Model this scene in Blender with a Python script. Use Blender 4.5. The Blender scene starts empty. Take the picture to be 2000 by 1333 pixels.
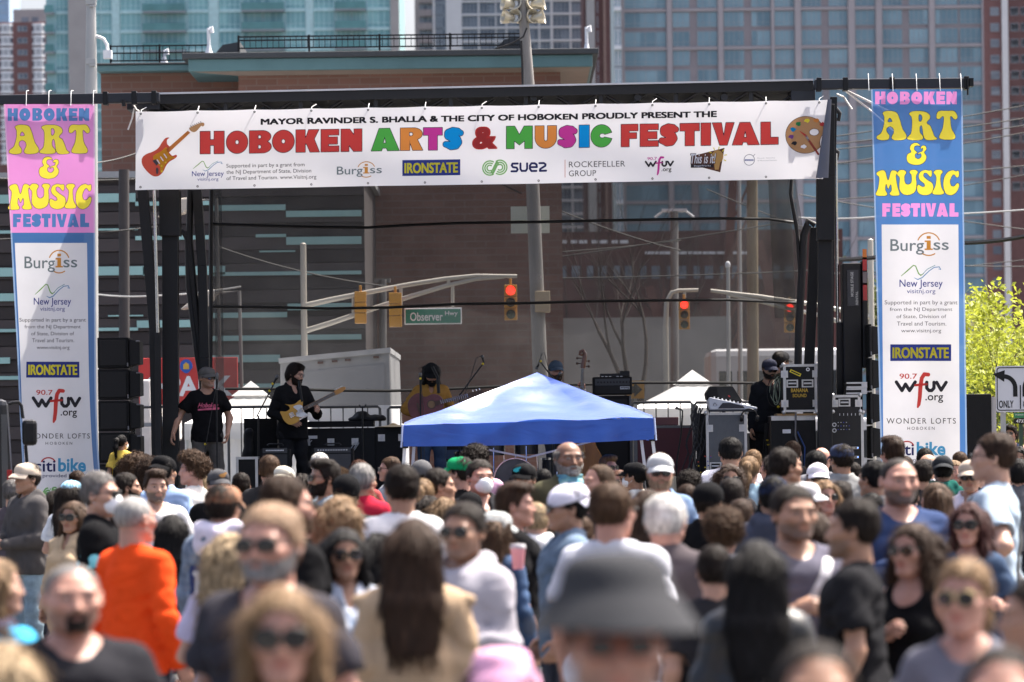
import bpy,bmesh,math,random
import numpy as np
from mathutils import Vector,Matrix,Euler
from mathutils.bvhtree import BVHTree
scene=bpy.context.scene
COL=scene.collection
PI=math.pi
rad=math.radians
random.seed(7)
FPX=7500.0
HY=857.0
CAMZ=2.0
ROLL=rad(0.7)
CR,SR=math.cos(ROLL),math.sin(ROLL)
cam_d=bpy.data.cameras.new("camera")
cam=bpy.data.objects.new("camera",cam_d)
COL.objects.link(cam)
cam.location=(0,0,CAMZ)
cam.rotation_euler=(PI/2,ROLL,0)
cam_d.sensor_width=36
cam_d.lens=36*FPX/2000
cam_d.shift_y=(HY-666.5)/2000
cam_d.clip_start=0.1
cam_d.clip_end=6000
cam_d.dof.use_dof=True
cam_d.dof.focus_distance=48.0
cam_d.dof.aperture_fstop=3.1
scene.camera=cam
SUN_EL,SUN_AZ=rad(62),rad(52)
sun_dir=Vector((math.cos(SUN_EL)*math.sin(SUN_AZ),math.cos(SUN_EL)*math.cos(SUN_AZ),math.sin(SUN_EL)))
world=bpy.data.worlds.new("World")
scene.world=world
world.use_nodes=True
nt=world.node_tree
nt.nodes.clear()
sky=nt.nodes.new("ShaderNodeTexSky")
sky.sky_type='NISHITA'
sky.sun_disc=False
sky.sun_elevation=SUN_EL
sky.sun_rotation=SUN_AZ
sky.air_density=0.7
sky.dust_density=7.0
sky.ozone_density=0.4
bg=nt.nodes.new("ShaderNodeBackground")
bg.inputs['Strength'].default_value=0.15
wo=nt.nodes.new("ShaderNodeOutputWorld")
nt.links.new(sky.outputs[0],bg.inputs[0])
nt.links.new(bg.outputs[0],wo.inputs[0])
sl=bpy.data.lights.new("sun",'SUN')
sl.energy=4.7
sl.angle=rad(0.53)
sl.color=(1.0,0.95,0.88)
so=bpy.data.objects.new("sun",sl)
COL.objects.link(so)
so.rotation_euler=(-sun_dir).to_track_quat('-Z','Y').to_euler()
so.location=(0,0,60)
scene.view_settings.view_transform='Standard'
scene.view_settings.look='None'
scene.view_settings.exposure=1.4
scene.view_settings.gamma=1.0
scene.render.film_transparent=False
scene.cycles.max_bounces=6
scene.cycles.transparent_max_bounces=12
scene.cycles.caustics_reflective=False
scene.cycles.caustics_refractive=False
scene.cycles.sample_clamp_indirect=6.0
def at(px,py,Y):
 """the point at depth Y that lies on this pixel of the 2000x1333 photograph"""
 xc=(px-1000)*Y/FPX
 yc=(HY-py)*Y/FPX
 return Vector((xc*CR+yc*SR,Y,CAMZ-xc*SR+yc*CR))
def hor(px):
 return HY-(px-1000)*math.tan(ROLL)
MATS={}
def mat(name,col,rough=0.6,metal=0.0,var=0.12,vs=2.0,bump=0.0,bs=40.0,spec=0.4,stretch=None,
  translucent=0.0,clear=0.0,coat=0.0,emit=None,estr=0.0,sheen=0.0,tint=0.0,col2=None):
 """Principled material whose colour and roughness vary with procedural noise."""
 if name in MATS:
  return MATS[name]
 m=bpy.data.materials.new(name)
 m.use_nodes=True
 n=m.node_tree.nodes
 L=m.node_tree.links
 p=n["Principled BSDF"]
 out=n["Material Output"]
 p.inputs['Roughness'].default_value=rough
 p.inputs['Metallic'].default_value=metal
 p.inputs['Specular IOR Level'].default_value=spec
 p.inputs['Coat Weight'].default_value=coat
 p.inputs['Sheen Weight'].default_value=sheen
 tc=n.new("ShaderNodeTexCoord")
 mp=n.new("ShaderNodeMapping")
 L.new(tc.outputs['Object'],mp.inputs[0])
 if stretch:
  mp.inputs['Scale'].default_value=stretch
 nz=n.new("ShaderNodeTexNoise")
 nz.inputs['Scale'].default_value=vs
 nz.inputs['Detail'].default_value=5
 nz.inputs['Roughness'].default_value=0.62
 L.new(mp.outputs[0],nz.inputs['Vector'])
 mr=n.new("ShaderNodeMapRange")
 mr.inputs['From Min'].default_value=0.3
 mr.inputs['From Max'].default_value=0.7
 L.new(nz.outputs[0],mr.inputs['Value'])
 mx=n.new("ShaderNodeMix")
 mx.data_type='RGBA'
 c=list(col)[:3]
 c2=list(col2)[:3]if col2 else[min(1,x*(1+var))for x in c]
 c1=[x*(1-var)for x in c]if not col2 else c
 mx.inputs['A'].default_value=(*c1,1)
 mx.inputs['B'].default_value=(*c2,1)
 L.new(mr.outputs[0],mx.inputs['Factor'])
 src=mx.outputs['Result']
 L.new(src,p.inputs['Base Color'])
 rr=n.new("ShaderNodeMapRange")
 rr.inputs['To Min'].default_value=max(0.02,rough-0.08)
 rr.inputs['To Max'].default_value=min(1,rough+0.08)
 L.new(nz.outputs[0],rr.inputs['Value'])
 L.new(rr.outputs[0],p.inputs['Roughness'])
 if bump:
  nb=n.new("ShaderNodeTexNoise")
  nb.inputs['Scale'].default_value=bs
  nb.inputs['Detail'].default_value=4
  L.new(mp.outputs[0],nb.inputs['Vector'])
  b=n.new("ShaderNodeBump")
  b.inputs['Strength'].default_value=bump
  b.inputs['Distance'].default_value=0.02
  L.new(nb.outputs[0],b.inputs['Height'])
  L.new(b.outputs[0],p.inputs['Normal'])
 if emit:
  p.inputs['Emission Color'].default_value=(*emit,1)
  p.inputs['Emission Strength'].default_value=estr
 sh=p.outputs[0]
 if translucent:
  t=n.new("ShaderNodeBsdfTranslucent")
  L.new(src,t.inputs['Color'])
  ms=n.new("ShaderNodeMixShader")
  ms.inputs[0].default_value=translucent
  L.new(sh,ms.inputs[1])
  L.new(t.outputs[0],ms.inputs[2])
  sh=ms.outputs[0]
 if clear:
  t=n.new("ShaderNodeBsdfTransparent")
  ms=n.new("ShaderNodeMixShader")
  ms.inputs[0].default_value=clear
  L.new(sh,ms.inputs[1])
  L.new(t.outputs[0],ms.inputs[2])
  sh=ms.outputs[0]
 if tint:
  t=n.new("ShaderNodeBsdfTransparent")
  L.new(src,t.inputs['Color'])
  ms=n.new("ShaderNodeMixShader")
  ms.inputs[0].default_value=tint
  L.new(sh,ms.inputs[1])
  L.new(t.outputs[0],ms.inputs[2])
  sh=ms.outputs[0]
 L.new(sh,out.inputs['Surface'])
 MATS[name]=m
 return m
def window_glass(name,a,b,cell,rough=0.08,metal=0.0):
 """glass whose tint changes from window to window (blinds, dark rooms) by its place on the facade"""
 if name in MATS:
  return MATS[name]
 m=bpy.data.materials.new(name)
 m.use_nodes=True
 n=m.node_tree.nodes
 L=m.node_tree.links
 p=n["Principled BSDF"]
 p.inputs['Roughness'].default_value=rough
 p.inputs['Metallic'].default_value=metal
 g=n.new("ShaderNodeNewGeometry")
 sn=n.new("ShaderNodeVectorMath")
 sn.operation='SNAP'
 sn.inputs[1].default_value=cell
 L.new(g.outputs['Position'],sn.inputs[0])
 w=n.new("ShaderNodeTexWhiteNoise")
 L.new(sn.outputs[0],w.inputs['Vector'])
 nz=n.new("ShaderNodeTexNoise")
 nz.inputs['Scale'].default_value=0.35
 L.new(g.outputs['Position'],nz.inputs['Vector'])
 ad=n.new("ShaderNodeMath")
 ad.operation='MULTIPLY_ADD'
 ad.inputs[1].default_value=0.6
 L.new(w.outputs['Value'],ad.inputs[0])
 h=n.new("ShaderNodeMath")
 h.operation='MULTIPLY'
 h.inputs[1].default_value=0.4
 L.new(nz.outputs[0],h.inputs[0])
 L.new(h.outputs[0],ad.inputs[2])
 mx=n.new("ShaderNodeMix")
 mx.data_type='RGBA'
 mx.inputs['A'].default_value=(*a,1)
 mx.inputs['B'].default_value=(*b,1)
 L.new(ad.outputs[0],mx.inputs['Factor'])
 L.new(mx.outputs['Result'],p.inputs['Base Color'])
 MATS[name]=m
 return m
class MB:
 def __init__(self):
  self.v=[]
  self.f=[]
  self.mi=[]
  self.cur=0
 def add(self,vs,fs,mi=None):
  o=len(self.v)
  self.v.extend([tuple(x)for x in vs])
  for f in fs:
   self.f.append(tuple(i+o for i in f))
   self.mi.append(self.cur if mi is None else mi)
  return self
 def box(self,a,b,mi=None,M=None):
  x0,y0,z0=[min(p,q)for p,q in zip(a,b)]
  x1,y1,z1=[max(p,q)for p,q in zip(a,b)]
  vs=[Vector(p)for p in((x0,y0,z0),(x1,y0,z0),(x1,y1,z0),(x0,y1,z0),(x0,y0,z1),(x1,y0,z1),(x1,y1,z1),(x0,y1,z1))]
  if M is not None:
   vs=[M@p for p in vs]
  return self.add(vs,[(0,3,2,1),(4,5,6,7),(0,1,5,4),(1,2,6,5),(2,3,7,6),(3,0,4,7)],mi)
 def cbox(self,c,s,mi=None,M=None):
  return self.box([c[i]-s[i]/2 for i in range(3)],[c[i]+s[i]/2 for i in range(3)],mi,M)
 def tube(self,pts,r,seg=8,mi=None,caps=True):
  pts=[Vector(p)for p in pts]
  rs=r if isinstance(r,(list,tuple))else[r]*len(pts)
  rings=[]
  up=None
  for i,p in enumerate(pts):
   a=pts[max(0,i-1)]
   b=pts[min(len(pts)-1,i+1)]
   d=(b-a)
   d=d.normalized()if d.length>1e-9 else Vector((0,0,1))
   if up is None:
    up=Vector((0,0,1))if abs(d.z)<0.9 else Vector((0,1,0))
   s=d.cross(up)
   if s.length<1e-6:
    s=d.cross(Vector((1,0,0)))
   s.normalize()
   u=s.cross(d).normalized()
   up=u
   rings.append([p+(s*math.cos(2*PI*k/seg)+u*math.sin(2*PI*k/seg))*rs[i]for k in range(seg)])
  vs=[q for ring in rings for q in ring]
  fs=[]
  for i in range(len(pts)-1):
   for k in range(seg):
    k2=(k+1)%seg
    fs.append((i*seg+k,i*seg+k2,(i+1)*seg+k2,(i+1)*seg+k))
  if caps:
   fs.append(tuple(range(seg-1,-1,-1)))
   fs.append(tuple((len(pts)-1)*seg+k for k in range(seg)))
  return self.add(vs,fs,mi)
 def bar(self,p,q,w,h=None,mi=None):
  """square bar from p to q"""
  p=Vector(p)
  q=Vector(q)
  h=h or w
  d=(q-p).normalized()
  ref=Vector((0,1,0))if abs(d.y)<0.9 else Vector((0,0,1))
  s=d.cross(ref).normalized()*(w/2)
  u=d.cross(s).normalized()*(h/2)
  vs=[p-s-u,p+s-u,p+s+u,p-s+u,q-s-u,q+s-u,q+s+u,q-s+u]
  return self.add(vs,[(0,3,2,1),(4,5,6,7),(0,1,5,4),(1,2,6,5),(2,3,7,6),(3,0,4,7)],mi)
 def prism(self,poly,y0,y1,mi=None,M=None):
  """polygon in x-z extruded along y"""
  n=len(poly)
  vs=[Vector((x,y0,z))for x,z in poly]+[Vector((x,y1,z))for x,z in poly]
  if M is not None:
   vs=[M@p for p in vs]
  fs=[tuple(range(n)),tuple(range(2*n-1,n-1,-1))]
  for i in range(n):
   j=(i+1)%n
   fs.append((i,i+n,j+n,j))
  return self.add(vs,fs,mi)
 def lathe(self,prof,seg=20,M=None,mi=None):
  """profile [(r, z)] turned about z"""
  vs=[]
  for r,z in prof:
   for k in range(seg):
    a=2*PI*k/seg
    vs.append(Vector((r*math.cos(a),r*math.sin(a),z)))
  if M is not None:
   vs=[M@p for p in vs]
  fs=[]
  for i in range(len(prof)-1):
   for k in range(seg):
    k2=(k+1)%seg
    fs.append((i*seg+k,i*seg+k2,(i+1)*seg+k2,(i+1)*seg+k))
  return self.add(vs,fs,mi)
 def grid(self,fn,nu,nv,mi=None):
  vs=[fn(i/nu,j/nv)for j in range(nv+1)for i in range(nu+1)]
  fs=[]
  for j in range(nv):
   for i in range(nu):
    a=j*(nu+1)+i
    fs.append((a,a+1,a+nu+2,a+nu+1))
  return self.add(vs,fs,mi)
 def sphere(self,c,r,seg=12,rings=8,mi=None):
  r=r if isinstance(r,(tuple,list))else(r,r,r)
  vs=[]
  for j in range(rings+1):
   t=PI*j/rings
   for k in range(seg):
    a=2*PI*k/seg
    vs.append((c[0]+r[0]*math.sin(t)*math.cos(a),c[1]+r[1]*math.sin(t)*math.sin(a),c[2]+r[2]*math.cos(t)))
  fs=[]
  for j in range(rings):
   for k in range(seg):
    k2=(k+1)%seg
    fs.append((j*seg+k,(j+1)*seg+k,(j+1)*seg+k2,j*seg+k2))
  return self.add(vs,fs,mi)
 def mesh(self,name,mats,smooth=None):
  me=bpy.data.meshes.new(name)
  me.from_pydata(self.v,[],self.f)
  for m in(mats if isinstance(mats,(list,tuple))else[mats]):
   me.materials.append(m)
  me.polygons.foreach_set('material_index',self.mi)
  if smooth is not None:
   me.polygons.foreach_set('use_smooth',[True]*len(self.f))
   me.update()
   me.set_sharp_from_angle(angle=rad(smooth))
  me.update()
  return me
 def obj(self,name,mats,parent=None,smooth=None,bevel=0.0,loc=None):
  o=bpy.data.objects.new(name,self.mesh(name,mats,smooth))
  COL.objects.link(o)
  if parent is not None:
   o.parent=parent
  if loc is not None:
   o.location=loc
  if bevel:
   b=o.modifiers.new("bevel",'BEVEL')
   b.width=bevel
   b.segments=2
   b.limit_method='ANGLE'
  return o
def tag(o,label=None,cat=None,group=None,kind=None):
 if label:
  o['label']=label
 if cat:
  o['category']=cat
 if group:
  o['group']=group
 if kind:
  o['kind']=kind
 return o
def thing(name,label,cat,loc=(0,0,0),rz=0.0,group=None):
 o=bpy.data.objects.new(name,None)
 COL.objects.link(o)
 o.location=loc
 o.rotation_euler=(0,0,rz)
 o.empty_display_size=0.1
 return tag(o,label,cat,group)
def copy_tree(o,parent=None):
 kids=list(o.children)
 c=o.copy()
 COL.objects.link(c)
 if parent is not None:
  c.parent=parent
 for k in kids:
  copy_tree(k,c)
 return c
def link_mesh(me,name,parent=None,M=None):
 o=bpy.data.objects.new(name,me)
 COL.objects.link(o)
 if parent is not None:
  o.parent=parent
 if M is not None:
  o.matrix_local=M
 return o
def text_mesh(body,size=1.0,bold=0.0,sx=1.0,shear=0.0,align='CENTER',space=1.0,cut=0.0):
 """mesh of a line of built-in lettering in the x-z plane, cap height about 0.7*size; returns (verts, faces, bounds)"""
 cu=bpy.data.curves.new("lettering",'FONT')
 cu.body=body
 cu.size=size
 cu.offset=bold*size
 cu.shear=shear
 cu.align_x=align
 cu.space_character=space
 cu.resolution_u=4
 ob=bpy.data.objects.new("lettering",cu)
 COL.objects.link(ob)
 dg=bpy.context.evaluated_depsgraph_get()
 me=bpy.data.meshes.new_from_object(ob.evaluated_get(dg))
 vs=[(v.co.x*sx,v.co.y)for v in me.vertices]
 fs=[tuple(p.vertices)for p in me.polygons]
 bpy.data.objects.remove(ob)
 bpy.data.curves.remove(cu)
 bpy.data.meshes.remove(me)
 return vs,fs
def fit_text(body,x0,x1,z0,z1,**k):
 """lettering scaled to fill the rectangle x0..x1, z0..z1 (z0 = baseline side, ink bounds)"""
 vs,fs=text_mesh(body,**k)
 xs=[v[0]for v in vs]
 zs=[v[1]for v in vs]
 ax,bx,az,bz=min(xs),max(xs),min(zs),max(zs)
 return[((x-ax)/(bx-ax)*(x1-x0)+x0,(z-az)/(bz-az)*(z1-z0)+z0)for x,z in vs],fs
def sd_seg(X,Z,a,b,r0,r1=None):
 """distance to a tapered stroke from a to b"""
 r1=r0 if r1 is None else r1
 bx,bz=b[0]-a[0],b[1]-a[1]
 L2=bx*bx+bz*bz+1e-12
 t=np.clip(((X-a[0])*bx+(Z-a[1])*bz)/L2,0,1)
 return np.hypot(X-a[0]-t*bx,Z-a[1]-t*bz)-(r0+(r1-r0)*t)
def sd_box2(X,Z,x0,x1,z0,z1):
 dx=np.abs(X-(x0+x1)/2)-abs(x1-x0)/2
 dz=np.abs(Z-(z0+z1)/2)-abs(z1-z0)/2
 return np.hypot(np.maximum(dx,0),np.maximum(dz,0))+np.minimum(np.maximum(dx,dz),0)
def sd_poly(X,Z,pts):
 d=np.full(X.shape,1e9)
 s=np.ones(X.shape)
 n=len(pts)
 for i in range(n):
  ax,az=pts[i]
  bx,bz=pts[i-1]
  ex,ez=bx-ax,bz-az
  wx,wz=X-ax,Z-az
  t=np.clip((wx*ex+wz*ez)/(ex*ex+ez*ez+1e-12),0,1)
  d=np.minimum(d,(wx-ex*t)**2+(wz-ez*t)**2)
  c1=Z>=az
  c2=Z<bz
  c3=ex*wz>ez*wx
  flip=(c1&c2&c3)|(~c1&~c2&~c3)
  s=np.where(flip,-s,s)
 return s*np.sqrt(d)
def fill2d(fn,x0,x1,z0,z1,nx,nz):
 """filled flat mesh of the region fn(X, Z) < 0 (marching squares): (verts2d, faces)"""
 xs=np.linspace(x0,x1,nx+1)
 zs=np.linspace(z0,z1,nz+1)
 X,Z=np.meshgrid(xs,zs)
 F=fn(X,Z)
 F=np.where(np.abs(F)<1e-9,1e-9,F)
 V={}
 vs=[]
 fs=[]
 def vert(key,x,z):
  if key not in V:
   V[key]=len(vs)
   vs.append((x,z))
  return V[key]
 for j in range(nz):
  for i in range(nx):
   cs=((i,j),(i+1,j),(i+1,j+1),(i,j+1))
   vals=[F[b,a]for a,b in cs]
   if all(v>0 for v in vals):
    continue
   poly=[]
   for k in range(4):
    (a,b),(c,d)=cs[k],cs[(k+1)%4]
    f0,f1=vals[k],vals[(k+1)%4]
    if f0<0:
     poly.append(vert((a,b),xs[a],zs[b]))
    if(f0<0)!=(f1<0):
     t=f0/(f0-f1)
     key=((a,b),(c,d))if(a,b)<(c,d)else((c,d),(a,b))
     poly.append(vert(key,xs[a]+(xs[c]-xs[a])*t,zs[b]+(zs[d]-zs[b])*t))
   if len(poly)>=3:
    fs.append(tuple(poly))
 return vs,fs
def split_flat(vs,fs,step):
 """cut a flat mesh along vertical and horizontal lines every step, so that it can follow a wavy sheet"""
 bm=bmesh.new()
 bv=[bm.verts.new((x,z,0))for x,z in vs]
 for f in fs:
  try:
   bm.faces.new([bv[i]for i in f])
  except ValueError:
   pass
 xs=[v[0]for v in vs]
 zs=[v[1]for v in vs]
 for ax,lo,hi in((0,min(xs),max(xs)),(1,min(zs),max(zs))):
  t=math.floor(lo/step)*step+step
  while t<hi:
   co=(t,0,0)if ax==0 else(0,t,0)
   no=(1,0,0)if ax==0 else(0,1,0)
   bmesh.ops.bisect_plane(bm,geom=bm.verts[:]+bm.edges[:]+bm.faces[:],plane_co=co,plane_no=no)
   t+=step
 bm.verts.index_update()
 v2=[(v.co.x,v.co.y)for v in bm.verts]
 f2=[tuple(v.index for v in f.verts)for f in bm.faces]
 bm.free()
 return v2,f2
class Field:
 def __init__(self,lo,hi,h):
  self.lo=np.array(lo,float)
  self.h=h
  self.n=np.maximum(np.ceil((np.array(hi)-self.lo)/h).astype(int)+1,4)
  self.ax=[self.lo[i]+h*np.arange(self.n[i])for i in range(3)]
  self.F=np.full(tuple(self.n),1.0,np.float32)
 def sl(self,lo,hi):
  s=[]
  for i in range(3):
   a=int(np.clip(np.floor((lo[i]-self.lo[i])/self.h),0,self.n[i]))
   b=int(np.clip(np.ceil((hi[i]-self.lo[i])/self.h)+1,0,self.n[i]))
   s.append(slice(a,b))
  return tuple(s)
 def xyz(self,s):
  return np.meshgrid(self.ax[0][s[0]],self.ax[1][s[1]],self.ax[2][s[2]],indexing='ij')
 def _join(self,s,d,k,sub):
  f=self.F[s]
  if sub:
   g=np.maximum(f,-d)if not k else-_smin(-f,d,k)
  else:
   g=np.minimum(f,d)if not k else _smin(f,d,k)
  self.F[s]=g
 def cone(self,a,b,ra,rb=None,k=0.03,sub=False,sc=(1,1,1)):
  rb=ra if rb is None else rb
  a=np.array(a,float)
  b=np.array(b,float)
  m=max(ra,rb)*max(sc)+k+self.h*3+0.03
  s=self.sl(np.minimum(a,b)-m,np.maximum(a,b)+m)
  X,Y,Z=self.xyz(s)
  if X.size==0:
   return self
  d=b-a
  L2=d@d+1e-12
  px,py,pz=X-a[0],Y-a[1],Z-a[2]
  t=np.clip((px*d[0]+py*d[1]+pz*d[2])/L2,0,1)
  q=np.sqrt(((px-t*d[0])/sc[0])**2+((py-t*d[1])/sc[1])**2+((pz-t*d[2])/sc[2])**2)
  self._join(s,((q-(ra+(rb-ra)*t))*min(sc)).astype(np.float32),k,sub)
  return self
 def ell(self,c,r,k=0.03,sub=False,R=None):
  c=np.array(c,float)
  r=np.array(r,float)
  m=(max(r)if R is not None else r)+k+self.h*3+0.03
  s=self.sl(c-m,c+m)
  X,Y,Z=self.xyz(s)
  if X.size==0:
   return self
  X,Y,Z=X-c[0],Y-c[1],Z-c[2]
  if R is not None:
   X,Y,Z=(R[0][0]*X+R[1][0]*Y+R[2][0]*Z,R[0][1]*X+R[1][1]*Y+R[2][1]*Z,R[0][2]*X+R[1][2]*Y+R[2][2]*Z)
  k0=np.sqrt((X/r[0])**2+(Y/r[1])**2+(Z/r[2])**2)+1e-9
  k1=np.sqrt((X/r[0]**2)**2+(Y/r[1]**2)**2+(Z/r[2]**2)**2)+1e-9
  self._join(s,(k0*(k0-1)/k1).astype(np.float32),k,sub)
  return self
 def cut(self,fn,k=0.0):
  """keep only where fn(X, Y, Z) < 0"""
  X,Y,Z=self.xyz((slice(None),)*3)
  d=fn(X,Y,Z).astype(np.float32)
  self.F=np.maximum(self.F,d)if not k else-_smin(-self.F,-d,k)
  return self
 def displace(self,fn):
  X,Y,Z=self.xyz((slice(None),)*3)
  self.F=self.F+fn(X,Y,Z).astype(np.float32)
  return self
 def surface(self):
  F=self.F.copy()
  F[0],F[-1],F[:,0],F[:,-1],F[:,:,0],F[:,:,-1]=1,1,1,1,1,1
  return surface_nets(F,self.lo,self.h)
def _smin(a,b,k):
 h=np.maximum(k-np.abs(a-b),0)/k
 return np.minimum(a,b)-h*h*k*0.25
def surface_nets(F,lo,h):
 nx,ny,nz=F.shape
 ins=F<0
 c=np.zeros((nx-1,ny-1,nz-1),int)
 for i in(0,1):
  for j in(0,1):
   for k in(0,1):
    c+=ins[i:nx-1+i,j:ny-1+j,k:nz-1+k]
 act=(c>0)&(c<8)
 I=np.argwhere(act)
 if len(I)==0:
  return np.zeros((0,3)),[]
 idx=np.full(act.shape,-1,int)
 idx[act]=np.arange(len(I))
 corner={}
 for o in((i,j,k)for i in(0,1)for j in(0,1)for k in(0,1)):
  corner[o]=F[I[:,0]+o[0],I[:,1]+o[1],I[:,2]+o[2]]
 acc=np.zeros((len(I),3))
 cnt=np.zeros(len(I))
 for a in corner:
  for d in range(3):
   if a[d]==0:
    b=list(a)
    b[d]=1
    b=tuple(b)
    fa,fb=corner[a],corner[b]
    x=(fa<0)!=(fb<0)
    t=np.where(x,fa/np.where(x,fa-fb,1),0)
    p=np.tile(np.array(a,float),(len(I),1))
    p[:,d]+=t
    acc+=p*x[:,None]
    cnt+=x
 V=(I+acc/np.maximum(cnt,1)[:,None])*h+lo
 Q=[]
 for d in range(3):
  u,w=(d+1)%3,(d+2)%3
  s0=[slice(None)]*3
  s1=[slice(None)]*3
  s0[d]=slice(0,F.shape[d]-1)
  s1[d]=slice(1,F.shape[d])
  for ax in(u,w):
   s0[ax]=slice(1,F.shape[ax]-1)
   s1[ax]=slice(1,F.shape[ax]-1)
  a=ins[tuple(s0)]
  b=ins[tuple(s1)]
  for flag,rev in((a&~b,False),(~a&b,True)):
   E=np.argwhere(flag)
   if len(E)==0:
    continue
   E[:,u]+=1
   E[:,w]+=1
   q=[]
   for du,dw in((0,0),(-1,0),(-1,-1),(0,-1)):
    G=E.copy()
    G[:,u]+=du
    G[:,w]+=dw
    q.append(idx[G[:,0],G[:,1],G[:,2]])
   q=np.stack(q,1)
   Q.append(q[:,::-1]if rev else q)
 Q=np.concatenate(Q)
 Q=Q[(Q>=0).all(1)]
 return V,Q
def mesh_np(name,V,Q,mats,smooth=True,extra=None):
 """mesh from numpy verts and faces; extra = list of (V, faces) also joined in"""
 vs=[tuple(v)for v in V]
 fs=[tuple(int(i)for i in f)for f in Q]
 for V2,Q2 in(extra or[]):
  o=len(vs)
  vs+=[tuple(v)for v in V2]
  fs+=[tuple(int(i)+o for i in f)for f in Q2]
 me=bpy.data.meshes.new(name)
 me.from_pydata(vs,[],fs)
 for m in mats:
  me.materials.append(m)
 if smooth:
  me.polygons.foreach_set('use_smooth',[True]*len(fs))
 me.update()
 return me
def wave_noise(seed,n,f0,f1):
 """smooth pseudo-random field in space: a sum of sine waves"""
 r=np.random.RandomState(seed)
 W=[]
 for _ in range(n):
  d=r.normal(size=3)
  d/=np.linalg.norm(d)
  W.append((d*r.uniform(f0,f1),r.uniform(0,6.28)))
 def fn(X,Y,Z):
  s=0
  for w,p in W:
   s=s+np.sin(w[0]*X+w[1]*Y+w[2]*Z+p)
  return s/math.sqrt(n)
 return fn
g=MB()
g.grid(lambda u,v:((u-0.5)*5000,v*5200-300,0.0),40,40)
tag(g.obj("ground",mat("asphalt",(0.11,0.107,0.102),rough=0.9,var=0.25,vs=0.8,bump=0.4,bs=30)),kind='structure')
GREY_STEEL=mat("galvanised_steel",(0.42,0.42,0.41),rough=0.45,metal=0.5,var=0.08,vs=3)
WEATHERED=mat("weathered_pole",(0.21,0.20,0.19),rough=0.85,var=0.2,vs=6,stretch=(1,1,0.15),bump=0.3,bs=30)
WOOD_POLE=mat("wood_pole",(0.20,0.155,0.095),rough=0.9,var=0.25,vs=9,stretch=(1,1,0.1),bump=0.4,bs=30)
BLACK_METAL=mat("black_metal",(0.0065,0.0065,0.0075),rough=0.45,var=0.25,vs=4,spec=0.3)
CABLE=mat("cable",(0.009,0.009,0.010),rough=0.6)
def pane_unit(w,h,n,mats,t=0.08):
 """one window: a pane with n lights, set in a metal frame (origin at its lower left, facing -y)"""
 b=MB()
 b.box((0,0.03,0),(w,0.06,h),0)
 f=0.10
 b.box((0,0,0),(f,0.05,h),1)
 b.box((w-f,0,0),(w,0.05,h),1)
 b.box((f,0,0),(w-f,0.05,f),1)
 b.box((f,0,h-f),(w-f,0.05,h),1)
 b.box((f,0.002,h*0.27),(w-f,0.05,h*0.27+0.07),1)
 n+=n>1
 for i in range(1,n):
  x=w*i/n if n!=3 else(w*0.30 if i==1 else w*0.62)
  b.box((x-0.045,0.001,f),(x+0.045,0.05,h-f),1)
 return b.mesh("window",mats)
def tower(name,label,Y,px0,px1,ztop,fh,z0,wins,wall,glass,frame,piers=(),slabs=None,balc=(),depth=24,winfrac=(0.12,0.94),
    show=(-8,175),pier_out=0.5,slab_h=0.35,slab_step=1,strips=(),roof=True):
 """high-rise: core wall, piers and slab bands standing proud of it, each window a part; columns given in picture columns at depth Y"""
 s=FPX/Y
 X=lambda px:(px-1000)/s
 xa,xb=X(px0),X(px1)
 t=thing(name,label,'building',((xa+xb)/2,Y,0))
 cx=(xa+xb)/2
 core=MB()
 core.box((xa-cx,0.0,0),(xb-cx,depth,ztop))
 if roof:
  core.box((xa-cx+2,3,ztop),(xb-cx-2,depth-3,ztop+3))
 core.obj("wall",wall,t)
 if piers:
  pb=MB()
  for a,b,m in piers:
   pb.box((X(a)-cx,-pier_out,0),(X(b)-cx,0.02,ztop+0.4))
  pb.obj("pier",[piers[0][2]],t)
 if strips:
  for a,b,m,out in strips:
   sb=MB()
   sb.box((X(a)-cx,-out,0),(X(b)-cx,0.02,ztop-0.3))
   sb.obj("facade_strip",[m],t)
 nf=int((ztop-z0)/fh)
 if slabs:
  sb=MB()
  for i in range(0,nf+1,slab_step):
   z=z0+i*fh
   for a,b in slabs['spans']:
    sb.box((X(a)-cx,-slabs['out'],z-slab_h/2),(X(b)-cx,0.02,z+slab_h/2))
  sb.obj("floor_slab",[slabs['mat']],t)
 cand=[]
 for(a,b,n)in wins:
  for i in range(nf):
   z=z0+i*fh
   py=HY-(z+fh/2-CAMZ)*s-((a+b)/2-1000)*math.tan(ROLL)
   vis=show[0]<py<show[1]or((a>1625 or b<0)and py<640)or(975<a<1560 and 355<py<470)
   cand.append((0 if vis else 1,abs(py-80),a,b,n,i))
 cand.sort()
 units={}
 rest=MB()
 for q,(o_,d_,a,b,n,i)in enumerate(cand):
  w=X(b)-X(a)
  h=fh*(winfrac[1]-winfrac[0])
  z=z0+i*fh+fh*winfrac[0]
  if q<100 and o_==0:
   k=(round(w,2),n)
   if k not in units:
    units[k]=pane_unit(w,h,n,[glass,frame])
   o=link_mesh(units[k],"window",t)
   o.location=(X(a)-cx,-0.09,z)
  else:
   rest.box((X(a)-cx,-0.04,z),(X(b)-cx,0.02,z+h))
 if rest.v:
  o=rest.obj("window",[glass],t)
  o['kind']='stuff'
 nb=0
 for(a,b,m,out)in balc:
  for i in range(nf):
   z=z0+i*fh
   py=HY-(z-CAMZ)*s
   if not(-20<py<200):
    continue
   bb=MB()
   bb.box((X(a)-cx,-out,z-0.28),(X(b)-cx,0.05,z),0)
   bb.box((X(a)-cx,-out-0.04,z),(X(b)-cx,-out+0.04,z+1.1),1)
   bb.obj("balcony",[m[0],m[1]],t)
   nb+=1
 return t
CONC=mat("tower_concrete",(0.34,0.325,0.32),rough=0.85,var=0.08,vs=0.3)
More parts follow.
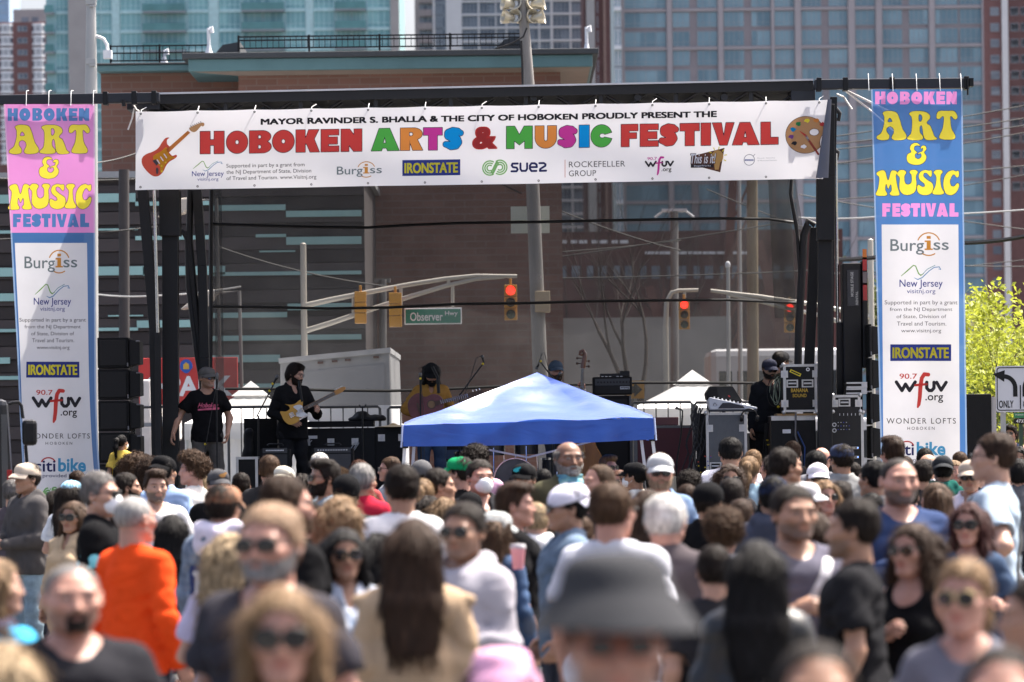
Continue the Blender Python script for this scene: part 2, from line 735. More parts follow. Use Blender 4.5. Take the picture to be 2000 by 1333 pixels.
BRICKRED=mat("tower_brick",(0.18,0.095,0.092),rough=0.9,var=0.12,vs=0.6)
BRICKDK=mat("tower_dark_brick",(0.13,0.070,0.068),rough=0.9,var=0.15,vs=0.5)
WHITEPT=mat("tower_white",(0.62,0.62,0.63),rough=0.7,var=0.05,vs=0.4)
MAUVE=mat("tower_panel",(0.25,0.225,0.24),rough=0.7,var=0.06,vs=0.3)
MAUVE2=mat("tower_pier",(0.36,0.33,0.345),rough=0.7,var=0.06,vs=0.3)
TEALG=window_glass("teal_glass",(0.11,0.27,0.31),(0.30,0.56,0.57),(3.3,40,3.0),0.12)
TEALB=mat("teal_balcony_glass",(0.10,0.24,0.25),rough=0.12,var=0.2,vs=0.3)
TEALW=mat("teal_spandrel",(0.30,0.50,0.52),rough=0.35,var=0.08,vs=0.3)
BLUEG=window_glass("blue_glass",(0.09,0.165,0.215),(0.28,0.42,0.49),(2.6,40,3.0),0.10)
DARKG=window_glass("dark_glass",(0.045,0.06,0.09),(0.24,0.28,0.33),(1.9,40,2.8),0.12)
GREYG=window_glass("grey_glass",(0.07,0.085,0.12),(0.25,0.28,0.32),(2.2,40,2.8),0.15)
FRMETAL=mat("window_metal",(0.30,0.33,0.36),rough=0.4,metal=0.3)
FRWHITE=mat("window_white",(0.70,0.71,0.73),rough=0.5)
FRTEAL=mat("window_teal",(0.42,0.62,0.64),rough=0.35)
tower("residential_tower","wide mauve and blue glass tower behind the right half of the stage",600,1224,1930,96,3.0,2.6,
   [(1229,1311,3),(1323,1357,2),(1371,1411,2),(1423,1463,3),(1477,1515,2),(1522,1561,3),(1575,1614,3),(1628,1665,3),(1680,1719,2),
    (1733,1772,3),(1785,1823,3),(1836,1881,3),(1884,1927,3)],MAUVE,BLUEG,FRMETAL,
   piers=[(a,b,MAUVE2)for a,b in((1224,1229),(1312,1322),(1412,1422),(1516,1521.5),(1562,1574),(1666,1679),(1720,1732),(1824,1835),(1927,1930))],
   slabs=dict(spans=[(1224,1930)],out=0.32,mat=MAUVE2),slab_step=2,slab_h=0.42,winfrac=(0.10,0.90),depth=36)
tower("corner_wing","slim wing with pale mullions at the left edge of the mauve glass tower",596,1209,1223.5,94,3.0,2.4,
   [(1210,1216,1),(1217,1223,1)],FRMETAL,BLUEG,FRWHITE,slabs=dict(spans=[(1209,1223.5)],out=0.9,mat=FRWHITE),slab_step=2,slab_h=0.5,depth=20)
tower("brick_tower","dark red brick tower strip between the white apartment block and the mauve glass tower",760,1150,1212,110,2.9,1.5,
   [(1176,1178,1)],BRICKDK,DARKG,FRMETAL,strips=[(1188,1193,mat("strip_tan",(0.26,0.18,0.16),rough=0.9),0.5),(1155,1171,CONC,3.0)],depth=30)
tower("apartment_tower","white framed apartment block with dark windows behind the pole of floodlights",800,829,1157,105,2.78,1.4,
   [(836,846,1),(861,880,2),(914,943,3),(947,977,3),(980,997,2),(1001,1034,3),(1038,1061,2),(1065,1084,2),(1090,1122,3),(1126,1156,3)],GREYG,DARKG,FRMETAL,
   piers=[(a,b,WHITEPT)for a,b in((855,860),(881,912),(943.5,946.5),(977.5,979.5),(997.5,1000.5),(1034.5,1037.5),(1061.5,1064.5),(1085,1089.5),(1122.5,1125.5))],
   slabs=dict(spans=[(912,1157)],out=0.45,mat=WHITEPT),slab_h=0.38,winfrac=(0.08,0.92),
   balc=[(829,854,(mat("grey_balcony",(0.28,0.25,0.25),rough=0.8),mat("grey_balcony",(0.28,0.25,0.25))),1.4)],strips=[(820,829.5,mat("apartment_side",(0.33,0.30,0.29),rough=0.8),-3.0)],depth=30)
tower("glass_tower","teal glass tower with glass balconies and a grey concrete core on the left",590,100,790,96,3.0,2.2,
   [(119,144,2),(187,207,2),(208,228,2),(245,286,3),(291,330,3),(334,373,2),(377,418,3),(438,480,3),(484,522,2),(526,564,2),(568,607,3),(623,663,3),(667,696,2),(698,724,2),(727,772,3)],
   TEALW,TEALG,FRTEAL,
   slabs=dict(spans=[(119,144),(187,289),(375,482),(567,664),(726,773)],out=0.25,mat=FRTEAL),slab_h=0.42,winfrac=(0.07,0.97),
   strips=[(145,186,CONC,1.2),(773,790,CONC,0.6),(229,244,FRTEAL,0.35),(418.5,437,FRTEAL,0.35),(607.5,622,FRTEAL,0.35)],
   balc=[(99,117,(FRMETAL,TEALB),1.6),(290,374,(FRMETAL,TEALB),1.7),(483,566,(FRMETAL,TEALB),1.7),(665,725,(FRMETAL,TEALB),1.7)],depth=30)
bt=tower("bay_window_block","red brick block with stacked white bay windows at the far left",850,-60,101,95.5,2.62,0.9,
     [(44,54,1),(54.6,63,1),(-50,-36,2),(-28,-6,2)],BRICKRED,GREYG,FRMETAL,winfrac=(0.30,0.78),show=(30,210),depth=30,roof=False)
s_=FPX/850
bx=lambda px:(px-1000)/s_-(((-60-1000)/s_)+((101-1000)/s_))/2
for a,b in((8,35),(72,98)):
 for i in range(24,36):
  z=0.9+i*2.62
  m=MB()
  w=bx(b)-bx(a)
  x0,x1=bx(a),bx(b)
  poly=[(x0,0.02),(x0+0.22*w,-0.9),(x1-0.22*w,-0.9),(x1,0.02)]
  for za,zb,mi,sc in((0.25,0.85,0,1.0),(0.85,2.05,1,0.94),(2.05,2.5,0,1.0)):
   vs=[(x0+w/2+(x-x0-w/2)*sc,y*sc,z+zz)for zz in(za,zb)for x,y in poly]
   m.add(vs,[(0,1,5,4),(1,2,6,5),(2,3,7,6),(4,5,6,7),(3,2,1,0)],mi)
  for x in(x0+0.24*w,x0+0.40*w,x0+0.60*w,x0+0.76*w):
   m.box((x-0.13,-0.93,z+0.8),(x+0.13,-0.8,z+2.1),0)
  m.obj("bay_window",[FRWHITE,GREYG],bt)
tower("rooftop_block","pale concrete block showing above the far left brick block",900,36,120,104,2.8,1.5,[(52,66,2),(72,86,2)],CONC,GREYG,FRMETAL,show=(10,40),depth=20,roof=False)
tower("blue_tower","pale blue glass tower at the far left edge of the sky",1300,-80,28,190,3.2,1.0,[(-70,-40,3),(-36,-2,3),(2,25,3)],
   mat("pale_blue_panel",(0.30,0.42,0.58),rough=0.3),window_glass("pale_blue_glass",(0.22,0.36,0.58),(0.32,0.48,0.66),(5,60,3.2)),FRMETAL,show=(-8,40),depth=30)
tower("striped_block","brick and white striped apartment block at the right edge",700,1931,2110,115,2.9,1.8,
   [(1944,1961,2),(1983,1999,2),(2003,2020,2),(2040,2060,2),(2080,2100,2)],BRICKRED,GREYG,FRMETAL,winfrac=(0.28,0.80),
   piers=[(1966,1978,WHITEPT),(2024,2036,WHITEPT)],strips=[(1979,2023,BRICKDK,0.06)],depth=30)
BRICK=bpy.data.materials.new("brick_wall")
BRICK.use_nodes=True
n_=BRICK.node_tree.nodes
l_=BRICK.node_tree.links
tc_=n_.new("ShaderNodeTexCoord")
mp_=n_.new("ShaderNodeMapping")
mp_.inputs['Rotation'].default_value=(PI/2,0,0)
bk_=n_.new("ShaderNodeTexBrick")
bk_.inputs['Color1'].default_value=(0.155,0.078,0.058,1)
bk_.inputs['Color2'].default_value=(0.205,0.102,0.076,1)
bk_.inputs['Mortar'].default_value=(0.17,0.11,0.09,1)
bk_.inputs['Scale'].default_value=1.0
bk_.inputs['Brick Width'].default_value=0.42
bk_.inputs['Row Height'].default_value=0.14
bk_.inputs['Mortar Size'].default_value=0.014
bk_.inputs['Bias'].default_value=-0.3
l_.new(tc_.outputs['Object'],mp_.inputs[0])
l_.new(mp_.outputs[0],bk_.inputs['Vector'])
l_.new(bk_.outputs[0],n_["Principled BSDF"].inputs['Base Color'])
n_["Principled BSDF"].inputs['Roughness'].default_value=0.9
EAVE=mat("patina_eave",(0.085,0.165,0.175),rough=0.6,var=0.15,vs=0.8)
EAVED=mat("eave_top",(0.045,0.05,0.055),rough=0.8)
SOFFIT=mat("soffit",(0.23,0.19,0.16),rough=0.8)
Yb=80
sb_=thing("brick_building","brown brick building with green eaves and a railed roof terrace behind the stage",'building',(at(600,857,Yb).x,Yb,0))
ox=sb_.location.x
A=at(197,160,Yb)
B_=at(1092,160,Yb)
wz=at(600,137,Yb-2.35).z
zl0=at(300,143,Yb).z-0.002
m=MB()
m.box((A.x-ox,0,0),(at(478,160,Yb).x-ox,26,zl0))
m.box((at(478,160,Yb).x-ox+0.002,-1.9,0),(B_.x-ox,26,wz))
m.obj("wall",[BRICK],sb_)
e=MB()
zl=at(300,143,Yb).z
e.box((at(192,0,Yb).x-ox,-0.45,zl),(at(405,0,Yb).x-ox,26.5,zl+0.13),0)
e.box((at(190,0,Yb).x-ox,-0.5,zl+0.133),(at(405,0,Yb).x-ox,26.7,zl+0.17),1)
xr0,xr1=at(366,0,Yb-2.35).x-ox,at(1156,0,Yb-2.35).x-ox
zt=at(700,112,Yb-2.35).z
zb=at(700,136,Yb-2.35).z
e.box((xr0,-2.35,zb),(xr1,26.8,zt),0)
e.box((xr0-0.12,-2.43,zt+0.003),(xr1+0.12,26.9,zt+0.12),1)
e.obj("eave",[EAVE,EAVED],sb_,bevel=0.02)
so_=MB()
so_.add([(xr0+0.05,-2.3,zb-0.004),(xr1-0.05,-2.3,zb-0.004),(B_.x-ox,-1.9,zb-0.06),(at(478,0,Yb).x-ox,-1.9,zb-0.06),(B_.x-ox,26,zb-0.06),(xr1-0.05,26.5,zb-0.004)],[(0,3,2,1),(1,2,4,5)])
so_.obj("soffit",[SOFFIT],sb_)
def railing(xa,xb,y,z,h,step,posts,name="railing"):
 r=MB()
 for zz in(z+0.12,z+0.28,z+h):
  r.bar((xa,y,zz),(xb,y,zz),0.028)
 n=int((xb-xa)/step)
 for i in range(n+1):
  x=xa+(xb-xa)*i/n
  r.bar((x,y,z+0.12),(x,y,z+h),0.013)
 k=max(1,int((xb-xa)/posts))
 for i in range(k+1):
  x=xa+(xb-xa)*i/k
  r.bar((x,y,z),(x,y,z+h+0.03),0.04)
 return r.obj(name,[BLACK_METAL],sb_)
railing(at(212,0,Yb).x-ox,at(404,0,Yb).x-ox,0.3,zl+0.17,at(300,87,Yb).z-zl-0.17,0.13,0.9)
railing(at(478,0,Yb).x-ox,at(1015,0,Yb).x-ox,-2.0,zt+0.12,at(700,70,Yb-2.0).z-zt-0.12,0.115,1.25)
cv=MB()
cv.prism([(at(425,0,Yb).x-ox,zt+0.12),(at(478,0,Yb).x-ox,zt+0.12),(at(478,0,Yb).x-ox,zt+0.42),(at(445,0,Yb).x-ox,zt+0.36)],-1.6,1.0)
cv.prism([(at(955,0,Yb).x-ox,zt+0.12),(at(1016,0,Yb).x-ox,zt+0.12),(at(1016,0,Yb).x-ox,zt+0.46),(at(985,0,Yb).x-ox,zt+0.40)],-1.6,1.0)
cv.obj("stair_cover",[EAVED],sb_)
for px,pt,pb,lab in((408,55,105,"white vent post on the terrace corner above the green eave"),(321,98,125,"short white post behind the left terrace railing"),(1146,53,102,"white vent post at the right end of the green eave")):
 p=at(px,pb+6,Yb-(2.0 if px>400 else-0.9))
 q=at(px,pt,Yb-(2.0 if px>400 else-0.9))
 v=MB()
 h=q.z-p.z
 v.tube([(0,0,0),(0,0,h)],0.035,10)
 v.lathe([(0.11,0),(0.05,0.16),(0.04,0.22)],12)
 v.tube([(0,0,h-0.05),(0.06,0,h),(0.06,0,h-0.1)],0.05,8)
 o=v.obj("vent_post",[FRWHITE],smooth=40,loc=(p.x,Yb-(2.0 if px>400 else-0.9),p.z))
 tag(o,lab,'vent','white posts on the brick building terrace')
SID=mat("dark_siding",(0.060,0.050,0.050),rough=0.75,var=0.15,vs=1.5,stretch=(0.2,1,1))
SID2=mat("dark_siding_deep",(0.036,0.030,0.030),rough=0.8,var=0.15,vs=1.5)
TEALP=mat("teal_strip",(0.30,0.50,0.48),rough=0.5,var=0.10,vs=1)
Ys=72
sd=thing("siding_building","low dark brown siding building with broken teal strips behind the left of the stage",'building',(at(340,857,Ys).x,Ys,0))
ox=sd.location.x
zt=at(350,347,Ys).z
xa,xb=at(-260,0,Ys).x-ox,at(706,0,Ys).x-ox
m=MB()
m.box((xa,0.06,0),(xb,7.5,zt))
z=0.1
k=0
while z+0.24<zt:
 m.box((xa,0.0 if k%2 else-0.03,z),(xb+0.004,0.065,z+0.235),k%2)
 z+=0.25
 k+=1
m.box((xa-0.1,-0.15,zt),(xb+0.1,7.7,zt+0.12),2)
m.obj("wall",[SID,SID2,mat("parapet_cap",(0.30,0.31,0.32),rough=0.6)],sd)
strips=[(-200,265,381,398),(188,270,447,450.5),(-120,285,523,540),(-200,270,643,649),(265,412,394,402),(265,410,461,469),(280,440,521,538),(212,280,616,618.5),(268,412,626,640),
    (500,559,458,464),(559.5,706,463,478),(507,577,490,493),(412,706,531,538),(562,688,593,606),(412,561,611,621),(412,706,655,665),(412,547,694,708),(412,560,750,760),
    (412,558,401,412),(559,706,412,424),(-200,60,452,458),(-200,30,575,590),(-200,20,700,712),(-200,260,735,742)]
for a,b,p,q in strips:
 c,d=at(a,q,Ys),at(b,p,Ys)
 z1,z0_=at((a+b)/2,p,Ys).z,at((a+b)/2,q,Ys).z
 s=MB()
 s.box((c.x-ox,-0.07,z0_),(d.x-ox,-0.034,z1))
 s.obj("teal_strip",[TEALP],sd)
pk=thing("parking_sign","red parking sign with a white arrow and lettering under a blue badge behind the stage",'sign',(at(360,806,66).x,66,0))
ox=pk.location.x
zA,zB=at(360,803,66).z,at(360,699,66).z
xA,xB=at(262,0,66).x-ox,at(455,0,66).x-ox
m=MB()
m.box((xA,0,zA),(xB,0.12,zB))
m.obj("panel",[mat("red_sign",(0.52,0.045,0.04),rough=0.45,var=0.08)],pk,bevel=0.01)
m=MB()
for x in(xA+0.25,xB-0.25):
 m.bar((x,0.2,0),(x,0.2,zB),0.1)
m.obj("post",[BLACK_METAL],pk)
vs,fs=fit_text("PARK",at(318,0,66).x-ox,at(445,0,66).x-ox,at(360,774,66).z,at(360,735,66).z,bold=0.035)
m=MB()
m.add([(x,-0.006,z)for x,z in vs],fs)
ax_,az_=at(292,0,66).x-ox,at(290,755,66).z
for d in((0.22,0),):
 m.box((ax_-0.16,-0.0065,az_-0.045),(ax_+0.24,-0.004,az_+0.045))
m.bar((ax_-0.17,-0.0052,az_),(ax_+0.02,-0.0052,az_+0.18),0.09,0.002)
m.bar((ax_-0.17,-0.0048,az_),(ax_+0.02,-0.0048,az_-0.18),0.09,0.002)
m.obj("lettering",[mat("sign_white",(0.75,0.75,0.75),rough=0.5)],pk)
m=MB()
bxp,bzp=at(355,0,66).x-ox,at(355,716,66).z
m.prism([(bxp+0.11*math.cos(a)*(1 if math.sin(a)>-0.5 else 0.8),bzp+0.12*math.sin(a))for a in[2*PI*k/24 for k in range(24)]],-0.008,-0.002,0)
m.prism([(bxp-0.05,bzp-0.05),(bxp+0.05,bzp-0.05),(bxp+0.05,bzp+0.03),(bxp,bzp+0.07),(bxp-0.05,bzp+0.03)],-0.012,-0.009,1)
m.obj("badge",[mat("badge_blue",(0.03,0.10,0.42),rough=0.4),mat("badge_gold",(0.6,0.36,0.06),rough=0.5)],pk)
def pole(name,label,Y,pts,r0,r1,m,cat='pole',seg=12,group=None):
 P_=[at(px,py,Y)for px,py in pts]
 base=Vector((P_[-1].x+(P_[-1].x-P_[0].x)/max(0.1,P_[0].z-P_[-1].z)*P_[-1].z,Y,0))
 b=MB()
 allp=[p-base for p in P_]+[Vector((0,0,0))]
 n=len(allp)
 b.tube(allp,[r1+(r0-r1)*i/(n-1)for i in range(n)],seg)
 t=thing(name,label,cat,base,0,group)
 b.obj("shaft",[m],t,smooth=50)
 return t,base
t,bs=pole("floodlight_pole","tall leaning grey pole with a cluster of eight floodlights above the stage roof",62,[(1019,-20),(1024,50),(1033,180),(1054,700)],0.138,0.064,WEATHERED,'light pole')
GLASSL=mat("lamp_glass",(0.55,0.56,0.55),rough=0.15,spec=0.8)
REFL=mat("lamp_reflector",(0.52,0.47,0.36),rough=0.35,metal=0.5)
for row,py in enumerate((8,35)):
 for px,ang in((992,70),(1008,20),(1036,-35),(1052,-80)):
  c=at(px,py,62)-bs
  R=Matrix.Translation(c)@Matrix.Rotation(rad(-ang),4,'Z')@Matrix.Rotation(rad(78),4,'X')
  l=MB()
  l.lathe([(0.0,-0.13),(0.06,-0.125),(0.075,-0.06),(0.115,0.06),(0.125,0.09),(0.105,0.085),(0.06,0.0),(0.0,-0.02)],18,R,0)
  l.lathe([(0.0,0.03),(0.045,0.02),(0.045,-0.03)],12,R,1)
  l.obj("floodlight",[REFL,GLASSL],t,smooth=40)
b=MB()
for py in(8,35):
 b.bar(at(990,py+6,62)-bs,at(1052,py+6,62)-bs,0.05)
b.obj("crossarm",[GREY_STEEL],t)
b=MB()
b.box(at(1045,610,61.8)-bs,at(1074,570,62.1)-bs+Vector((0,0.15,0)))
b.obj("junction_box",[mat("tan_box",(0.42,0.33,0.22),rough=0.7)],t,bevel=0.01)
b=MB()
b.box(at(998,456,62.3)-bs,at(1073,403,62.3)-bs+Vector((0,0.06,0)))
b.box(at(1000,431,62.35)-bs,at(1071,428,62.28)-bs+Vector((0,0.0,0)))
b.obj("sign_back",[mat("sign_back",(0.50,0.52,0.44),rough=0.6)],t)
b=MB()
b.tube([at(px,py,61.7)-bs for px,py in((1029,55),(1022,72),(1000,85),(970,95))],0.015,6)
b.tube([at(px,py,61.8)-bs for px,py in((1018,80),(1020,120),(1024,260))],0.02,6)
b.obj("cable",[CABLE],t)
t,bs=pole("steel_pole","thick pale steel pole with clamps beside the pink banner",65,[(178,-30),(178,200)],0.14,0.075,mat("pale_steel",(0.40,0.40,0.39),rough=0.45,metal=0.3,var=0.06),'pole',20)
b=MB()
for py,w in((121,17),(5,16)):
 c=at(178,py,65)-bs
 b.box((c.x-0.085,-0.10,c.z-0.05),(c.x+0.085,0.09,c.z+0.05))
 b.box((c.x-0.02,-0.12,c.z-0.09),(c.x+0.085,-0.08,c.z-0.055))
b.obj("clamp",[GREY_STEEL],t,bevel=0.006)
b=MB()
c0=at(188,74,65)-bs
b.tube([c0+Vector((-0.1,0,0)),c0+Vector((0.02,0,0.02)),c0+Vector((0.12,0,-0.02)),c0+Vector((0.18,0,-0.12)),c0+Vector((0.19,0,-0.24))],0.03,10)
b.box(c0+Vector((0.12,-0.08,-0.36)),c0+Vector((0.26,0.08,-0.22)))
b.obj("bracket_lamp",[FRWHITE],t,smooth=40)
for px0_,px1_ in((0,1),):
 b=MB()
 b.prism([(-0.02,0),(0.16,0.08),(0.2,0.16),(0.02,0.1)],-0.05,0.05,M=Matrix.Translation(at(188,2,65)-bs))
 b.obj("bracket",[FRWHITE],t)
pole("siding_post","dark square-looking post in front of the siding building left of the stage",69,[(242,332),(243,700)],0.10,0.095,mat("dark_post",(0.045,0.04,0.04),rough=0.7),'post',8)
pole("wooden_pole","thick brown wooden utility pole seen through the mesh right of centre",85,[(1469,352),(1471,800)],0.14,0.12,WOOD_POLE,'utility pole')
pole("thin_pole","thin grey pole beside the brown wooden pole behind the mesh",92,[(1443,352),(1447,800)],0.06,0.05,GREY_STEEL,'pole')
pole("concrete_pole","broad grey pole with a wide lamp bar behind the middle of the mesh",98,[(1317,415),(1318,800)],0.11,0.10,WEATHERED,'light pole')
b=MB()
c=at(1317,413,98)
b.box(c+Vector((-0.32,-0.1,0)),c+Vector((0.32,0.1,0.06)))
b.tube([c+Vector((-0.5,0,-0.16)),c+Vector((-0.3,0,0.0)),c+Vector((0.3,0,0.0)),c+Vector((0.5,0,-0.16))],0.03,8)
for o in bpy.data.objects:
 if o.name=="concrete_pole":
  b.v=[tuple(Vector(v)-o.location)for v in b.v]
  b.obj("lamp_bar",[FRWHITE],o)
t,bs=pole("camera_pole","short slim pole topped by a white camera dome behind the mesh",70,[(1422,520),(1423,800)],0.04,0.035,GREY_STEEL,'pole')
b=MB()
b.sphere(at(1421.5,518,70)-bs,(0.05,0.05,0.07),12,8)
b.obj("camera_dome",[FRWHITE],t,smooth=60)
t,bs=pole("truss_mast","pale T-topped post behind the traffic signals left of centre",75,[(748,546),(748,800)],0.075,0.07,WEATHERED,'post')
b=MB()
b.box(at(731,552,75)-bs,at(762,544,75)-bs+Vector((0,0.2,0)))
b.obj("crosspiece",[WEATHERED],t)
SIGY=mat("signal_yellow",(0.50,0.24,0.025),rough=0.5,var=0.1)
SIGL=mat("signal_dark_lens",(0.03,0.02,0.01),rough=0.2)
SIGG=mat("signal_green_lens",(0.02,0.045,0.025),rough=0.2)
SIGR=mat("signal_red_lit",(0.6,0.02,0.02),rough=0.3,emit=(1.0,0.03,0.015),estr=2.6)
CREAM=mat("cream_steel",(0.46,0.43,0.37),rough=0.5,metal=0.2,var=0.06)
def signal(px,p0,p1,Y,label,back=False):
 top,bot=at(px,p0,Y),at(px,p1,Y)
 h=top.z-bot.z
 w=h*0.36
 t=thing("traffic_signal",label,'traffic light',(bot.x,Y,bot.z),PI if back else 0,'traffic signals behind the stage')
 b=MB()
 for i in range(3):
  b.box((-w/2,0,h*i/3+0.004),(w/2,0.16,h*(i+1)/3-0.004))
 b.tube([(0,0.08,h),(0,0.08,h+0.10)],0.025,8)
 b.obj("housing",[SIGY],t,bevel=0.012)
 for i,(m_,nm)in enumerate(((SIGG,"green_lens"),(SIGL,"amber_lens"),(SIGR,"red_lens"))):
  zc=h*(i+0.5)/3
  M_=Matrix.Translation((0,-0.004,zc))@Matrix.Rotation(PI/2,4,'X')
  b=MB()
  b.lathe([(0.0,0.02),(w*0.2,0.016),(w*0.36,0.0)],20,M_)
  b.obj(nm,[m_],t,smooth=60)
  b=MB()
  r=w*0.40
  vs=[]
  for k in range(15):
   a=rad(-20+220*k/14)
   for y,rr in((0.0,r),(-0.15+0.05*math.sin(a)*0,r*0.97)):
    vs.append((rr*math.cos(a),y*(0.55+0.45*max(0,math.sin(a))),zc+rr*math.sin(a)))
  b.add(vs,[(2*k,2*k+1,2*k+3,2*k+2)for k in range(14)])
  b.obj("visor",[SIGY],t,smooth=60)
 return t
signal(998,556,626,64,"lit red traffic signal at the right end of the longest cream mast arm")
signal(1337,586,644,68,"lit red traffic signal hanging behind the mesh above the white tent")
signal(1543,592,650,68,"lit red traffic signal at the right edge of the mesh beside the stage post")
signal(705,570,633,63,"rear of the yellow traffic signal left of its twin under the mast arm",True)
signal(773,572,640,62.5,"rear of the yellow traffic signal touching the street name sign",True)
def mast(name,label,Y,post,tubes,links,r=0.055):
 base=Vector((at(post[0],post[1],Y).x,Y,0))
 t=thing(name,label,'mast arm',base)
 b=MB()
 b.tube([Vector((0,0,0)),Vector((0,0,at(post[0],post[1],Y).z))],[0.06,0.05],14)
 b.sphere((0,0,at(post[0],post[1],Y).z),(0.053,0.053,0.03),12,6)
 b.obj("mast",[CREAM],t,smooth=50)
 for tb in tubes:
  b=MB()
  b.tube([at(x,y,Y)-base for x,y in tb],[0.048-0.016*i/(len(tb)-1)for i in range(len(tb))],10)
  b.obj("arm",[CREAM],t,smooth=50)
 for(x0,y0),(x1,y1)in links:
  b=MB()
  b.tube([at(x0,y0,Y)-base,at(x1,y1,Y)-base],0.028,8)
  b.obj("strut",[CREAM],t,smooth=50)
 return t
mast("mast_arm","cream signal mast on the left with two tubes curving out to the right",63,(592,478),[[(592,598),(650,585),(720,571),(800,556),(870,545),(930,539),(1010,540)],[(592,648),(650,630),(720,606),(800,580),(870,559),(930,545),(985,541)]],
  [((690,577),(690,616)),((783,559),(783,600)),((884,552),(884,600)),((876,543),(876,556))])
mast("mast_arm","cream signal mast arm reaching in from the right behind the stage post",68,(1700,470),[[(1700,620),(1660,610),(1600,597),(1540,588),(1480,579),(1420,572),(1388,568)],[(1700,650),(1660,636),(1600,616),(1540,603),(1480,588),(1425,576)]],[((1560,590),(1560,606)),((1500,582),(1500,592))])
mast("mast_arm","short cream signal arm above the middle red light behind the mesh",68.4,(1300,640),[[(1300,640),(1302,590),(1312,572),(1326,568),(1364,567)]],[((1337,568),(1337,582))])
b=MB()
ss=thing("street_sign","green street name sign hanging from the cream mast arm",'sign',at(846,634,62.7))
zh=at(846,602,62.7).z-ss.location.z
wv=(at(902,0,62.7).x-at(790,0,62.7).x)/2
b.box((-wv,0,0),(wv,0.03,zh))
b.obj("border",[mat("sign_white",(0.75,0.75,0.75))],ss,bevel=0.01)
b=MB()
b.box((-wv+0.02,-0.004,0.02),(wv-0.02,0.0,zh-0.02))
b.obj("plate",[mat("sign_green",(0.01,0.20,0.13),rough=0.45)],ss)
vs,fs=fit_text("Observer",-wv*0.80,wv*0.34,zh*0.22,zh*0.74,bold=0.012)
v2,f2=fit_text("Hwy",wv*0.42,wv*0.86,zh*0.46,zh*0.80,bold=0.012)
b=MB()
b.add([(x,-0.009,z)for x,z in vs],fs)
b.add([(x,-0.009,z)for x,z in v2],f2)
b.obj("lettering",[mat("sign_white",(0.75,0.75,0.75))],ss)
VANW=mat("truck_white",(0.42,0.43,0.44),rough=0.4,var=0.05)
bt_=thing("box_truck","white box truck seen from behind the guitarist through the mesh",'truck',(at(655,857,60).x,60,0))
ox=bt_.location.x
b=MB()
pl=[at(547,704,60),at(760,683,60),at(770,890,60),at(545,890,60)]
q=[(p.x-ox,p.z)for p in pl]
b.prism([(q[0][0],1.0),(q[1][0]+0.06,1.0),(q[1][0],q[1][1]),(q[0][0],q[0][1])],0,5.5)
b.obj("cargo_box",[VANW],bt_,bevel=0.02)
b=MB()
zt0,zt1=q[0][1],q[1][1]
b.prism([(q[0][0]+0.10,1.1),(q[1][0]-0.05,1.1),(q[1][0]-0.07,zt1-0.22),(q[0][0]+0.10,zt0-0.20)],-0.015,-0.002)
b.obj("rear_door",[mat("truck_door",(0.37,0.38,0.40),rough=0.45,var=0.05)],bt_)
b=MB()
b.prism([(q[0][0]-0.02,zt0-0.05),(q[1][0]+0.02,zt1-0.05),(q[1][0]+0.02,zt1+0.03),(q[0][0]-0.02,zt0+0.03)],-0.03,5.52)
b.obj("roof_rim",[mat("truck_rim",(0.62,0.63,0.64),rough=0.4)],bt_)
for fx in(0.115,0.37,0.50,0.62,0.88):
 b=MB()
 x=q[0][0]+(q[1][0]-q[0][0])*fx
 zc=zt0+(zt1-zt0)*fx-0.10
 b.box((x-0.045,-0.035,zc-0.018),(x+0.045,-0.003,zc+0.018))
 b.obj("marker_light",[mat("marker_lens",(0.14,0.06,0.05),rough=0.3)],bt_)
b=MB()
b.box((-1.0,-0.1,0.45),(1.0,0.1,0.62))
b.box((-0.9,0,0.6),(0.9,7.4,0.95))
b.obj("chassis",[BLACK_METAL],bt_)
for x in(-0.8,0.8):
 for y in(1.4,6.8):
  b=MB()
  b.lathe([(0.2,-0.13),(0.42,-0.13),(0.45,-0.08),(0.45,0.08),(0.42,0.13),(0.2,0.13)],24,Matrix.Translation((x,y,0.45))@Matrix.Rotation(PI/2,4,'Y'))
  b.obj("wheel",[mat("tyre",(0.02,0.02,0.02),rough=0.8)],bt_,smooth=40)
b=MB()
b.box((-0.95,5.7,0.7),(0.95,7.6,2.3))
b.obj("cab",[VANW],bt_,bevel=0.15)
TENTW=mat("white_canvas",(0.80,0.80,0.79),rough=0.75,var=0.03,vs=1.2,translucent=0.25,bump=0.15,bs=5)
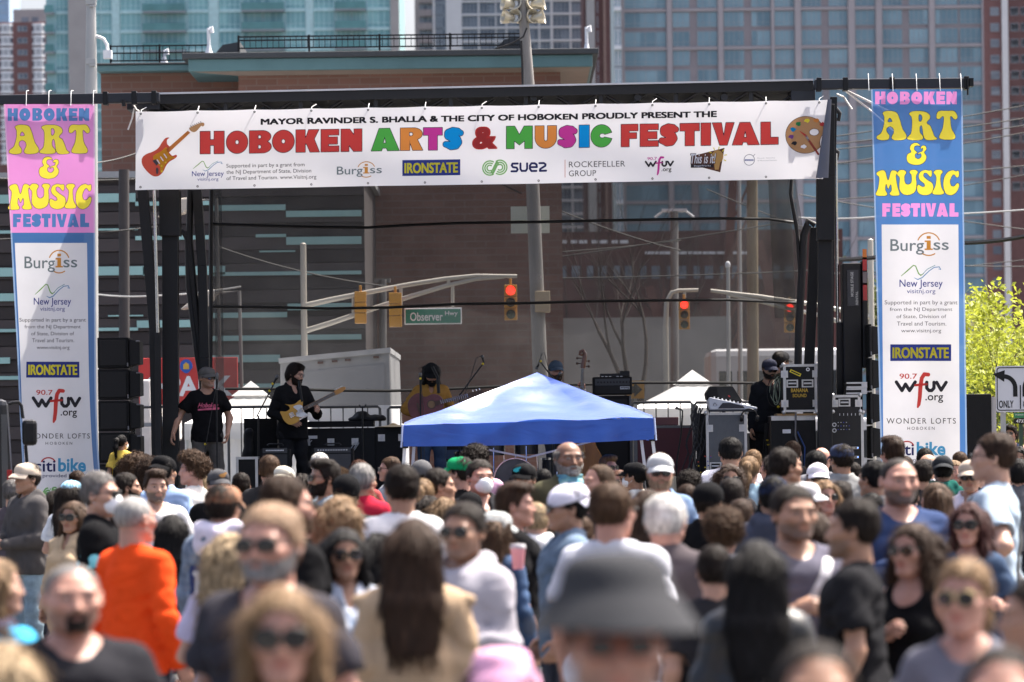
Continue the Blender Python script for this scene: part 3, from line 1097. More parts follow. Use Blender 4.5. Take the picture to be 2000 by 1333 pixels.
def tent(label,Y,pxc,pk,pe,pw,depth,m,cat='tent',vent=True,valance=None,skirt=None,group=None):
 c=at(pxc,pe,Y)
 t=thing("canopy_tent",label,cat,(c.x,Y+depth/2,0),0,group)
 hw=pw*Y/FPX/2
 zp=at(pxc,pk,Y+depth/2).z
 ze=c.z
 hd=depth/2
 b=MB()
 def face(ax,sg):
  def fn(u,v):
   a=u*2-1
   w=1-v
   sag=-0.04*math.sin(PI*v)*(zp-ze)*0.8
   x,y=(a*hw*w,sg*hd*w)if ax=='x' else(sg*hw*w,a*hd*w)
   return(x,y,ze+(zp-ze)*v+sag+0.02*math.sin(u*23+v*9)*v*w)
  o=len(b.f)
  b.grid(fn,20,12)
  if(ax=='x')==(sg>0):
   b.f[o:]=[f[::-1]for f in b.f[o:]]
 for ax in 'xy':
  for sg in(-1,1):
   face(ax,sg)
 if vent:
  k=0.30
  zc=ze+(zp-ze)*(1-k)
  for sx,sy in((1,0),(-1,0),(0,1),(0,-1)):
   if sx:
    vs=[(sx*hw*k,-hd*k,zc+0.03),(sx*hw*k,hd*k,zc+0.03),(0,0,zp+0.10)]
   else:
    vs=[(-hw*k,sy*hd*k,zc+0.03),(hw*k,sy*hd*k,zc+0.03),(0,0,zp+0.10)]
   b.add(vs,[(0,1,2)])
 b.obj("canopy",[m],t,smooth=30)
 vh=valance or 0.25
 b=MB()
 cs=[(-hw,-hd),(hw,-hd),(hw,hd),(-hw,hd)]
 for i in range(4):
  (x0,y0),(x1,y1)=cs[i],cs[(i+1)%4]
  b.grid(lambda u,v:(x0+(x1-x0)*u+0.012*math.sin(u*31+i)*v*(y1!=y0),y0+(y1-y0)*u+0.014*math.sin(u*37+i)*v*(x1!=x0),ze-vh*v),30,3)
 b.obj("valance",[m],t,smooth=60)
 for sx in(-1,1):
  for sy in(-1,1):
   b=MB()
   b.bar((sx*(hw-0.04),sy*(hd-0.04),0),(sx*(hw-0.04),sy*(hd-0.04),ze-0.02),0.035)
   b.obj("leg",[mat("tent_leg",(0.62,0.63,0.60),rough=0.4,metal=0.2)],t)
 if skirt:
  b=MB()
  b.grid(lambda u,v:(-hw+2*hw*u,-hd+0.06+0.03*math.sin(u*40),ze-0.1-(ze-0.1)*v),40,4)
  b.obj("sidewall",[m],t,smooth=60)
 return t
tent("white market tent showing behind the left of the stage between announcer and guitarist",58,478,757,826,236,3.0,TENTW,skirt=True)
tent("white market tent with a vented peak behind the keyboard on the right of the stage",58,1362,735,797,248,3.0,TENTW,skirt=True)
CW=mat("concrete_barrier_wall",(0.30,0.31,0.30),rough=0.9,var=0.15,vs=0.4,bump=0.2,bs=4)
w=MB()
w.box((at(960,0,110).x,110,0),(at(1420,0,110).x,110.4,at(1100,622,110).z))
o=w.obj("retaining_wall",[CW])
tag(o,"pale grey concrete retaining wall far behind the middle of the stage mesh",'wall')
lb=thing("rail_shed","long low dark red building with a row of bright roof openings behind the mesh",'building',(at(1250,0,150).x,150,0))
ox=lb.location.x
b=MB()
b.box((at(960,0,150).x-ox,0,0),(at(1640,0,150).x-ox,14,at(1250,452,150).z))
b.obj("wall",[mat("shed_red",(0.095,0.042,0.038),rough=0.9,var=0.4,vs=0.5)],lb)
for row,(pz0,pz1,pxs)in enumerate(((470,476,range(1075,1222,20)),(492,497,range(1260,1460,14)),(520,545,range(990,1540,26)))):
 for k,px in enumerate(pxs):
  b=MB()
  zz0,zz1=at(px,pz1,150).z,at(px,pz0,150).z
  x=at(px,0,150).x-ox
  b.box((x-0.12-0.08*(k%2),-0.1,zz0),(x+0.12,0.02,zz1))
  b.obj("window",[FRWHITE if row<2 else GREYG],lb)
bus=thing("parked_bus","white bus parked far behind the right of the stage",'bus',(at(1520,0,95).x,95,0))
b=MB()
hw=(at(1660,0,95).x-at(1372,0,95).x)/2
zt=at(1500,681,95).z
b.box((-hw,0,0.45),(hw,2.5,zt))
b.obj("body",[mat("bus_white",(0.50,0.51,0.52),rough=0.35,var=0.04)],bus,bevel=0.18)
for k in range(7):
 b=MB()
 b.box((-hw+0.25+k*(2*hw-0.5)/7,-0.02,zt-1.45),(-hw+0.12+(k+1)*(2*hw-0.5)/7,0.01,zt-0.55))
 b.obj("window",[mat("bus_window",(0.03,0.035,0.04),rough=0.1)],bus,bevel=0.01)
for x in(-hw+0.8,hw-0.9):
 b=MB()
 b.lathe([(0.2,-0.14),(0.46,-0.14),(0.5,0.0),(0.46,0.14),(0.2,0.14)],24,Matrix.Translation((x,0.1,0.5))@Matrix.Rotation(PI/2,4,'X'))
 b.obj("wheel",[mat("tyre",(0.02,0.02,0.02),rough=0.8)],bus,smooth=40)
wv2=thing("passenger_van","white van parked behind the stage right post and banner",'van',(at(1760,0,90).x,90,0))
b=MB()
b.prism([(-2.6,0.4),(2.6,0.4),(2.6,1.2),(2.0,1.35),(1.4,2.35),(-2.6,2.42)],0,1.95)
b.obj("body",[mat("bus_white",(0.50,0.51,0.52))],wv2,bevel=0.1)
for xa_,xb_ in((-2.3,-1.2),(-1.1,0.0),(0.1,1.35)):
 b=MB()
 b.box((xa_,-0.012,1.45),(xb_,0.01,2.1))
 b.obj("window",[mat("bus_window",(0.03,0.035,0.04))],wv2)
for x in(-1.7,1.7):
 b=MB()
 b.lathe([(0.18,-0.12),(0.36,-0.12),(0.38,0),(0.36,0.12),(0.18,0.12)],20,Matrix.Translation((x,0.1,0.38))@Matrix.Rotation(PI/2,4,'X'))
 b.obj("wheel",[mat("tyre",(0.02,0.02,0.02))],wv2,smooth=40)
ws=thing("warning_sign","square yellow warning sign with a black arrow beside the bass amplifier",'sign',(at(1232,0,57).x,57,0))
b=MB()
zc0,zc1=at(1232,779,57).z,at(1232,744,57).z
b.box((-0.13,0,zc0),(0.13,0.02,zc1))
b.obj("panel",[mat("warning_yellow",(0.62,0.30,0.02),rough=0.5)],ws)
b=MB()
zm=(zc0+zc1)/2
b.prism([(-0.12,zm+0.05),(-0.02,zm+0.05),(-0.02,zm+0.11),(0.1,zm),(-0.02,zm-0.11),(-0.02,zm-0.05),(-0.12,zm-0.05)],-0.006,-0.002)
b.obj("arrow",[BLACK_METAL],ws)
b=MB()
b.bar((0,0.045,0),(0,0.045,zc1),0.05)
b.obj("post",[GREY_STEEL],ws)
for i,(p,q,lab)in enumerate((((1432,352),(1405,800),"slanting red brown steel column left of the brown wooden pole behind the mesh"),((1482,470),(1545,760),"slanting red brown steel column right of the brown wooden pole behind the mesh"),((1268,560),(1330,800),"slanting rusty column near the middle of the mesh"))):
 a_,c_=at(*p,120),at(*q,120)
 d=(c_-a_)
 g0=a_+d*(a_.z/(a_.z-c_.z))
 b=MB()
 b.bar(Vector((0,0,0)),a_-g0,0.26)
 for k in range(9):
  t_=k/9
  pp=(a_-g0)*t_
  qq=(a_-g0)*(t_+0.1)
  b.bar(pp+Vector((0.13,0,0)),qq+Vector((0.5,0.0,0)),0.07)
 o=b.obj("steel_column",[mat("rust_red",(0.13,0.06,0.05),rough=0.9,var=0.3,vs=1)],loc=g0)
 tag(o,lab,'column')
def branch(b,p,d,L,r,depth,rng,tips,spread=0.55,seg=4):
 pts,rs=[p],[r]
 q=p.copy()
 dd=d.copy()
 for i in range(seg):
  dd=(dd+Vector((rng.uniform(-1,1),rng.uniform(-1,1),rng.uniform(-0.4,0.8)))*0.16).normalized()
  q=q+dd*(L/seg)
  pts.append(q.copy())
  rs.append(r*(1-0.62*(i+1)/seg))
 b.tube(pts,rs,7 if depth>1 else 5)
 if depth==0:
  tips.append((q,dd))
  tips.append((pts[len(pts)//2],dd))
  return
 n=rng.randint(3,4)
 for k in range(n):
  t=rng.uniform(0.45,1.0)if k else 1.0
  i=min(seg,max(1,int(round(t*seg))))
  nd=(dd+Vector((rng.uniform(-1,1),rng.uniform(-1,1),rng.uniform(-0.25,0.7)))*spread).normalized()
  branch(b,pts[i],nd,L*rng.uniform(0.58,0.80),rs[i]*0.78,depth-1,rng,tips,spread,seg)
def leaf_mat(name,a,b):
 if name in MATS:
  return MATS[name]
 m=mat(name,a,rough=0.55,vs=1.6,translucent=0.45,col2=b)
 return m
def tree(label,base,H,depth,seed,leaf,nleaf,lsize,bark,r0=0.09,spreadr=0.5,lean=0.0,cat='tree',cluster=0.16,group=None,name="leafy_tree"):
 rng=random.Random(seed)
 t=thing(name,label,cat,base,0,group)
 b=MB()
 tips=[]
 branch(b,Vector((0,0,0)),Vector((lean,0,1)).normalized(),H*0.42,r0,depth,rng,tips,spreadr)
 b.obj("trunk",[bark],t,smooth=60)
 if nleaf:
  lm=MB()
  for p,d in tips:
   for k in range(nleaf):
    c=p+Vector((rng.gauss(0,1),rng.gauss(0,1),rng.gauss(0,0.8)))*cluster
    n=Vector((rng.uniform(-1,1),rng.uniform(-1,1),rng.uniform(0,1.2))).normalized()
    u=n.orthogonal().normalized()
    u=(Matrix.Rotation(rng.uniform(0,6.28),4,n)@u)
    w_=n.cross(u)
    s=lsize*rng.uniform(0.6,1.3)
    lm.add([c-u*s,c+w_*s*0.55+n*s*0.15,c+u*s,c-w_*s*0.55+n*s*0.15],[(0,1,2,3)])
  lm.obj("crown",[leaf],t)
 return t
BARK=mat("bark",(0.10,0.08,0.06),rough=0.95,var=0.3,vs=12,stretch=(1,1,0.2),bump=0.4,bs=40)
LEAFY=leaf_mat("spring_leaf",(0.26,0.30,0.025),(0.42,0.45,0.06))
LEAFG=leaf_mat("young_leaf",(0.11,0.17,0.025),(0.26,0.32,0.05))
tree("yellow green spring tree just right of the blue banner",Vector((at(1925,0,57).x,57,0)),3.6,4,11,LEAFY,7,0.05,BARK,0.07,0.62)
tree("taller yellow green spring tree at the right edge of the picture",Vector((at(2030,0,55).x,55,0)),4.3,4,23,LEAFY,6,0.05,BARK,0.08,0.60,lean=-0.12)
tree("bushy young green tree low behind the two-arrow sign",Vector((at(1950,0,60).x,60,0)),3.3,4,5,LEAFG,12,0.055,BARK,0.06,0.8,cluster=0.22)
tree("small pale green tree between the blue banner and the two-arrow sign",Vector((at(1900,0,61).x,61,0)),3.6,4,41,LEAFY,10,0.05,BARK,0.05,0.75,cluster=0.2)
for i,(px,Y,H,lab)in enumerate(((1225,88,7.5,"bare dark tree in the middle behind the mesh"),(1405,130,10.0,"bare tree behind the white bus"),(1110,126,9.0,"bare tree behind the floodlight pole base"),(1540,125,9.0,"bare tree behind the right edge of the mesh"),(1290,135,11.0,"slender bare tree left of the grey lamp bar pole"))):
 tree(lab,Vector((at(px,0,Y).x,Y,0)),H,4,60+i,None,0,0,mat("dark_bark",(0.045,0.036,0.032),rough=0.95,var=0.3,vs=8),0.20 if i==0 else 0.13,0.5,name="bare_tree",group='bare trees behind the mesh')
for i,(px,Y,H,lab)in enumerate(((1450,160,7.0,"dark green tree far behind the bus"),(1620,165,7.5,"olive tree far behind the stage right post"))):
 tree(lab,Vector((at(px,0,Y).x,Y,0)),H,4,80+i,leaf_mat("dull_leaf",(0.05,0.07,0.025),(0.10,0.12,0.04)),9,0.16,BARK,0.16,0.7,cluster=0.45)
tree("olive budding tree behind the wires left of the spring trees",Vector((at(1915,0,120).x,120,0)),5.2,4,90,leaf_mat("bud_leaf",(0.20,0.19,0.09),(0.30,0.28,0.14)),5,0.07,BARK,0.12,0.6,cluster=0.4)
def wire(label,pts,Y0,Y1,r=0.018,sag=0.25,m=CABLE,group='overhead wires'):
 n=24
 P_=[]
 for i in range(len(pts)-1):
  for k in range(n+(i==len(pts)-2)):
   t=k/n
   px=pts[i][0]+(pts[i+1][0]-pts[i][0])*t
   py=pts[i][1]+(pts[i+1][1]-pts[i][1])*t
   T=(i+t)/(len(pts)-1)
   p=at(px,py,Y0+(Y1-Y0)*T)
   p.z-=sag*4*t*(1-t)
   P_.append(p)
 b=MB()
 b.tube(P_,r,5)
 o=b.obj("overhead_wire",[m],smooth=60)
 tag(o,label,'wire',group)
LIGHTW=mat("pale_wire",(0.45,0.45,0.43),rough=0.5)
R_=random.Random(4)
WL='thin dark overhead wire crossing between the buildings behind the stage'
for a,b_,Y in(((1620,268),(2060,195),84),((1620,283),(2060,222),85),((1620,293),(2060,235),86),((1620,322),(2060,248),87),((1620,356),(2060,318),90),((1560,380),(2060,455),92),((1600,392),(2060,330),93),
    ((1600,500),(2060,520),96),((1600,535),(2060,500),97),((-60,470),(330,440),68),((150,320),(290,290),67),((-60,345),(270,350),69),((960,545),(1600,528),80),((960,520),(1560,430),82),((960,500),(1330,470),83),
    ((980,360),(1330,490),78),((560,545),(1050,500),80),((420,480),(760,560),70),((420,470),(980,500),79),((1380,370),(1640,470),90)):
 wire(WL,[a,b_],Y,Y+1,0.014,R_.uniform(0.02,0.12))
wire("thick dark cable sagging at the right of the blue banner",[(1640,508),(1880,475),(2060,448)],62,60,0.035,0.05)
wire("spiky pale cable strung across behind the right banner",[(1560,425),(1720,423),(2060,405)],70,68,0.016,0.03,LIGHTW)
wire("pale grey wire sagging across the siding left of the stage",[(180,574),(300,578),(470,560)],67,66,0.016,0.03,LIGHTW)
for px,py,lab in((440,590,'pale tilted street light head over the siding, left of the mesh'),(395,410,'pale street light head high over the siding beside the stage strut')):
 c=at(px-40,py-5,66.5)
 t=thing("street_light_head",lab,'street light',c)
 b=MB()
 b.prism([(-0.42,-0.18),(0.05,-0.12),(0.34,0.18),(-0.02,0.14)],-0.2,0.2)
 b.obj("housing",[mat("lamp_head",(0.40,0.36,0.31),rough=0.6)],t,bevel=0.03)
 b=MB()
 b.tube([(0.2,0,0.1),(0.6,0,0.14),(0.65,0.1,-c.z)],0.03,8)
 b.obj("bracket_arm",[WEATHERED],t)
YF,YBK=48.0,54.0
TRUSSM=mat("truss_black",(0.009,0.009,0.011),rough=0.5,var=0.2,vs=3,spec=0.5)
BEAMM=mat("beam_blue_black",(0.010,0.012,0.018),rough=0.4,var=0.2,vs=2,spec=0.5)
ROOFU=mat("roof_underside",(0.014,0.014,0.015),rough=0.7,var=0.2,vs=1)
ROOFT=mat("roof_top",(0.55,0.55,0.56),rough=0.5)
DECK=mat("stage_deck",(0.035,0.035,0.036),rough=0.6,var=0.3,vs=2)
SKIRT=mat("stage_skirt",(0.010,0.0105,0.013),rough=0.8,var=0.2,vs=3)
ALU=mat("aluminium_trim",(0.50,0.50,0.50),rough=0.35,metal=0.7,var=0.12,vs=8)
DKGREY=mat("flight_case_grey",(0.085,0.09,0.097),rough=0.6,var=0.12,vs=6,bump=0.15,bs=60)
CASEBK=mat("flight_case_black",(0.009,0.009,0.010),rough=0.6,var=0.2,vs=5,bump=0.15,bs=60,spec=0.22)
AMPBK=mat("amp_tolex",(0.0065,0.0065,0.007),rough=0.65,var=0.2,vs=10,bump=0.3,bs=90,spec=0.2)
GRILL=mat("grille_cloth",(0.035,0.035,0.037),rough=0.9,var=0.15,vs=40)
GRILLB=mat("speaker_grille",(0.006,0.006,0.0065),rough=0.7,var=0.3,vs=60)
CHROME=mat("chrome",(0.6,0.6,0.6),rough=0.18,metal=1.0)
SILVER=mat("silver_paint",(0.45,0.46,0.48),rough=0.4,metal=0.4)
DECKZ=1.16
stage=thing("mobile_stage","black hydraulic mobile stage with a flat trussed roof",'stage',(0,YF,0))
def sp(px,py,Y):
 p=at(px,py,Y)
 return Vector((p.x,p.y-YF,p.z))
zr0=at(330,182,YF).z
rl,rr=at(262,186,YF),at(1588,158,YF)
b=MB()
xl,xr=rl.x,rr.x
for(y0,y1,dz0,dz1,m_)in((-0.05,6.9,0.0,-0.022,0),(-0.03,6.85,-0.024,-0.14,1)):
 zl_,zr_=at(262,186,YF).z+0.02,at(1588,158,YF).z+0.02
 vs=[(xl,y0,zl_+dz1),(xr,y0,zr_+dz1),(xr,y1,zr_+dz1),(xl,y1,zl_+dz1),(xl,y0,zl_+dz0),(xr,y0,zr_+dz0),(xr,y1,zr_+dz0),(xl,y1,zl_+dz0)]
 b.add(vs,[(0,3,2,1),(4,5,6,7),(0,1,5,4),(1,2,6,5),(2,3,7,6),(3,0,4,7)],m_)
b.obj("roof",[ROOFT,ROOFU],stage)
zA=at(262,186,YF).z
b=MB()
for k in range(1,7):
 b.bar((xl+0.1,k*0.95,zA-0.22),(xr-0.1,k*0.95,zA-0.20),0.09,0.12)
for px in range(300,1590,105):
 x=at(px,0,YF).x
 b.bar((x,0.1,zA-0.20),(x,6.7,zA-0.20),0.06,0.08)
b.obj("roof_rib",[TRUSSM],stage)
b=MB()
zt,zb=at(900,183,YF).z,at(900,212,YF).z
for z in(zt,zb):
 for y in(0.05,0.40):
  b.tube([(xl+0.15,y,z),(xr-0.05,y,z)],0.028,8)
n=26
for i in range(n):
 x0=xl+0.2+(xr-xl-0.35)*i/n
 x1=xl+0.2+(xr-xl-0.35)*(i+1)/n
 a,c=(zb,zt)if i%2 else(zt,zb)
 b.tube([(x0,0.05,a),(x1,0.05,c)],0.014,6)
 b.tube([(x0,0.40,a),(x1,0.40,c)],0.014,6)
 if i%3==0:
  b.bar((x0,0.05,zb),(x0,0.05,zt+0.05),0.05,0.05)
b.obj("front_truss",[TRUSSM],stage,smooth=40)
b=MB()
for px in(640,835,1042,1246,1415):
 c=sp(px,190,YF)+Vector((0,0.02,0))
 b.tube([c,c+Vector((0,0.25,0))],0.045,14)
b.obj("pipe_end",[TRUSSM],stage,smooth=40)
for a,c in((248,312),(1545,1592)):
 b=MB()
 b.box(sp(a,215,YF)+Vector((0,-0.02,0)),sp(c,186 if a<900 else 165,YF)+Vector((0,0.5,0)))
 b.obj("roof_corner",[BEAMM],stage,bevel=0.01)
for(x0,y0,x1,y1,tip)in((-40,197,312,191,1),(1590,166,1893,163,0)):
 b=MB()
 p,q=sp(x0,y0,YF-0.3),sp(x1,y1,YF-0.3)
 b.bar(p,q,0.125,0.12)
 b.obj("banner_beam",[BEAMM],stage,bevel=0.012)
 b=MB()
 for t in((0.08,0.70,0.86,0.97)if tip else(0.03,0.2,0.5,0.98)):
  c=p+(q-p)*t
  b.cbox(c,(0.06,0.16,0.165))
 b.obj("beam_bracket",[BLACK_METAL],stage,bevel=0.006)
b=MB()
c=sp(1896,162,YF-0.3)
b.cbox(c,(0.05,0.18,0.10))
b.tube([c+Vector((-0.05,-0.1,0.05)),c+Vector((-0.05,-0.1,-0.16))],0.012,6)
b.tube([sp(241,196,YF-0.4),sp(242,208,YF-0.4)],0.025,8)
b.obj("beam_bolt",[BLACK_METAL],stage,smooth=40)
def post(name,pts,w,Y,m=BLACK_METAL,d=None,**k):
 b=MB()
 P_=[sp(px,py,Y)for px,py in pts]
 for i in range(len(P_)-1):
  b.bar(P_[i],P_[i+1],w,d or w)
 return b.obj(name,[m],stage,bevel=0.006,**k)
zdk=HY+(CAMZ-0.1)*FPX/YF
post("lift_column",[(332,372),(333,462)],0.26,YF+0.5)
post("lift_column",[(333,458),(335,1130)],0.20,YF+0.55)
post("leg_brace",[(279,372),(302,640),(312,1120)],0.13,YF+0.2)
post("leg_brace",[(385,372),(395,520),(400,700),(402,1120)],0.115,YF+0.9)
post("leg_brace",[(318,215),(318,372)],0.2,YF+0.6)
post("ram_sleeve",[(308,650),(311,1100)],0.075,YF+0.1)
b=MB()
b.tube([sp(301,372,YF+0.1),sp(308,652,YF+0.1)],0.022,12)
b.obj("ram_rod",[CHROME],stage,smooth=60)
b=MB()
for pts,r in(([(372,372),(370,470),(378,560),(392,690),(396,760)],0.045),([(362,452),(366,470),(368,560),(384,690),(398,770)],0.035),([(312,440),(316,456),(330,462),(356,452),(366,470)],0.03),([(318,372),(322,420),(318,450)],0.035)):
 b.tube([sp(x,y,YF+0.95)for x,y in pts],r,8)
b.obj("hydraulic_hose",[CABLE],stage,smooth=60)
post("lift_column",[(1612,205),(1612,345),(1612,470)],0.22,YF+0.4)
post("lift_column",[(1611,440),(1611,1130)],0.175,YF+0.5)
post("leg_brace",[(1592,445),(1580,720),(1574,1120)],0.13,YF+2.1)
post("leg_brace",[(1628,190),(1622,520),(1618,1120)],0.09,YF+1.6)
post("ram_sleeve",[(1640,630),(1641,1100)],0.085,YF+1.65)
b=MB()
b.tube([sp(1632,300,YF+1.65),sp(1636,632,YF+1.65)],0.022,12)
b.obj("ram_rod",[CHROME],stage,smooth=60)
b=MB()
for pts,r in(([(1578,440),(1570,460),(1566,540),(1560,640),(1558,740)],0.05),([(1546,352),(1544,380),(1556,440),(1564,560),(1562,700)],0.022),([(1572,450),(1578,432),(1592,440)],0.04),([(1632,212),(1640,222),(1638,234),(1628,232)],0.03),([(1628,292),(1636,298),(1634,310),(1626,306)],0.035)):
 b.tube([sp(x,y,YF+1.95)for x,y in pts],r,8)
b.obj("hydraulic_hose",[CABLE],stage,smooth=60)
b=MB()
b.box((xl-0.1,-0.1,DECKZ-0.10),(xr+0.25,6.6,DECKZ))
b.obj("deck",[DECK],stage)
b=MB()
b.grid(lambda u,v:(xl-0.05+(xr-xl+0.2)*u,-0.07+0.025*math.sin(u*160),(DECKZ-0.1)*(1-v)),160,3)
b.obj("skirt",[SKIRT],stage,smooth=60)
b=MB()
b.box((xl-0.12,-0.13,DECKZ-0.06),(xr+0.27,-0.10,DECKZ+0.004))
b.obj("deck_edge",[mat("deck_edge",(0.11,0.12,0.14),rough=0.5)],stage)
tl=thing("trailer_gate","upright black trailer tongue with red reflector stickers right of the stage post",'trailer',(at(1662,0,YF+1.5).x,YF+1.5,0))
ox=tl.location.x
b=MB()
zT=at(1662,514,YF+1.5).z
x0,x1=at(1639,0,YF+1.5).x-ox,at(1676,0,YF+1.5).x-ox
b.box((x0,0,0),(x1,0.35,zT))
b.box((x1+0.003,-0.04,at(0,740,YF+1.5).z),(x1+0.075,0.3,zT+0.03))
b.obj("frame",[BLACK_METAL],tl,bevel=0.015)
b=MB()
b.box((x0+0.06,-0.012,at(0,618,YF+1.5).z),(x1-0.04,-0.002,at(0,548,YF+1.5).z))
b.obj("decal",[mat("decal_dark",(0.03,0.03,0.035),rough=0.3)],tl)
zc=at(0,585,YF+1.5).z
def vertical_text(body,cx,z0,z1,hgt,y,m_,parent,bold=0.02):
 vs,fs=fit_text(body,z0,z1,0,hgt,bold=bold)
 b=MB()
 b.add([(cx-z+hgt/2,y,x)for x,z in vs],fs)
 return b.obj("lettering",[m_],parent)
LTXT=mat("decal_text",(0.42,0.42,0.40),rough=0.5)
vertical_text("MOBILE STAGE",x0+0.12,at(0,600,YF+1.5).z,at(0,552,YF+1.5).z,0.035,-0.016,LTXT,tl)
vertical_text("RENTAL",x0+0.18,at(0,616,YF+1.5).z,at(0,590,YF+1.5).z,0.03,-0.016,LTXT,tl)
for p0,p1,m_ in((528,514,mat("amber_lens",(0.55,0.16,0.02),rough=0.3)),(552,530,mat("red_reflector",(0.35,0.02,0.02),rough=0.3)),(608,580,mat("red_reflector",(0.35,0.02,0.02))),(578,556,mat("dull_reflector",(0.16,0.13,0.13),rough=0.4))):
 b=MB()
 b.box((x1+0.012,-0.052,at(0,p0,YF+1.5).z),(x1+0.066,-0.042,at(0,p1,YF+1.5).z+0.04))
 b.obj("reflector",[m_],tl)
SCRIM=mat("scrim_mesh",(0.066,0.067,0.066),rough=0.9,var=0.3,vs=2.5,clear=0.37,translucent=0.30,spec=0.05)
scr=thing("stage_backdrop","see-through black mesh backdrop across the back of the stage",'backdrop',(0,YBK,0))
b=MB()
pa,pb_=at(412,330,YBK),at(1545,330,YBK)
zbot,ztop=at(900,790,YBK).z,at(900,300,YBK).z
def scr_fn(u,v):
 xr_=at(1545+(0 if v<0.6 else 0)+22*math.sin(PI*min(1,(1-v)*1.15))**2,0,YBK).x
 x=pa.x+(xr_-pa.x)*u
 return(x,0.05*math.sin(u*16+v*3)+0.03*math.sin(u*41-v*5)+0.06*math.sin(v*7)*math.sin(u*5),zbot+(ztop-zbot)*v)
b.grid(scr_fn,70,26)
b.obj("mesh_sheet",[SCRIM],scr,smooth=60)
b=MB()
b.grid(lambda u,v:(at(413+16*u,0,YBK).x,-0.06+0.02*math.sin(v*20),zbot+(ztop-zbot)*v),3,20)
b.grid(lambda u,v:(at(1505+42*u-12*v,0,YBK).x,-0.08+0.03*math.sin(u*9+v*4),at(0,640,YBK).z+(ztop-at(0,640,YBK).z)*v),8,20)
b.obj("mesh_hem",[SCRIM],scr,smooth=60)
for pts in([(412,438),(500,441),(620,444),(720,445),(800,440),(900,436),(1050,434),(1240,430),(1400,427),(1500,428),(1553,435)],
   [(412,599),(500,600),(640,603),(760,601),(900,594),(1010,593),(1150,589),(1300,587),(1420,586),(1560,592)],
   [(440,760),(560,760),(650,763),(760,764),(860,761),(980,755),(1060,752),(1160,751),(1240,748),(1400,748),(1500,749)]):
 b=MB()
 P_=[at(x,y,YBK-0.15)-Vector((0,YBK,0))for x,y in pts]
 b.tube(P_,0.022,6)
 b.obj("rope",[CABLE],scr,smooth=60)
b=MB()
b.tube([at(x,y,YBK-0.2)-Vector((0,YBK,0))for x,y in((413,360),(412,450),(412,600),(411,740))],0.03,6)
b.tube([at(x,y,YBK-0.2)-Vector((0,YBK,0))for x,y in((1546,345),(1546,390),(1556,450),(1568,520),(1566,620),(1560,700))],0.025,6)
b.obj("edge_cord",[CABLE],scr,smooth=60)
BARR=mat("barrier_steel",(0.10,0.10,0.10),rough=0.5,metal=0.4)
def barrier(px0,px1,py,Y,label):
 a,c=at(px0,py,Y),at(px1,py,Y)
 t=thing("crowd_barrier",label,'barrier',((a.x+c.x)/2,Y,DECKZ),0,'crowd barriers behind the stage')
 hw=(c.x-a.x)/2
 h=a.z-DECKZ
 b=MB()
 b.tube([(-hw,0,0.0),(-hw,0,h-0.03),(-hw+0.03,0,h),(hw-0.03,0,h),(hw,0,h-0.03),(hw,0,0.0)],0.02,8)
 b.tube([(-hw,0,0.15),(hw,0,0.15)],0.018,8)
 b.obj("frame",[BARR],t,smooth=40)
 n=int(2*hw/0.15)
 b=MB()
 for i in range(1,n):
  x=-hw+2*hw*i/n
  b.tube([(x,0,0.15),(x,0,h)],0.009,6)
 b.obj("bars",[BARR],t,smooth=40)
 return t
for a,c,lab in((252,345,'barrier by the left lift column'),(446,545,'barrier in front of the left white tent'),(598,742,'barrier between the guitarist and the acoustic player'),(758,905,'barrier behind the acoustic player'),(1234,1352,'barrier in front of the right white tent'),(1356,1482,'barrier behind the keyboard case')):
 barrier(a,c,796 if a<1000 else 787,YBK-0.5,'black steel '+lab)
def line_array(label,px0,px1,py0,py1,Y,n,front=False):
 xa,xb=at(px0,0,Y).x,at(px1,0,Y).x
 t=thing("speaker_stack",label,'loudspeaker',((xa+xb)/2,Y,0))
 ox=t.location.x
 z1,z0=at(px0,py0,Y).z,at(px0,py1,Y).z
 h=(z1-z0)/n
 for i in range(n):
  b=MB()
  za,zb2=z0+h*i+0.008,z0+h*(i+1)-0.008
  b.prism([(xa-ox,za),(xb-ox-0.14,za),(xb-ox-0.14,zb2),(xa-ox,zb2)],0,0.55,0)
  b.prism([(xb-ox-0.135,za+0.02),(xb-ox,za+0.05),(xb-ox,zb2-0.05),(xb-ox-0.135,zb2-0.02)],0.03,0.5,1)
  b.box((xa-ox+0.03,-0.012,za+0.03),(xb-ox-0.17,0.002,zb2-0.03),1)
  b.cbox((xb-ox-0.15,-0.01,za+0.04),(0.02,0.03,0.05),2)
  b.cbox((xb-ox-0.02,-0.005,zb2-0.05),(0.05,0.03,0.02),2)
  b.obj("cabinet",[AMPBK,GRILLB,mat("rigging_pin",(0.16,0.16,0.17),rough=0.4,metal=0.6)],t,bevel=0.006)
 b=MB()
 b.box((xa-ox,0.02,0),(xb-ox-0.1,0.52,z0))
 b.obj("base",[AMPBK],t)
 return t
line_array("tall black loudspeaker stack beside the pink banner left of the stage",182,264,659,1030,YF+0.6,6)
line_array("narrow black loudspeaker stack between the trailer tongue and the blue banner",1690,1716,632,1030,YF+0.9,6)
t=thing("speaker_cabinet","big black loudspeaker cabinet right of the blue banner",'loudspeaker',(at(1908,0,YF+0.5).x,YF+0.5,0))
ox=t.location.x
b=MB()
b.box((at(1870,0,YF+.5).x-ox,0,0.9),(at(1927,0,YF+.5).x-ox,0.6,at(1900,770,YF+.5).z))
b.obj("cabinet",[AMPBK],t,bevel=0.01)
b=MB()
b.box((at(1927,0,YF+.5).x-ox+0.004,0.05,0.9),(at(1937,0,YF+.5).x-ox,0.55,at(1900,776,YF+.5).z))
for z in(1.3,1.9):
 b.cbox((at(1934,0,YF+.5).x-ox,0.03,z),(0.06,0.03,0.03))
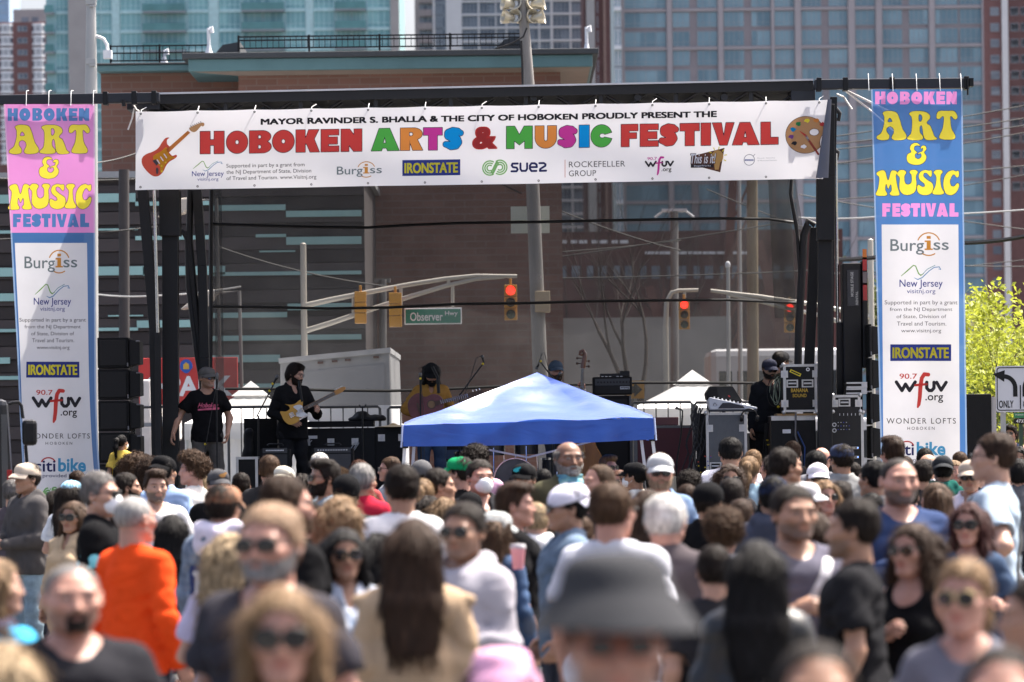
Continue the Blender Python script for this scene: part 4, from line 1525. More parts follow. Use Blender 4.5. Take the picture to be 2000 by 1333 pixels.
b.obj("back_panel",[mat("beige_panel",(0.45,0.42,0.40),rough=0.6)],t)
b=MB()
b.box((-0.35,0.05,0),(0.35,0.55,0.9))
b.obj("riser",[SKIRT],t)
def case(name,label,Y,px0,px1,py0,py1,body,depth=0.6,trim=True,handles=(),latches=(),lid=None,group=None,cat='flight case',z0=None,corners=True):
 a,c=at(px0,py1,Y),at(px1,py0,Y)
 zb_=max(a.z,DECKZ)if z0 is None else z0
 t=thing(name,label,cat,((a.x+c.x)/2,Y,zb_),0,group)
 hw=(c.x-a.x)/2
 h=c.z-zb_
 b=MB()
 b.box((-hw,0,0),(hw,depth,h))
 b.obj("body",[body],t,bevel=0.006)
 if trim:
  b=MB()
  w=0.028
  for x in(-hw,hw-w):
   b.box((x-0.003,-0.004,0),(x+w+0.003,0.02,h))
  b.box((-hw,-0.0035,h-w),(hw,0.021,h+0.004))
  b.box((-hw,-0.0035,0),(hw,0.021,w))
  for x in(-hw-0.0035,hw-0.006):
   b.box((x,-0.005,h-w),(x+0.0095,depth,h+0.0045))
  b.obj("edge_trim",[ALU],t)
 if lid:
  b=MB()
  z=h-lid
  b.box((-hw-0.002,-0.006,z-0.02),(hw+0.002,0.01,z+0.02))
  b.obj("lid_trim",[ALU],t)
 if corners and trim:
  b=MB()
  for x in(-hw,hw):
   for z in(0,h):
    b.sphere((x,0.0,z),0.028,8,6)
  b.obj("corner_ball",[ALU],t,smooth=60)
 for fx,fz in handles:
  b=MB()
  x,z=-hw+2*hw*fx,h*fz
  b.box((x-0.075,-0.010,z-0.05),(x+0.075,-0.002,z+0.05),0)
  b.box((x-0.055,-0.013,z-0.034),(x+0.055,-0.009,z+0.034),1)
  b.tube([(x-0.05,-0.02,z),(x+0.05,-0.02,z)],0.011,8,2)
  b.obj("handle",[ALU,BLACK_METAL,SILVER],t)
 for fx,fz in latches:
  b=MB()
  x,z=-hw+2*hw*fx,h*fz
  b.box((x-0.045,-0.010,z-0.045),(x+0.045,-0.002,z+0.045),0)
  b.cbox((x,-0.014,z),(0.03,0.012,0.05),1)
  b.obj("latch",[ALU,SILVER],t)
 return t
def put_text(parent,body,cx,cz,w,h,y,m_,bold=0.0,name="lettering",rot=0.0,**k):
 vs,fs=fit_text(body,-w/2,w/2,-h/2,h/2,bold=bold,**k)
 c,s=math.cos(rot),math.sin(rot)
 b=MB()
 b.add([(cx+x*c-z*s,y,cz+x*s+z*c)for x,z in vs],fs)
 return b.obj(name,[m_],parent)
YELLOWT=mat("stencil_yellow",(0.40,0.26,0.03),rough=0.6)
WHITET=mat("label_white",(0.62,0.62,0.63),rough=0.6)
Yc=YF+1.2
c1=case("flight_case","big black flight case with a white label under the stencilled case",Yc,1508,1593,813,985,CASEBK,0.7,trim=False)
b=MB()
b.box((-0.28,-0.01,0),(0.28,0.01,0.03))
hw=(at(1593,0,Yc).x-at(1508,0,Yc).x)/2
h1=at(1550,813,Yc).z-DECKZ
b.box((-hw-0.004,-0.006,h1-0.055),(hw+0.004,0.7,h1+0.004))
b.obj("edge_trim",[ALU],c1)
b=MB()
b.box((-0.14,-0.006,h1-0.22),(-0.035,-0.002,h1-0.17))
b.obj("paper_label",[WHITET],c1)
b=MB()
b.box((-0.02,-0.006,h1-0.26),(0.06,-0.002,h1-0.12))
b.box((0.10,-0.0055,0.12),(0.18,-0.002,0.24))
b.obj("recess",[BLACK_METAL],c1)
b=MB()
b.tube([(0.02,-0.02,h1+0.2),(0.03,-0.03,h1),(0.02,-0.03,h1-0.25),(0.10,-0.03,h1-0.5),(0.08,-0.03,0.0)],0.012,6,0)
b.tube([(0.05,-0.02,h1-0.2),(0.14,-0.03,h1-0.4),(0.12,-0.03,0.0)],0.010,6,1)
b.obj("cable",[mat("grey_cable",(0.14,0.14,0.15),rough=0.5),mat("blue_cable",(0.02,0.06,0.22),rough=0.5)],c1,smooth=60)
z2=DECKZ+h1+0.03
c2=case("flight_case","black silver-edged flight case with yellow stencilled words, on top of the big case",Yc-0.05,1531,1595,712,806,CASEBK,0.6,handles=((0.26,0.60),(0.72,0.60)),latches=((0.03,0.80),(0.97,0.80),(0.03,0.18),(0.97,0.18)),z0=z2+0.02)
H2=at(1563,712,Yc).z-z2-0.02
put_text(c2,"BANANA",-0.01,H2*0.455,0.22,0.05,-0.006,YELLOWT,0.03)
put_text(c2,"SOUND",-0.01,H2*0.345,0.18,0.045,-0.006,YELLOWT,0.03)
b=MB()
M_=Matrix.Translation((-0.06,0,H2*0.82))@Matrix.Rotation(rad(25),4,'Y')
b.box((-0.075,-0.006,-0.02),(0.075,-0.003,0.02),0,M_)
b.box((-0.06,-0.0075,-0.008),(0.06,-0.0062,0.008),1,M_)
b.obj("tape_strip",[mat("yellow_tape",(0.62,0.50,0.03),rough=0.5),BLACK_METAL],c2)
b=MB()
M_=Matrix.Translation((0.10,-0.004,H2*0.89))@Matrix.Rotation(PI/2,4,'X')
b.lathe([(0.012,0),(0.024,0.0),(0.024,0.002),(0.012,0.002)],16,M_)
b.obj("round_sticker",[WHITET],c2)
b=MB()
b.box((-0.30,0.02,-0.045),(0.28,0.6,-0.018))
b.obj("plywood_board",[mat("plywood",(0.30,0.19,0.09),rough=0.8)],c2)
r1=case("amplifier_rack","open amplifier rack with rows of silver faced amps and blue lights",Yc-0.3,1617,1686,806,960,CASEBK,0.6,cat='amplifier rack')
hw=(at(1686,0,Yc-.3).x-at(1617,0,Yc-.3).x)/2
H=at(1650,806,Yc-.3).z-DECKZ
b=MB()
b.box((-hw+0.035,-0.007,0.05),(hw-0.035,-0.0045,H-0.05))
b.obj("rack_front",[mat("rack_black",(0.008,0.008,0.009),rough=0.6)],r1)
for k in range(4):
 z=H*(0.14+0.105*k)
 b=MB()
 b.box((-hw+0.05,-0.013,z),(hw-0.05,-0.0075,z+0.075),0)
 b.box((-hw+0.17,-0.016,z+0.022),(hw-0.06,-0.0135,z+0.055),1)
 for x in(0.02,0.07,0.13):
  b.cbox((x,-0.017,z+0.038),(0.014,0.006,0.014),0)
 for x in(-0.18,-0.15,-0.12):
  b.cbox((x,-0.015,z+0.038),(0.012,0.006,0.012),1)
 b.cbox((0.155,-0.018,z+0.04),(0.012,0.006,0.012),2)
 b.obj("amplifier",[BLACK_METAL,mat("amp_face",(0.36,0.33,0.29),rough=0.4,metal=0.4),mat("blue_led",(0.05,0.1,0.5),emit=(0.15,0.3,1.0),estr=2.0)],r1)
b=MB()
for cz in(0.69,0.755):
 M_=Matrix.Translation((-hw+0.085,-0.012,H*cz))@Matrix.Rotation(PI/2,4,'X')
 b.lathe([(0.016,0),(0.028,0),(0.028,0.006),(0.016,0.006)],16,M_,0)
for k in range(14):
 b.cbox((-0.09+0.035*(k%5),-0.012,H*(0.70+0.04*(k//5))),(0.012,0.01,0.010),0 if k%3 else 1)
for k in range(6):
 b.cbox((-0.07+0.05*k,-0.012,H*0.87),(0.008,0.012,0.03),0)
b.obj("patch_panel",[SILVER,mat("blue_knob",(0.03,0.06,0.4))],r1)
r2=case("drawer_case","black silver-edged drawer case on top of the amplifier rack",Yc-0.3,1627,1680,772,804,CASEBK,0.5,handles=((0.42,0.55),),latches=((0.06,0.5),(0.94,0.5)),z0=DECKZ+H+0.012)
zz=DECKZ+H+0.012+at(1650,772,Yc-.3).z-at(1650,804,Yc-.3).z
for k,(xo,lab)in enumerate(((0.0,"lower one of two thin silver striped boxes on the drawer case"),(0.02,"upper one of two thin silver striped boxes on the drawer case"))):
 t=thing("equipment_box",lab,'box',(at(1664+xo*30,0,Yc-.3).x,Yc-0.28,zz+0.012+k*0.078),0,'thin boxes on the drawer case')
 b=MB()
 b.box((-0.13,0,0),(0.13,0.4,0.074))
 b.obj("body",[CASEBK],t,bevel=0.004)
 b=MB()
 for z in(0.0,0.054):
  b.box((-0.132,-0.004,z),(0.132,0.01,z+0.02))
 b.box((0.06,-0.006,0.021),(0.131,0.01,0.053))
 b.obj("silver_band",[SILVER],t)
Yk=YF+0.9
g1=case("road_case","tall grey road case with butterfly latches under the silver mixing desk",Yk,1381,1458,806,975,DKGREY,0.7,handles=((0.22,0.38),(0.80,0.38)),latches=((0.08,0.82),(0.90,0.82)))
H=at(1420,806,Yk).z-DECKZ
kb=thing("mixing_desk","slanted silver mixing desk on the grey road case",'mixer',(at(1432,0,Yk).x,Yk-0.02,DECKZ+H+0.006))
b=MB()
b.prism([(-0.36,0.03),(0.24,0.03),(0.24,0.055),(-0.36,0.19),(-0.38,0.15)],-0.02,0.5)
b.obj("body",[mat("desk_silver",(0.46,0.48,0.52),rough=0.4,metal=0.2)],kb,bevel=0.008)
b=MB()
b.prism([(-0.26,0.045),(0.08,0.045),(0.06,0.075),(-0.10,0.115),(-0.20,0.115)],-0.026,-0.0215)
b.box((-0.36,-0.026,0.004),(0.24,0.45,0.028))
b.obj("side_panel",[mat("desk_dark",(0.02,0.022,0.03),rough=0.4)],kb)
b=MB()
for k in range(10):
 x=-0.30+0.05*k
 z=0.19-(x+0.36)*0.225
 b.tube([(x,0.05+0.03*(k%2),z-0.005),(x,0.05+0.03*(k%2),z+0.022)],0.009,8)
b.obj("knob",[WHITET],kb,smooth=40)
b=MB()
b.tube([(-0.32,-0.024,0.09),(-0.30,-0.024,0.12),(-0.27,-0.024,0.09),(-0.30,-0.024,0.07),(-0.32,-0.024,0.09)],0.003,5)
b.obj("dial_mark",[BLACK_METAL],kb)
hp=thing("headphones","black headphones hanging off the silver mixing desk",'headphones',(at(1453,0,Yk).x,Yk-0.06,DECKZ+H-0.06))
b=MB()
b.tube([(0.10*math.cos(a),0,0.10*math.sin(a))for a in[PI*k/12 for k in range(13)]],0.010,8)
b.obj("headband",[BLACK_METAL],hp,smooth=60)
for x in(-0.10,0.10):
 b=MB()
 b.lathe([(0.0,-0.02),(0.035,-0.02),(0.042,0.0),(0.035,0.02),(0.0,0.02)],14,Matrix.Translation((x,0,-0.02))@Matrix.Rotation(PI/2,4,'Y'))
 b.obj("ear_cup",[CASEBK],hp,smooth=40)
def wedge(label,c,w,d,h,rz,name="stage_monitor",tilt=0):
 t=thing(name,label,'monitor speaker',c,rz)
 if tilt:
  t.rotation_euler=(rad(tilt),0,rz)
 b=MB()
 M_=Matrix.Rotation(PI/2,4,'Z')
 prof=[(-d/2,0),(d/2,0),(d/2,h*0.35),(d*0.08,h),(-d*0.25,h),(-d/2,h*0.45)]
 b.prism(prof,-w/2,w/2,0,M_)
 b.obj("cabinet",[AMPBK],t,bevel=0.008)
 b=MB()
 p=Vector((0,d/2,h*0.35))
 q=Vector((0,d*0.08,h))
 M2=Matrix.Rotation(PI/2,4,'Z')
 nrm=Vector((0,h*0.65,d*0.42)).normalized()*0.006
 vs=[]
 for s in(-1,1):
  for t_ in(0.06,0.94):
   pt=p+(q-p)*t_+nrm
   vs.append((s*w*0.46,pt.y,pt.z))
 pr=[Vector(v)for v in vs]
 R=Matrix.Rotation(0,4,'Z')
 b.add(pr,[(0,1,3,2)])
 b.obj("grille",[GRILLB],t)
 b=MB()
 m0=p+(q-p)*0.5+nrm*2
 b.cbox(m0,(0.06,0.01,0.025))
 b.obj("badge",[mat("red_badge",(0.30,0.03,0.03))],t)
 return t
wm=thing("stage_monitor","black wedge monitor perched above the silver mixing desk",'monitor speaker',(at(1407,0,Yk).x,Yk+0.3,at(1407,783,Yk).z))
b=MB()
q=[(at(x,0,Yk).x-wm.location.x,at(1407,y,Yk).z-wm.location.z)for x,y in((1371,768),(1380,754),(1423,754),(1443,786),(1373,781))]
b.prism(q,-0.15,0.35)
b.obj("cabinet",[AMPBK],wm,bevel=0.01)
b=MB()
c=[((x-0.0),z)for x,z in q]
b.prism([(c[1][0]+0.07,c[1][1]-0.012),(c[2][0]-0.01,c[2][1]-0.012),(c[3][0]-0.03,c[3][1]+0.015),(c[1][0]+0.10,c[4][1]+0.03)],-0.158,-0.153,0)
b.prism([(0.04,-0.03+0.1),(0.06,0.07),(0.075,0.045),(0.055,0.045)],-0.164,-0.160,1)
b.obj("grille",[GRILLB,mat("red_badge",(0.30,0.03,0.03))],wm)
b=MB()
b.tube([(0,0.1,-0.02),(0,0.1,DECKZ-wm.location.z)],0.025,10)
b.tube([(-0.02,-0.2,0.0),(-0.02,-0.22,DECKZ-wm.location.z)],0.018,8)
b.obj("stand",[BLACK_METAL],wm,smooth=40)
ct=thing("cable_tower","black stage box with tangled cables and yellow tags beside the grey road case",'stage box',(at(1367,0,Yk).x,Yk+0.1,DECKZ))
b=MB()
b.box((-0.09,0,0),(0.09,0.4,at(1367,808,Yk).z-DECKZ))
b.obj("box",[CASEBK],ct,bevel=0.006)
rr_=random.Random(3)
b=MB()
for k in range(16):
 p=Vector((rr_.uniform(-0.18,0.12),-0.06-rr_.random()*0.06,at(1367,800-rr_.uniform(-10,10),Yk).z-DECKZ))
 pts=[p]
 for j in range(5):
  p=p+Vector((rr_.uniform(-0.10,0.09),rr_.uniform(-0.02,0.02),-rr_.uniform(0.12,0.22)))
  pts.append(p.copy())
 pts[-1].z=0.02
 b.tube(pts,0.008,5)
for k in range(12):
 c=Vector((rr_.uniform(-0.35,0.2),-0.15-rr_.random()*0.1,0.02))
 b.tube([c+Vector((0.12*math.cos(a),0.03*math.sin(a),0.05+0.05*math.sin(a*1.0)+0.01*k))for a in[2*PI*j/12 for j in range(13)]],0.009,5)
b.obj("cable_bundle",[CABLE],ct,smooth=60)
b=MB()
for k in range(22):
 b.cbox((rr_.uniform(-0.12,0.1),-0.13,rr_.uniform(0.05,0.6)),(0.016,0.012,0.014),rr_.choice((0,0,0,1,2)))
b.obj("cable_tag",[mat("tag_yellow",(0.60,0.45,0.02)),mat("tag_red",(0.4,0.05,0.03)),mat("tag_blue",(0.03,0.08,0.4))],ct)
wedge("small black wedge monitor lying at the front edge below the grey road case",(at(1378,0,YF+.4).x,YF+0.4,DECKZ),0.42,0.38,0.36,PI+0.5)
bx2=case("speaker_cabinet","plain black box between the grey road case and the stagehands",YF+2.0,1465,1500,846,985,AMPBK,0.5,trim=False,cat='loudspeaker')
Ya=YF+3.0
ba=case("bass_cabinet","tall black bass cabinet under the amp head behind the blue canopy",Ya,1152,1232,773,985,AMPBK,0.5,trim=False,cat='amplifier')
H=at(1192,773,Ya).z-DECKZ
b=MB()
hw=(at(1232,0,Ya).x-at(1152,0,Ya).x)/2
b.box((-hw+0.04,-0.008,0.05),(hw-0.04,-0.002,H-0.05))
b.obj("grille",[GRILLB],ba)
b=MB()
for x in(-hw,hw):
 b.bar((x,-0.004,0),(x,-0.004,H),0.022)
b.obj("corner_trim",[mat("dull_trim",(0.10,0.10,0.10),rough=0.4,metal=0.5)],ba)
ah=thing("bass_amp_head","black bass amplifier head with a small maker plate right of the double bass",'amplifier',(at(1187,0,Ya).x,Ya,DECKZ+H+0.01))
hw=(at(1225,0,Ya).x-at(1148,0,Ya).x)/2
hh=at(1187,733,Ya).z-at(1187,768,Ya).z
b=MB()
b.box((-hw,0,0),(hw,0.35,hh))
b.obj("body",[AMPBK],ah,bevel=0.012)
b=MB()
b.box((-hw+0.03,-0.006,hh*0.52),(hw-0.03,-0.002,hh*0.9),0)
b.box((-hw+0.03,-0.007,hh*0.08),(hw-0.03,-0.002,hh*0.50),1)
b.obj("front_panel",[mat("amp_panel",(0.035,0.037,0.042),rough=0.4),GRILLB],ah)
b=MB()
for k in range(11):
 b.tube([(-hw+0.07+k*0.042,-0.02,hh*0.70),(-hw+0.07+k*0.042,-0.004,hh*0.70)],0.012,10,0)
for x in(-0.10,-0.05,0.0,0.10,0.15):
 b.cbox((x-0.03,0.02,hh+0.006),(0.03,0.02,0.008),1)
b.obj("knob",[BLACK_METAL,WHITET],ah,smooth=40)
b=MB()
b.box((hw-0.16,-0.010,hh*0.30),(hw-0.035,-0.0075,hh*0.46),0)
b.obj("maker_plate",[SILVER],ah)
put_text(ah,"ampeg",hw-0.0975,hh*0.375,0.11,hh*0.12,-0.0115,BLACK_METAL,0.02)
b=MB()
b.box((-hw+0.1,0.03,hh+0.002),(hw-0.16,0.25,hh+0.045))
b.box((hw-0.16,0.02,hh+0.002),(hw-0.03,0.2,hh+0.08))
b.obj("top_unit",[BLACK_METAL],ah,bevel=0.006)
mc=case("road_case","wide maroon case with a steel top edge behind the canopy's right leg",YF+2.2,1246,1352,832,985,mat("maroon_case",(0.06,0.010,0.014),rough=0.6,var=0.15),0.6,trim=False)
b=MB()
hw=(at(1352,0,YF+2.2).x-at(1246,0,YF+2.2).x)/2
H=at(1300,832,YF+2.2).z-DECKZ
b.box((-hw-0.004,-0.006,H-0.03),(hw+0.004,0.6,H+0.004))
b.box((-hw-0.05,-0.005,0),(-hw-0.004,0.1,H+0.2))
b.obj("edge_trim",[mat("dull_trim",(0.10,0.10,0.10))],mc)
mc2=case("road_case","dark red case lid lying along the maroon case",YF+2.35,1247,1325,815,829,mat("maroon_lid",(0.12,0.045,0.045),rough=0.6),0.5,trim=False,z0=DECKZ+H+0.006)
def mic_stand(label,Y,pts,boom=None,mic=None,base=True,r=0.011,micr=0.022,cable=None,tags=()):
 P_=[at(x,y,Y)for x,y in pts]
 foot=Vector((P_[-1].x,Y,DECKZ))
 t=thing("microphone_stand",label,'microphone stand',foot,0,'microphone stands on the stage')
 b=MB()
 b.tube([p-foot for p in P_]+[Vector((P_[-1].x-foot.x,0,0.01))],r,8)
 b.obj("pole",[BLACK_METAL],t,smooth=50)
 if base:
  b=MB()
  for a in(0.4,2.5,4.6):
   b.tube([(0,0,0.12),(0.28*math.cos(a),0.28*math.sin(a),0.012)],0.009,6)
  b.obj("tripod",[BLACK_METAL],t,smooth=50)
 if boom:
  b=MB()
  b.tube([at(x,y,Y)-foot for x,y in boom],0.009,8)
  b.obj("boom",[BLACK_METAL],t,smooth=50)
 if mic:
  a,c=at(*mic[0],Y)-foot,at(*mic[1],Y)-foot
  d=(c-a)
  b=MB()
  b.tube([a,a+d*0.6],[0.011,0.016],10,0)
  b.tube([a+d*0.6,a+d*0.7,a+d*0.9,a+d],[0.018,micr,micr,micr*0.5],10,1)
  b.obj("microphone",[BLACK_METAL,mat("mic_grille",(0.10,0.10,0.10),rough=0.4,metal=0.6)],t,smooth=50)
 if cable:
  b=MB()
  b.tube([at(x,y,Y-0.03)-foot for x,y in cable],0.005,5)
  b.obj("cable",[CABLE],t,smooth=50)
 for(x,y)in tags:
  b=MB()
  b.sphere(at(x,y,Y-0.01)-foot,0.016,8,6)
  b.obj("cable_tag",[mat("tag_yellow",(0.60,0.45,0.02))],t)
 return t
mic_stand("straight microphone stand in front of the announcer",YF+0.25,[(423,762),(424,880),(425,985)],mic=((423,760),(424,728)),cable=[(423,750),(400,880),(398,930),(404,985)],tags=((401,868),))
mic_stand("slanted boom microphone stand left of the electric guitarist",YF+1.5,[(505,812),(505,985)],boom=[(501,815),(537,746)],mic=((535,748),(543,733)),tags=((532,750),(526,764)))
mic_stand("short upright stand with a padded yoke in the middle of the back line",YF+2.0,[(708,796),(709,985)],boom=[(702,791),(704,796),(712,796),(715,790)])
mic_stand("microphone stand in front of the acoustic guitar player",YF+1.6,[(821,745),(822,850),(823,985)],mic=((821,746),(821,728)),cable=[(822,742),(826,790),(829,830),(827,985)],tags=((821,740),))
mic_stand("tall boom microphone stand right of the acoustic guitar player",YF+2.4,[(898,770),(897,985)],boom=[(898,772),(946,707)],mic=((945,708),(941,694)),cable=[(941,695),(930,700),(920,735),(910,765),(900,790)],tags=((943,711),))
mic_stand("boom microphone stand left of the bassist's face above the canopy",YF+2.6,[(1085,745),(1085,985)],boom=[(1085,745),(1056,708)],mic=((1052,712),(1047,722)),cable=[(1050,716),(1058,692),(1063,688),(1068,708),(1076,740)],tags=((1056,706),))
mic_stand("goose-neck microphone stand beside the tangled cables on the right",YF+1.2,[(1333,812),(1330,850),(1322,900),(1320,985)],boom=[(1333,812),(1333,803),(1329,799)],mic=((1330,801),(1319,796)))
mic_stand("microphone at the bassist's mouth on a short boom",YF+2.2,[(1078,770),(1078,985)],boom=[(1078,772),(1086,742)],mic=((1086,743),(1096,727)),micr=0.026)
case("flight_case","long black flight case row with a paper label behind the guitarist's legs",YF+2.6,595,732,836,985,CASEBK,0.7,trim=False,latches=((0.04,0.82),(0.38,0.82),(0.72,0.82)))
lc=case("flight_case","square black flight case left of the blue canopy's corner",YF+2.65,733,786,834,985,CASEBK,0.7,trim=False,latches=((0.25,0.86),(0.97,0.86)))
kc=case("keyboard_case","long thin black keyboard lying on the row of black cases",YF+2.55,592,730,822,834,AMPBK,0.45,trim=False,cat='keyboard',z0=at(660,835,YF+2.6).z+0.004)
b=MB()
wl=at(606,843,YF+2.5)
lb_=[o for o in bpy.data.objects if o.get('label','').startswith('long black flight case')][0]
b.box((-0.42,-0.006,0.86),(-0.29,-0.002,0.90))
b.obj("paper_label",[WHITET],lb_)
b=MB()
for k,(x0,z0_,x1,z1_)in enumerate(((-0.02,0.45,0.20,0.80),(0.02,0.45,0.25,0.82),(0.14,0.62,0.26,0.80),(-0.50,0.70,-0.36,0.84))):
 b.tube([(x0,-0.03,z0_),(x1,-0.03,z1_)],0.006,6)
b.obj("folded_stand",[SILVER],lb_)
bag=thing("gig_bag_pile","crumpled black bag lying on the right end of the long keyboard",'bag',(at(706,0,YF+2.5).x,YF+2.7,at(706,823,YF+2.6).z))
F=Field((-0.35,-0.2,-0.05),(0.35,0.25,0.25),0.015)
F.ell((0,0,0.03),(0.26,0.15,0.06),k=0.02)
F.ell((-0.06,0,0.06),(0.10,0.12,0.06),k=0.05)
n1=wave_noise(3,9,20,60)
F.displace(lambda X,Y,Z:0.012*n1(X,Y,Z))
F.cut(lambda X,Y,Z:-Z)
V,Q=F.surface()
link_mesh(mesh_np("bag",V,Q,[CASEBK]),"bag",bag)
def combo(label,Y,px0,px1,py0,py1,grille,trim=True,name="guitar_amp"):
 t=case(name,label,Y,px0,px1,py0,py1,AMPBK,0.3,trim=False,cat='amplifier',group='guitar amplifiers on the stage')
 hw=(at(px1,0,Y).x-at(px0,0,Y).x)/2
 H=at(px0,py0,Y).z-DECKZ
 b=MB()
 b.box((-hw+0.03,-0.010,0.05),(hw-0.03,-0.003,H-0.11))
 b.obj("grille",[grille],t)
 b=MB()
 b.box((-hw+0.03,-0.011,H-0.095),(hw-0.03,-0.003,H-0.03),0)
 for k in range(12):
  b.cbox((-hw+0.08+(2*hw-0.16)*k/11,-0.018,H-0.06),(0.016,0.016,0.016),1)
 b.obj("control_panel",[mat("amp_panel",(0.035,0.037,0.042)),WHITET],t)
 b=MB()
 b.tube([(-0.1,0.15,H),(-0.08,0.15,H+0.02),(0.08,0.15,H+0.02),(0.1,0.15,H)],0.012,8)
 b.obj("carry_handle",[BLACK_METAL],t,smooth=40)
 return t
a1=combo("small black combo amp with script badge at the guitarist's feet",YF+1.0,509,566,878,985,GRILL)
put_text(a1,"Fender",-0.12,0.30,0.10,0.045,-0.014,WHITET,0.0,shear=0.4)
combo("black combo amp with a big grey grille right of the guitarist",YF+1.0,610,690,876,985,mat("grille_grey",(0.055,0.055,0.058),rough=0.9))
case("speaker_cabinet","tall black cabinet left of the guitarist with boom stand in front",YF+2.4,478,541,817,985,AMPBK,0.5,trim=False,cat='loudspeaker')
case("speaker_cabinet","low black box on the deck left of the combo amp",YF+0.7,462,503,893,985,AMPBK,0.4,trim=True,corners=False,cat='loudspeaker')
gb=thing("gig_bag","upright black gig bag leaning by the announcer's right side",'bag',(at(472,0,YF+2.2).x,YF+2.2,DECKZ))
F=Field((-0.25,-0.2,0),(0.25,0.2,1.1),0.015)
F.ell((0,0,0.30),(0.15,0.07,0.32),k=0.03)
F.cone((0,0,0.5),(0.02,0.03,0.96),0.075,0.06,k=0.06)
F.displace(lambda X,Y,Z:0.006*n1(X,Y,Z))
F.cut(lambda X,Y,Z:-Z)
V,Q=F.surface()
link_mesh(mesh_np("bag",V,Q,[CASEBK]),"bag",gb)
lt=thing("lift_control","black lectern-like control box beside the left lift column",'control box',(at(382,0,YF+1.4).x,YF+1.4,DECKZ))
b=MB()
b.box((-0.05,0,0.55),(0.09,0.2,0.98),0)
b.box((-0.12,0.02,0.0),(-0.06,0.16,0.85),0)
b.box((-0.2,0.05,0.5),(0.0,0.12,0.56),0)
b.obj("box",[CASEBK],lt,bevel=0.006)
b=MB()
b.box((-0.33,-0.01,0.62),(-0.28,0.05,0.85))
b.obj("plate",[SILVER],lt)
tt=thing("work_table","brown topped table with cabling behind the left lift column",'table',(at(285,0,YF+2.2).x,YF+2.2,0))
b=MB()
zt_=at(285,826,YF+2.2).z
b.box((-0.28,0,zt_-0.05),(0.30,0.6,zt_))
b.obj("table_top",[mat("grey_top",(0.50,0.51,0.52),rough=0.5)],tt)
b=MB()
b.box((0.0,0.05,0.9),(0.18,0.09,zt_-0.052))
b.obj("side_panel",[mat("plywood",(0.30,0.19,0.09))],tt)
for x in(-0.26,0.28):
 b=MB()
 b.bar((x,0.3,0),(x,0.3,zt_-0.05),0.05)
 b.obj("leg",[BLACK_METAL],tt)
wt=thing("water_tank","rounded pale plastic post beside the parking sign",'post',(at(270,0,60).x,60,0))
b=MB()
b.box((-0.05,0,0),(0.12,0.2,at(270,742,60).z))
b.box((0.10,0.02,at(280,812,60).z-0.4),(0.55,0.6,at(280,812,60).z))
b.sphere((0.2,0.2,at(280,806,60).z),(0.10,0.1,0.18),14,8)
b.obj("body",[mat("pale_plastic",(0.62,0.58,0.55),rough=0.5)],wt,bevel=0.03)
dk=thing("drum_kit","dark drum kit half hidden under the blue canopy",'drum kit',(at(995,0,YF+2.6).x,YF+2.6,DECKZ))
DRUM=mat("drum_shell",(0.02,0.02,0.024),rough=0.25,spec=0.6)
b=MB()
M_=Matrix.Translation((0,0,0.30))@Matrix.Rotation(PI/2,4,'X')
b.lathe([(0.275,-0.22),(0.275,0.22)],36,M_)
b.obj("bass_drum",[DRUM],dk,smooth=40)
b=MB()
b.lathe([(0.0,0.221),(0.27,0.221)],36,M_)
b.obj("drum_head",[mat("drum_head",(0.10,0.09,0.09),rough=0.3,var=0.4,vs=4)],dk)
b=MB()
b.lathe([(0.272,0.20),(0.288,0.20),(0.288,0.235),(0.272,0.235),(0.272,0.20)],36,M_)
b.obj("hoop",[CHROME],dk,smooth=40)
for(x,y,z,r,h)in((-0.28,0.1,0.72,0.15,0.2),(0.15,0.1,0.74,0.16,0.22),(0.55,-0.1,0.40,0.20,0.35),(-0.65,0.0,0.60,0.18,0.14)):
 b=MB()
 b.lathe([(0,h/2),(r,h/2),(r,-h/2),(0,-h/2)],28,Matrix.Translation((x,y,z)))
 b.obj("tom_drum" if h>0.15 else "snare_drum",[DRUM],dk,smooth=40)
 b=MB()
 b.lathe([(r,h/2-0.02),(r+0.012,h/2-0.02),(r+0.012,h/2+0.008),(r,h/2+0.008)],28,Matrix.Translation((x,y,z)))
 b.obj("rim",[CHROME],dk,smooth=40)
 b=MB()
 for a in(0.5,2.6,4.7):
  b.tube([(x+r*math.cos(a),y+r*math.sin(a),z),(x+r*1.2*math.cos(a),y+r*1.2*math.sin(a),0.0)],0.010,6)
 b.obj("drum_leg",[CHROME],dk)
cy=thing("cymbal_stack","brass cymbal lying on the square black case left of the blue canopy",'cymbal',at(768,834,YF+2.8))
b=MB()
b.lathe([(0.0,0.05),(0.03,0.045),(0.06,0.025),(0.24,0.0),(0.24,-0.003),(0.0,0.02)],30)
b.obj("cymbal",[mat("brass",(0.45,0.33,0.14),rough=0.3,metal=0.9)],cy,smooth=50)
rk=thing("equipment_rack","grey rack unit with bright face plates under the canopy's left corner",'amplifier rack',(at(885,0,YF+2.5).x,YF+2.5,DECKZ))
b=MB()
b.box((-0.22,0,0),(0.22,0.4,0.75),0)
for k in range(4):
 b.box((-0.19,-0.008,0.10+0.16*k),(0.19,0.0,0.22+0.16*k),1+k%2)
b.obj("body",[CASEBK,SILVER,mat("rack_blue",(0.03,0.06,0.12),rough=0.4)],rk)
b=MB()
b.tube([(-0.16,-0.1,0.42),(-0.1,-0.11,0.44),(0.0,-0.1,0.42),(0.02,-0.1,0.36)],0.012,6)
b.obj("yellow_cable",[mat("tag_yellow",(0.60,0.45,0.02))],rk,smooth=50)
wedge("dark wedge monitor on the deck in front of the guitarist",(at(585,0,YF+.35).x,YF+0.35,DECKZ),0.6,0.42,0.34,PI)
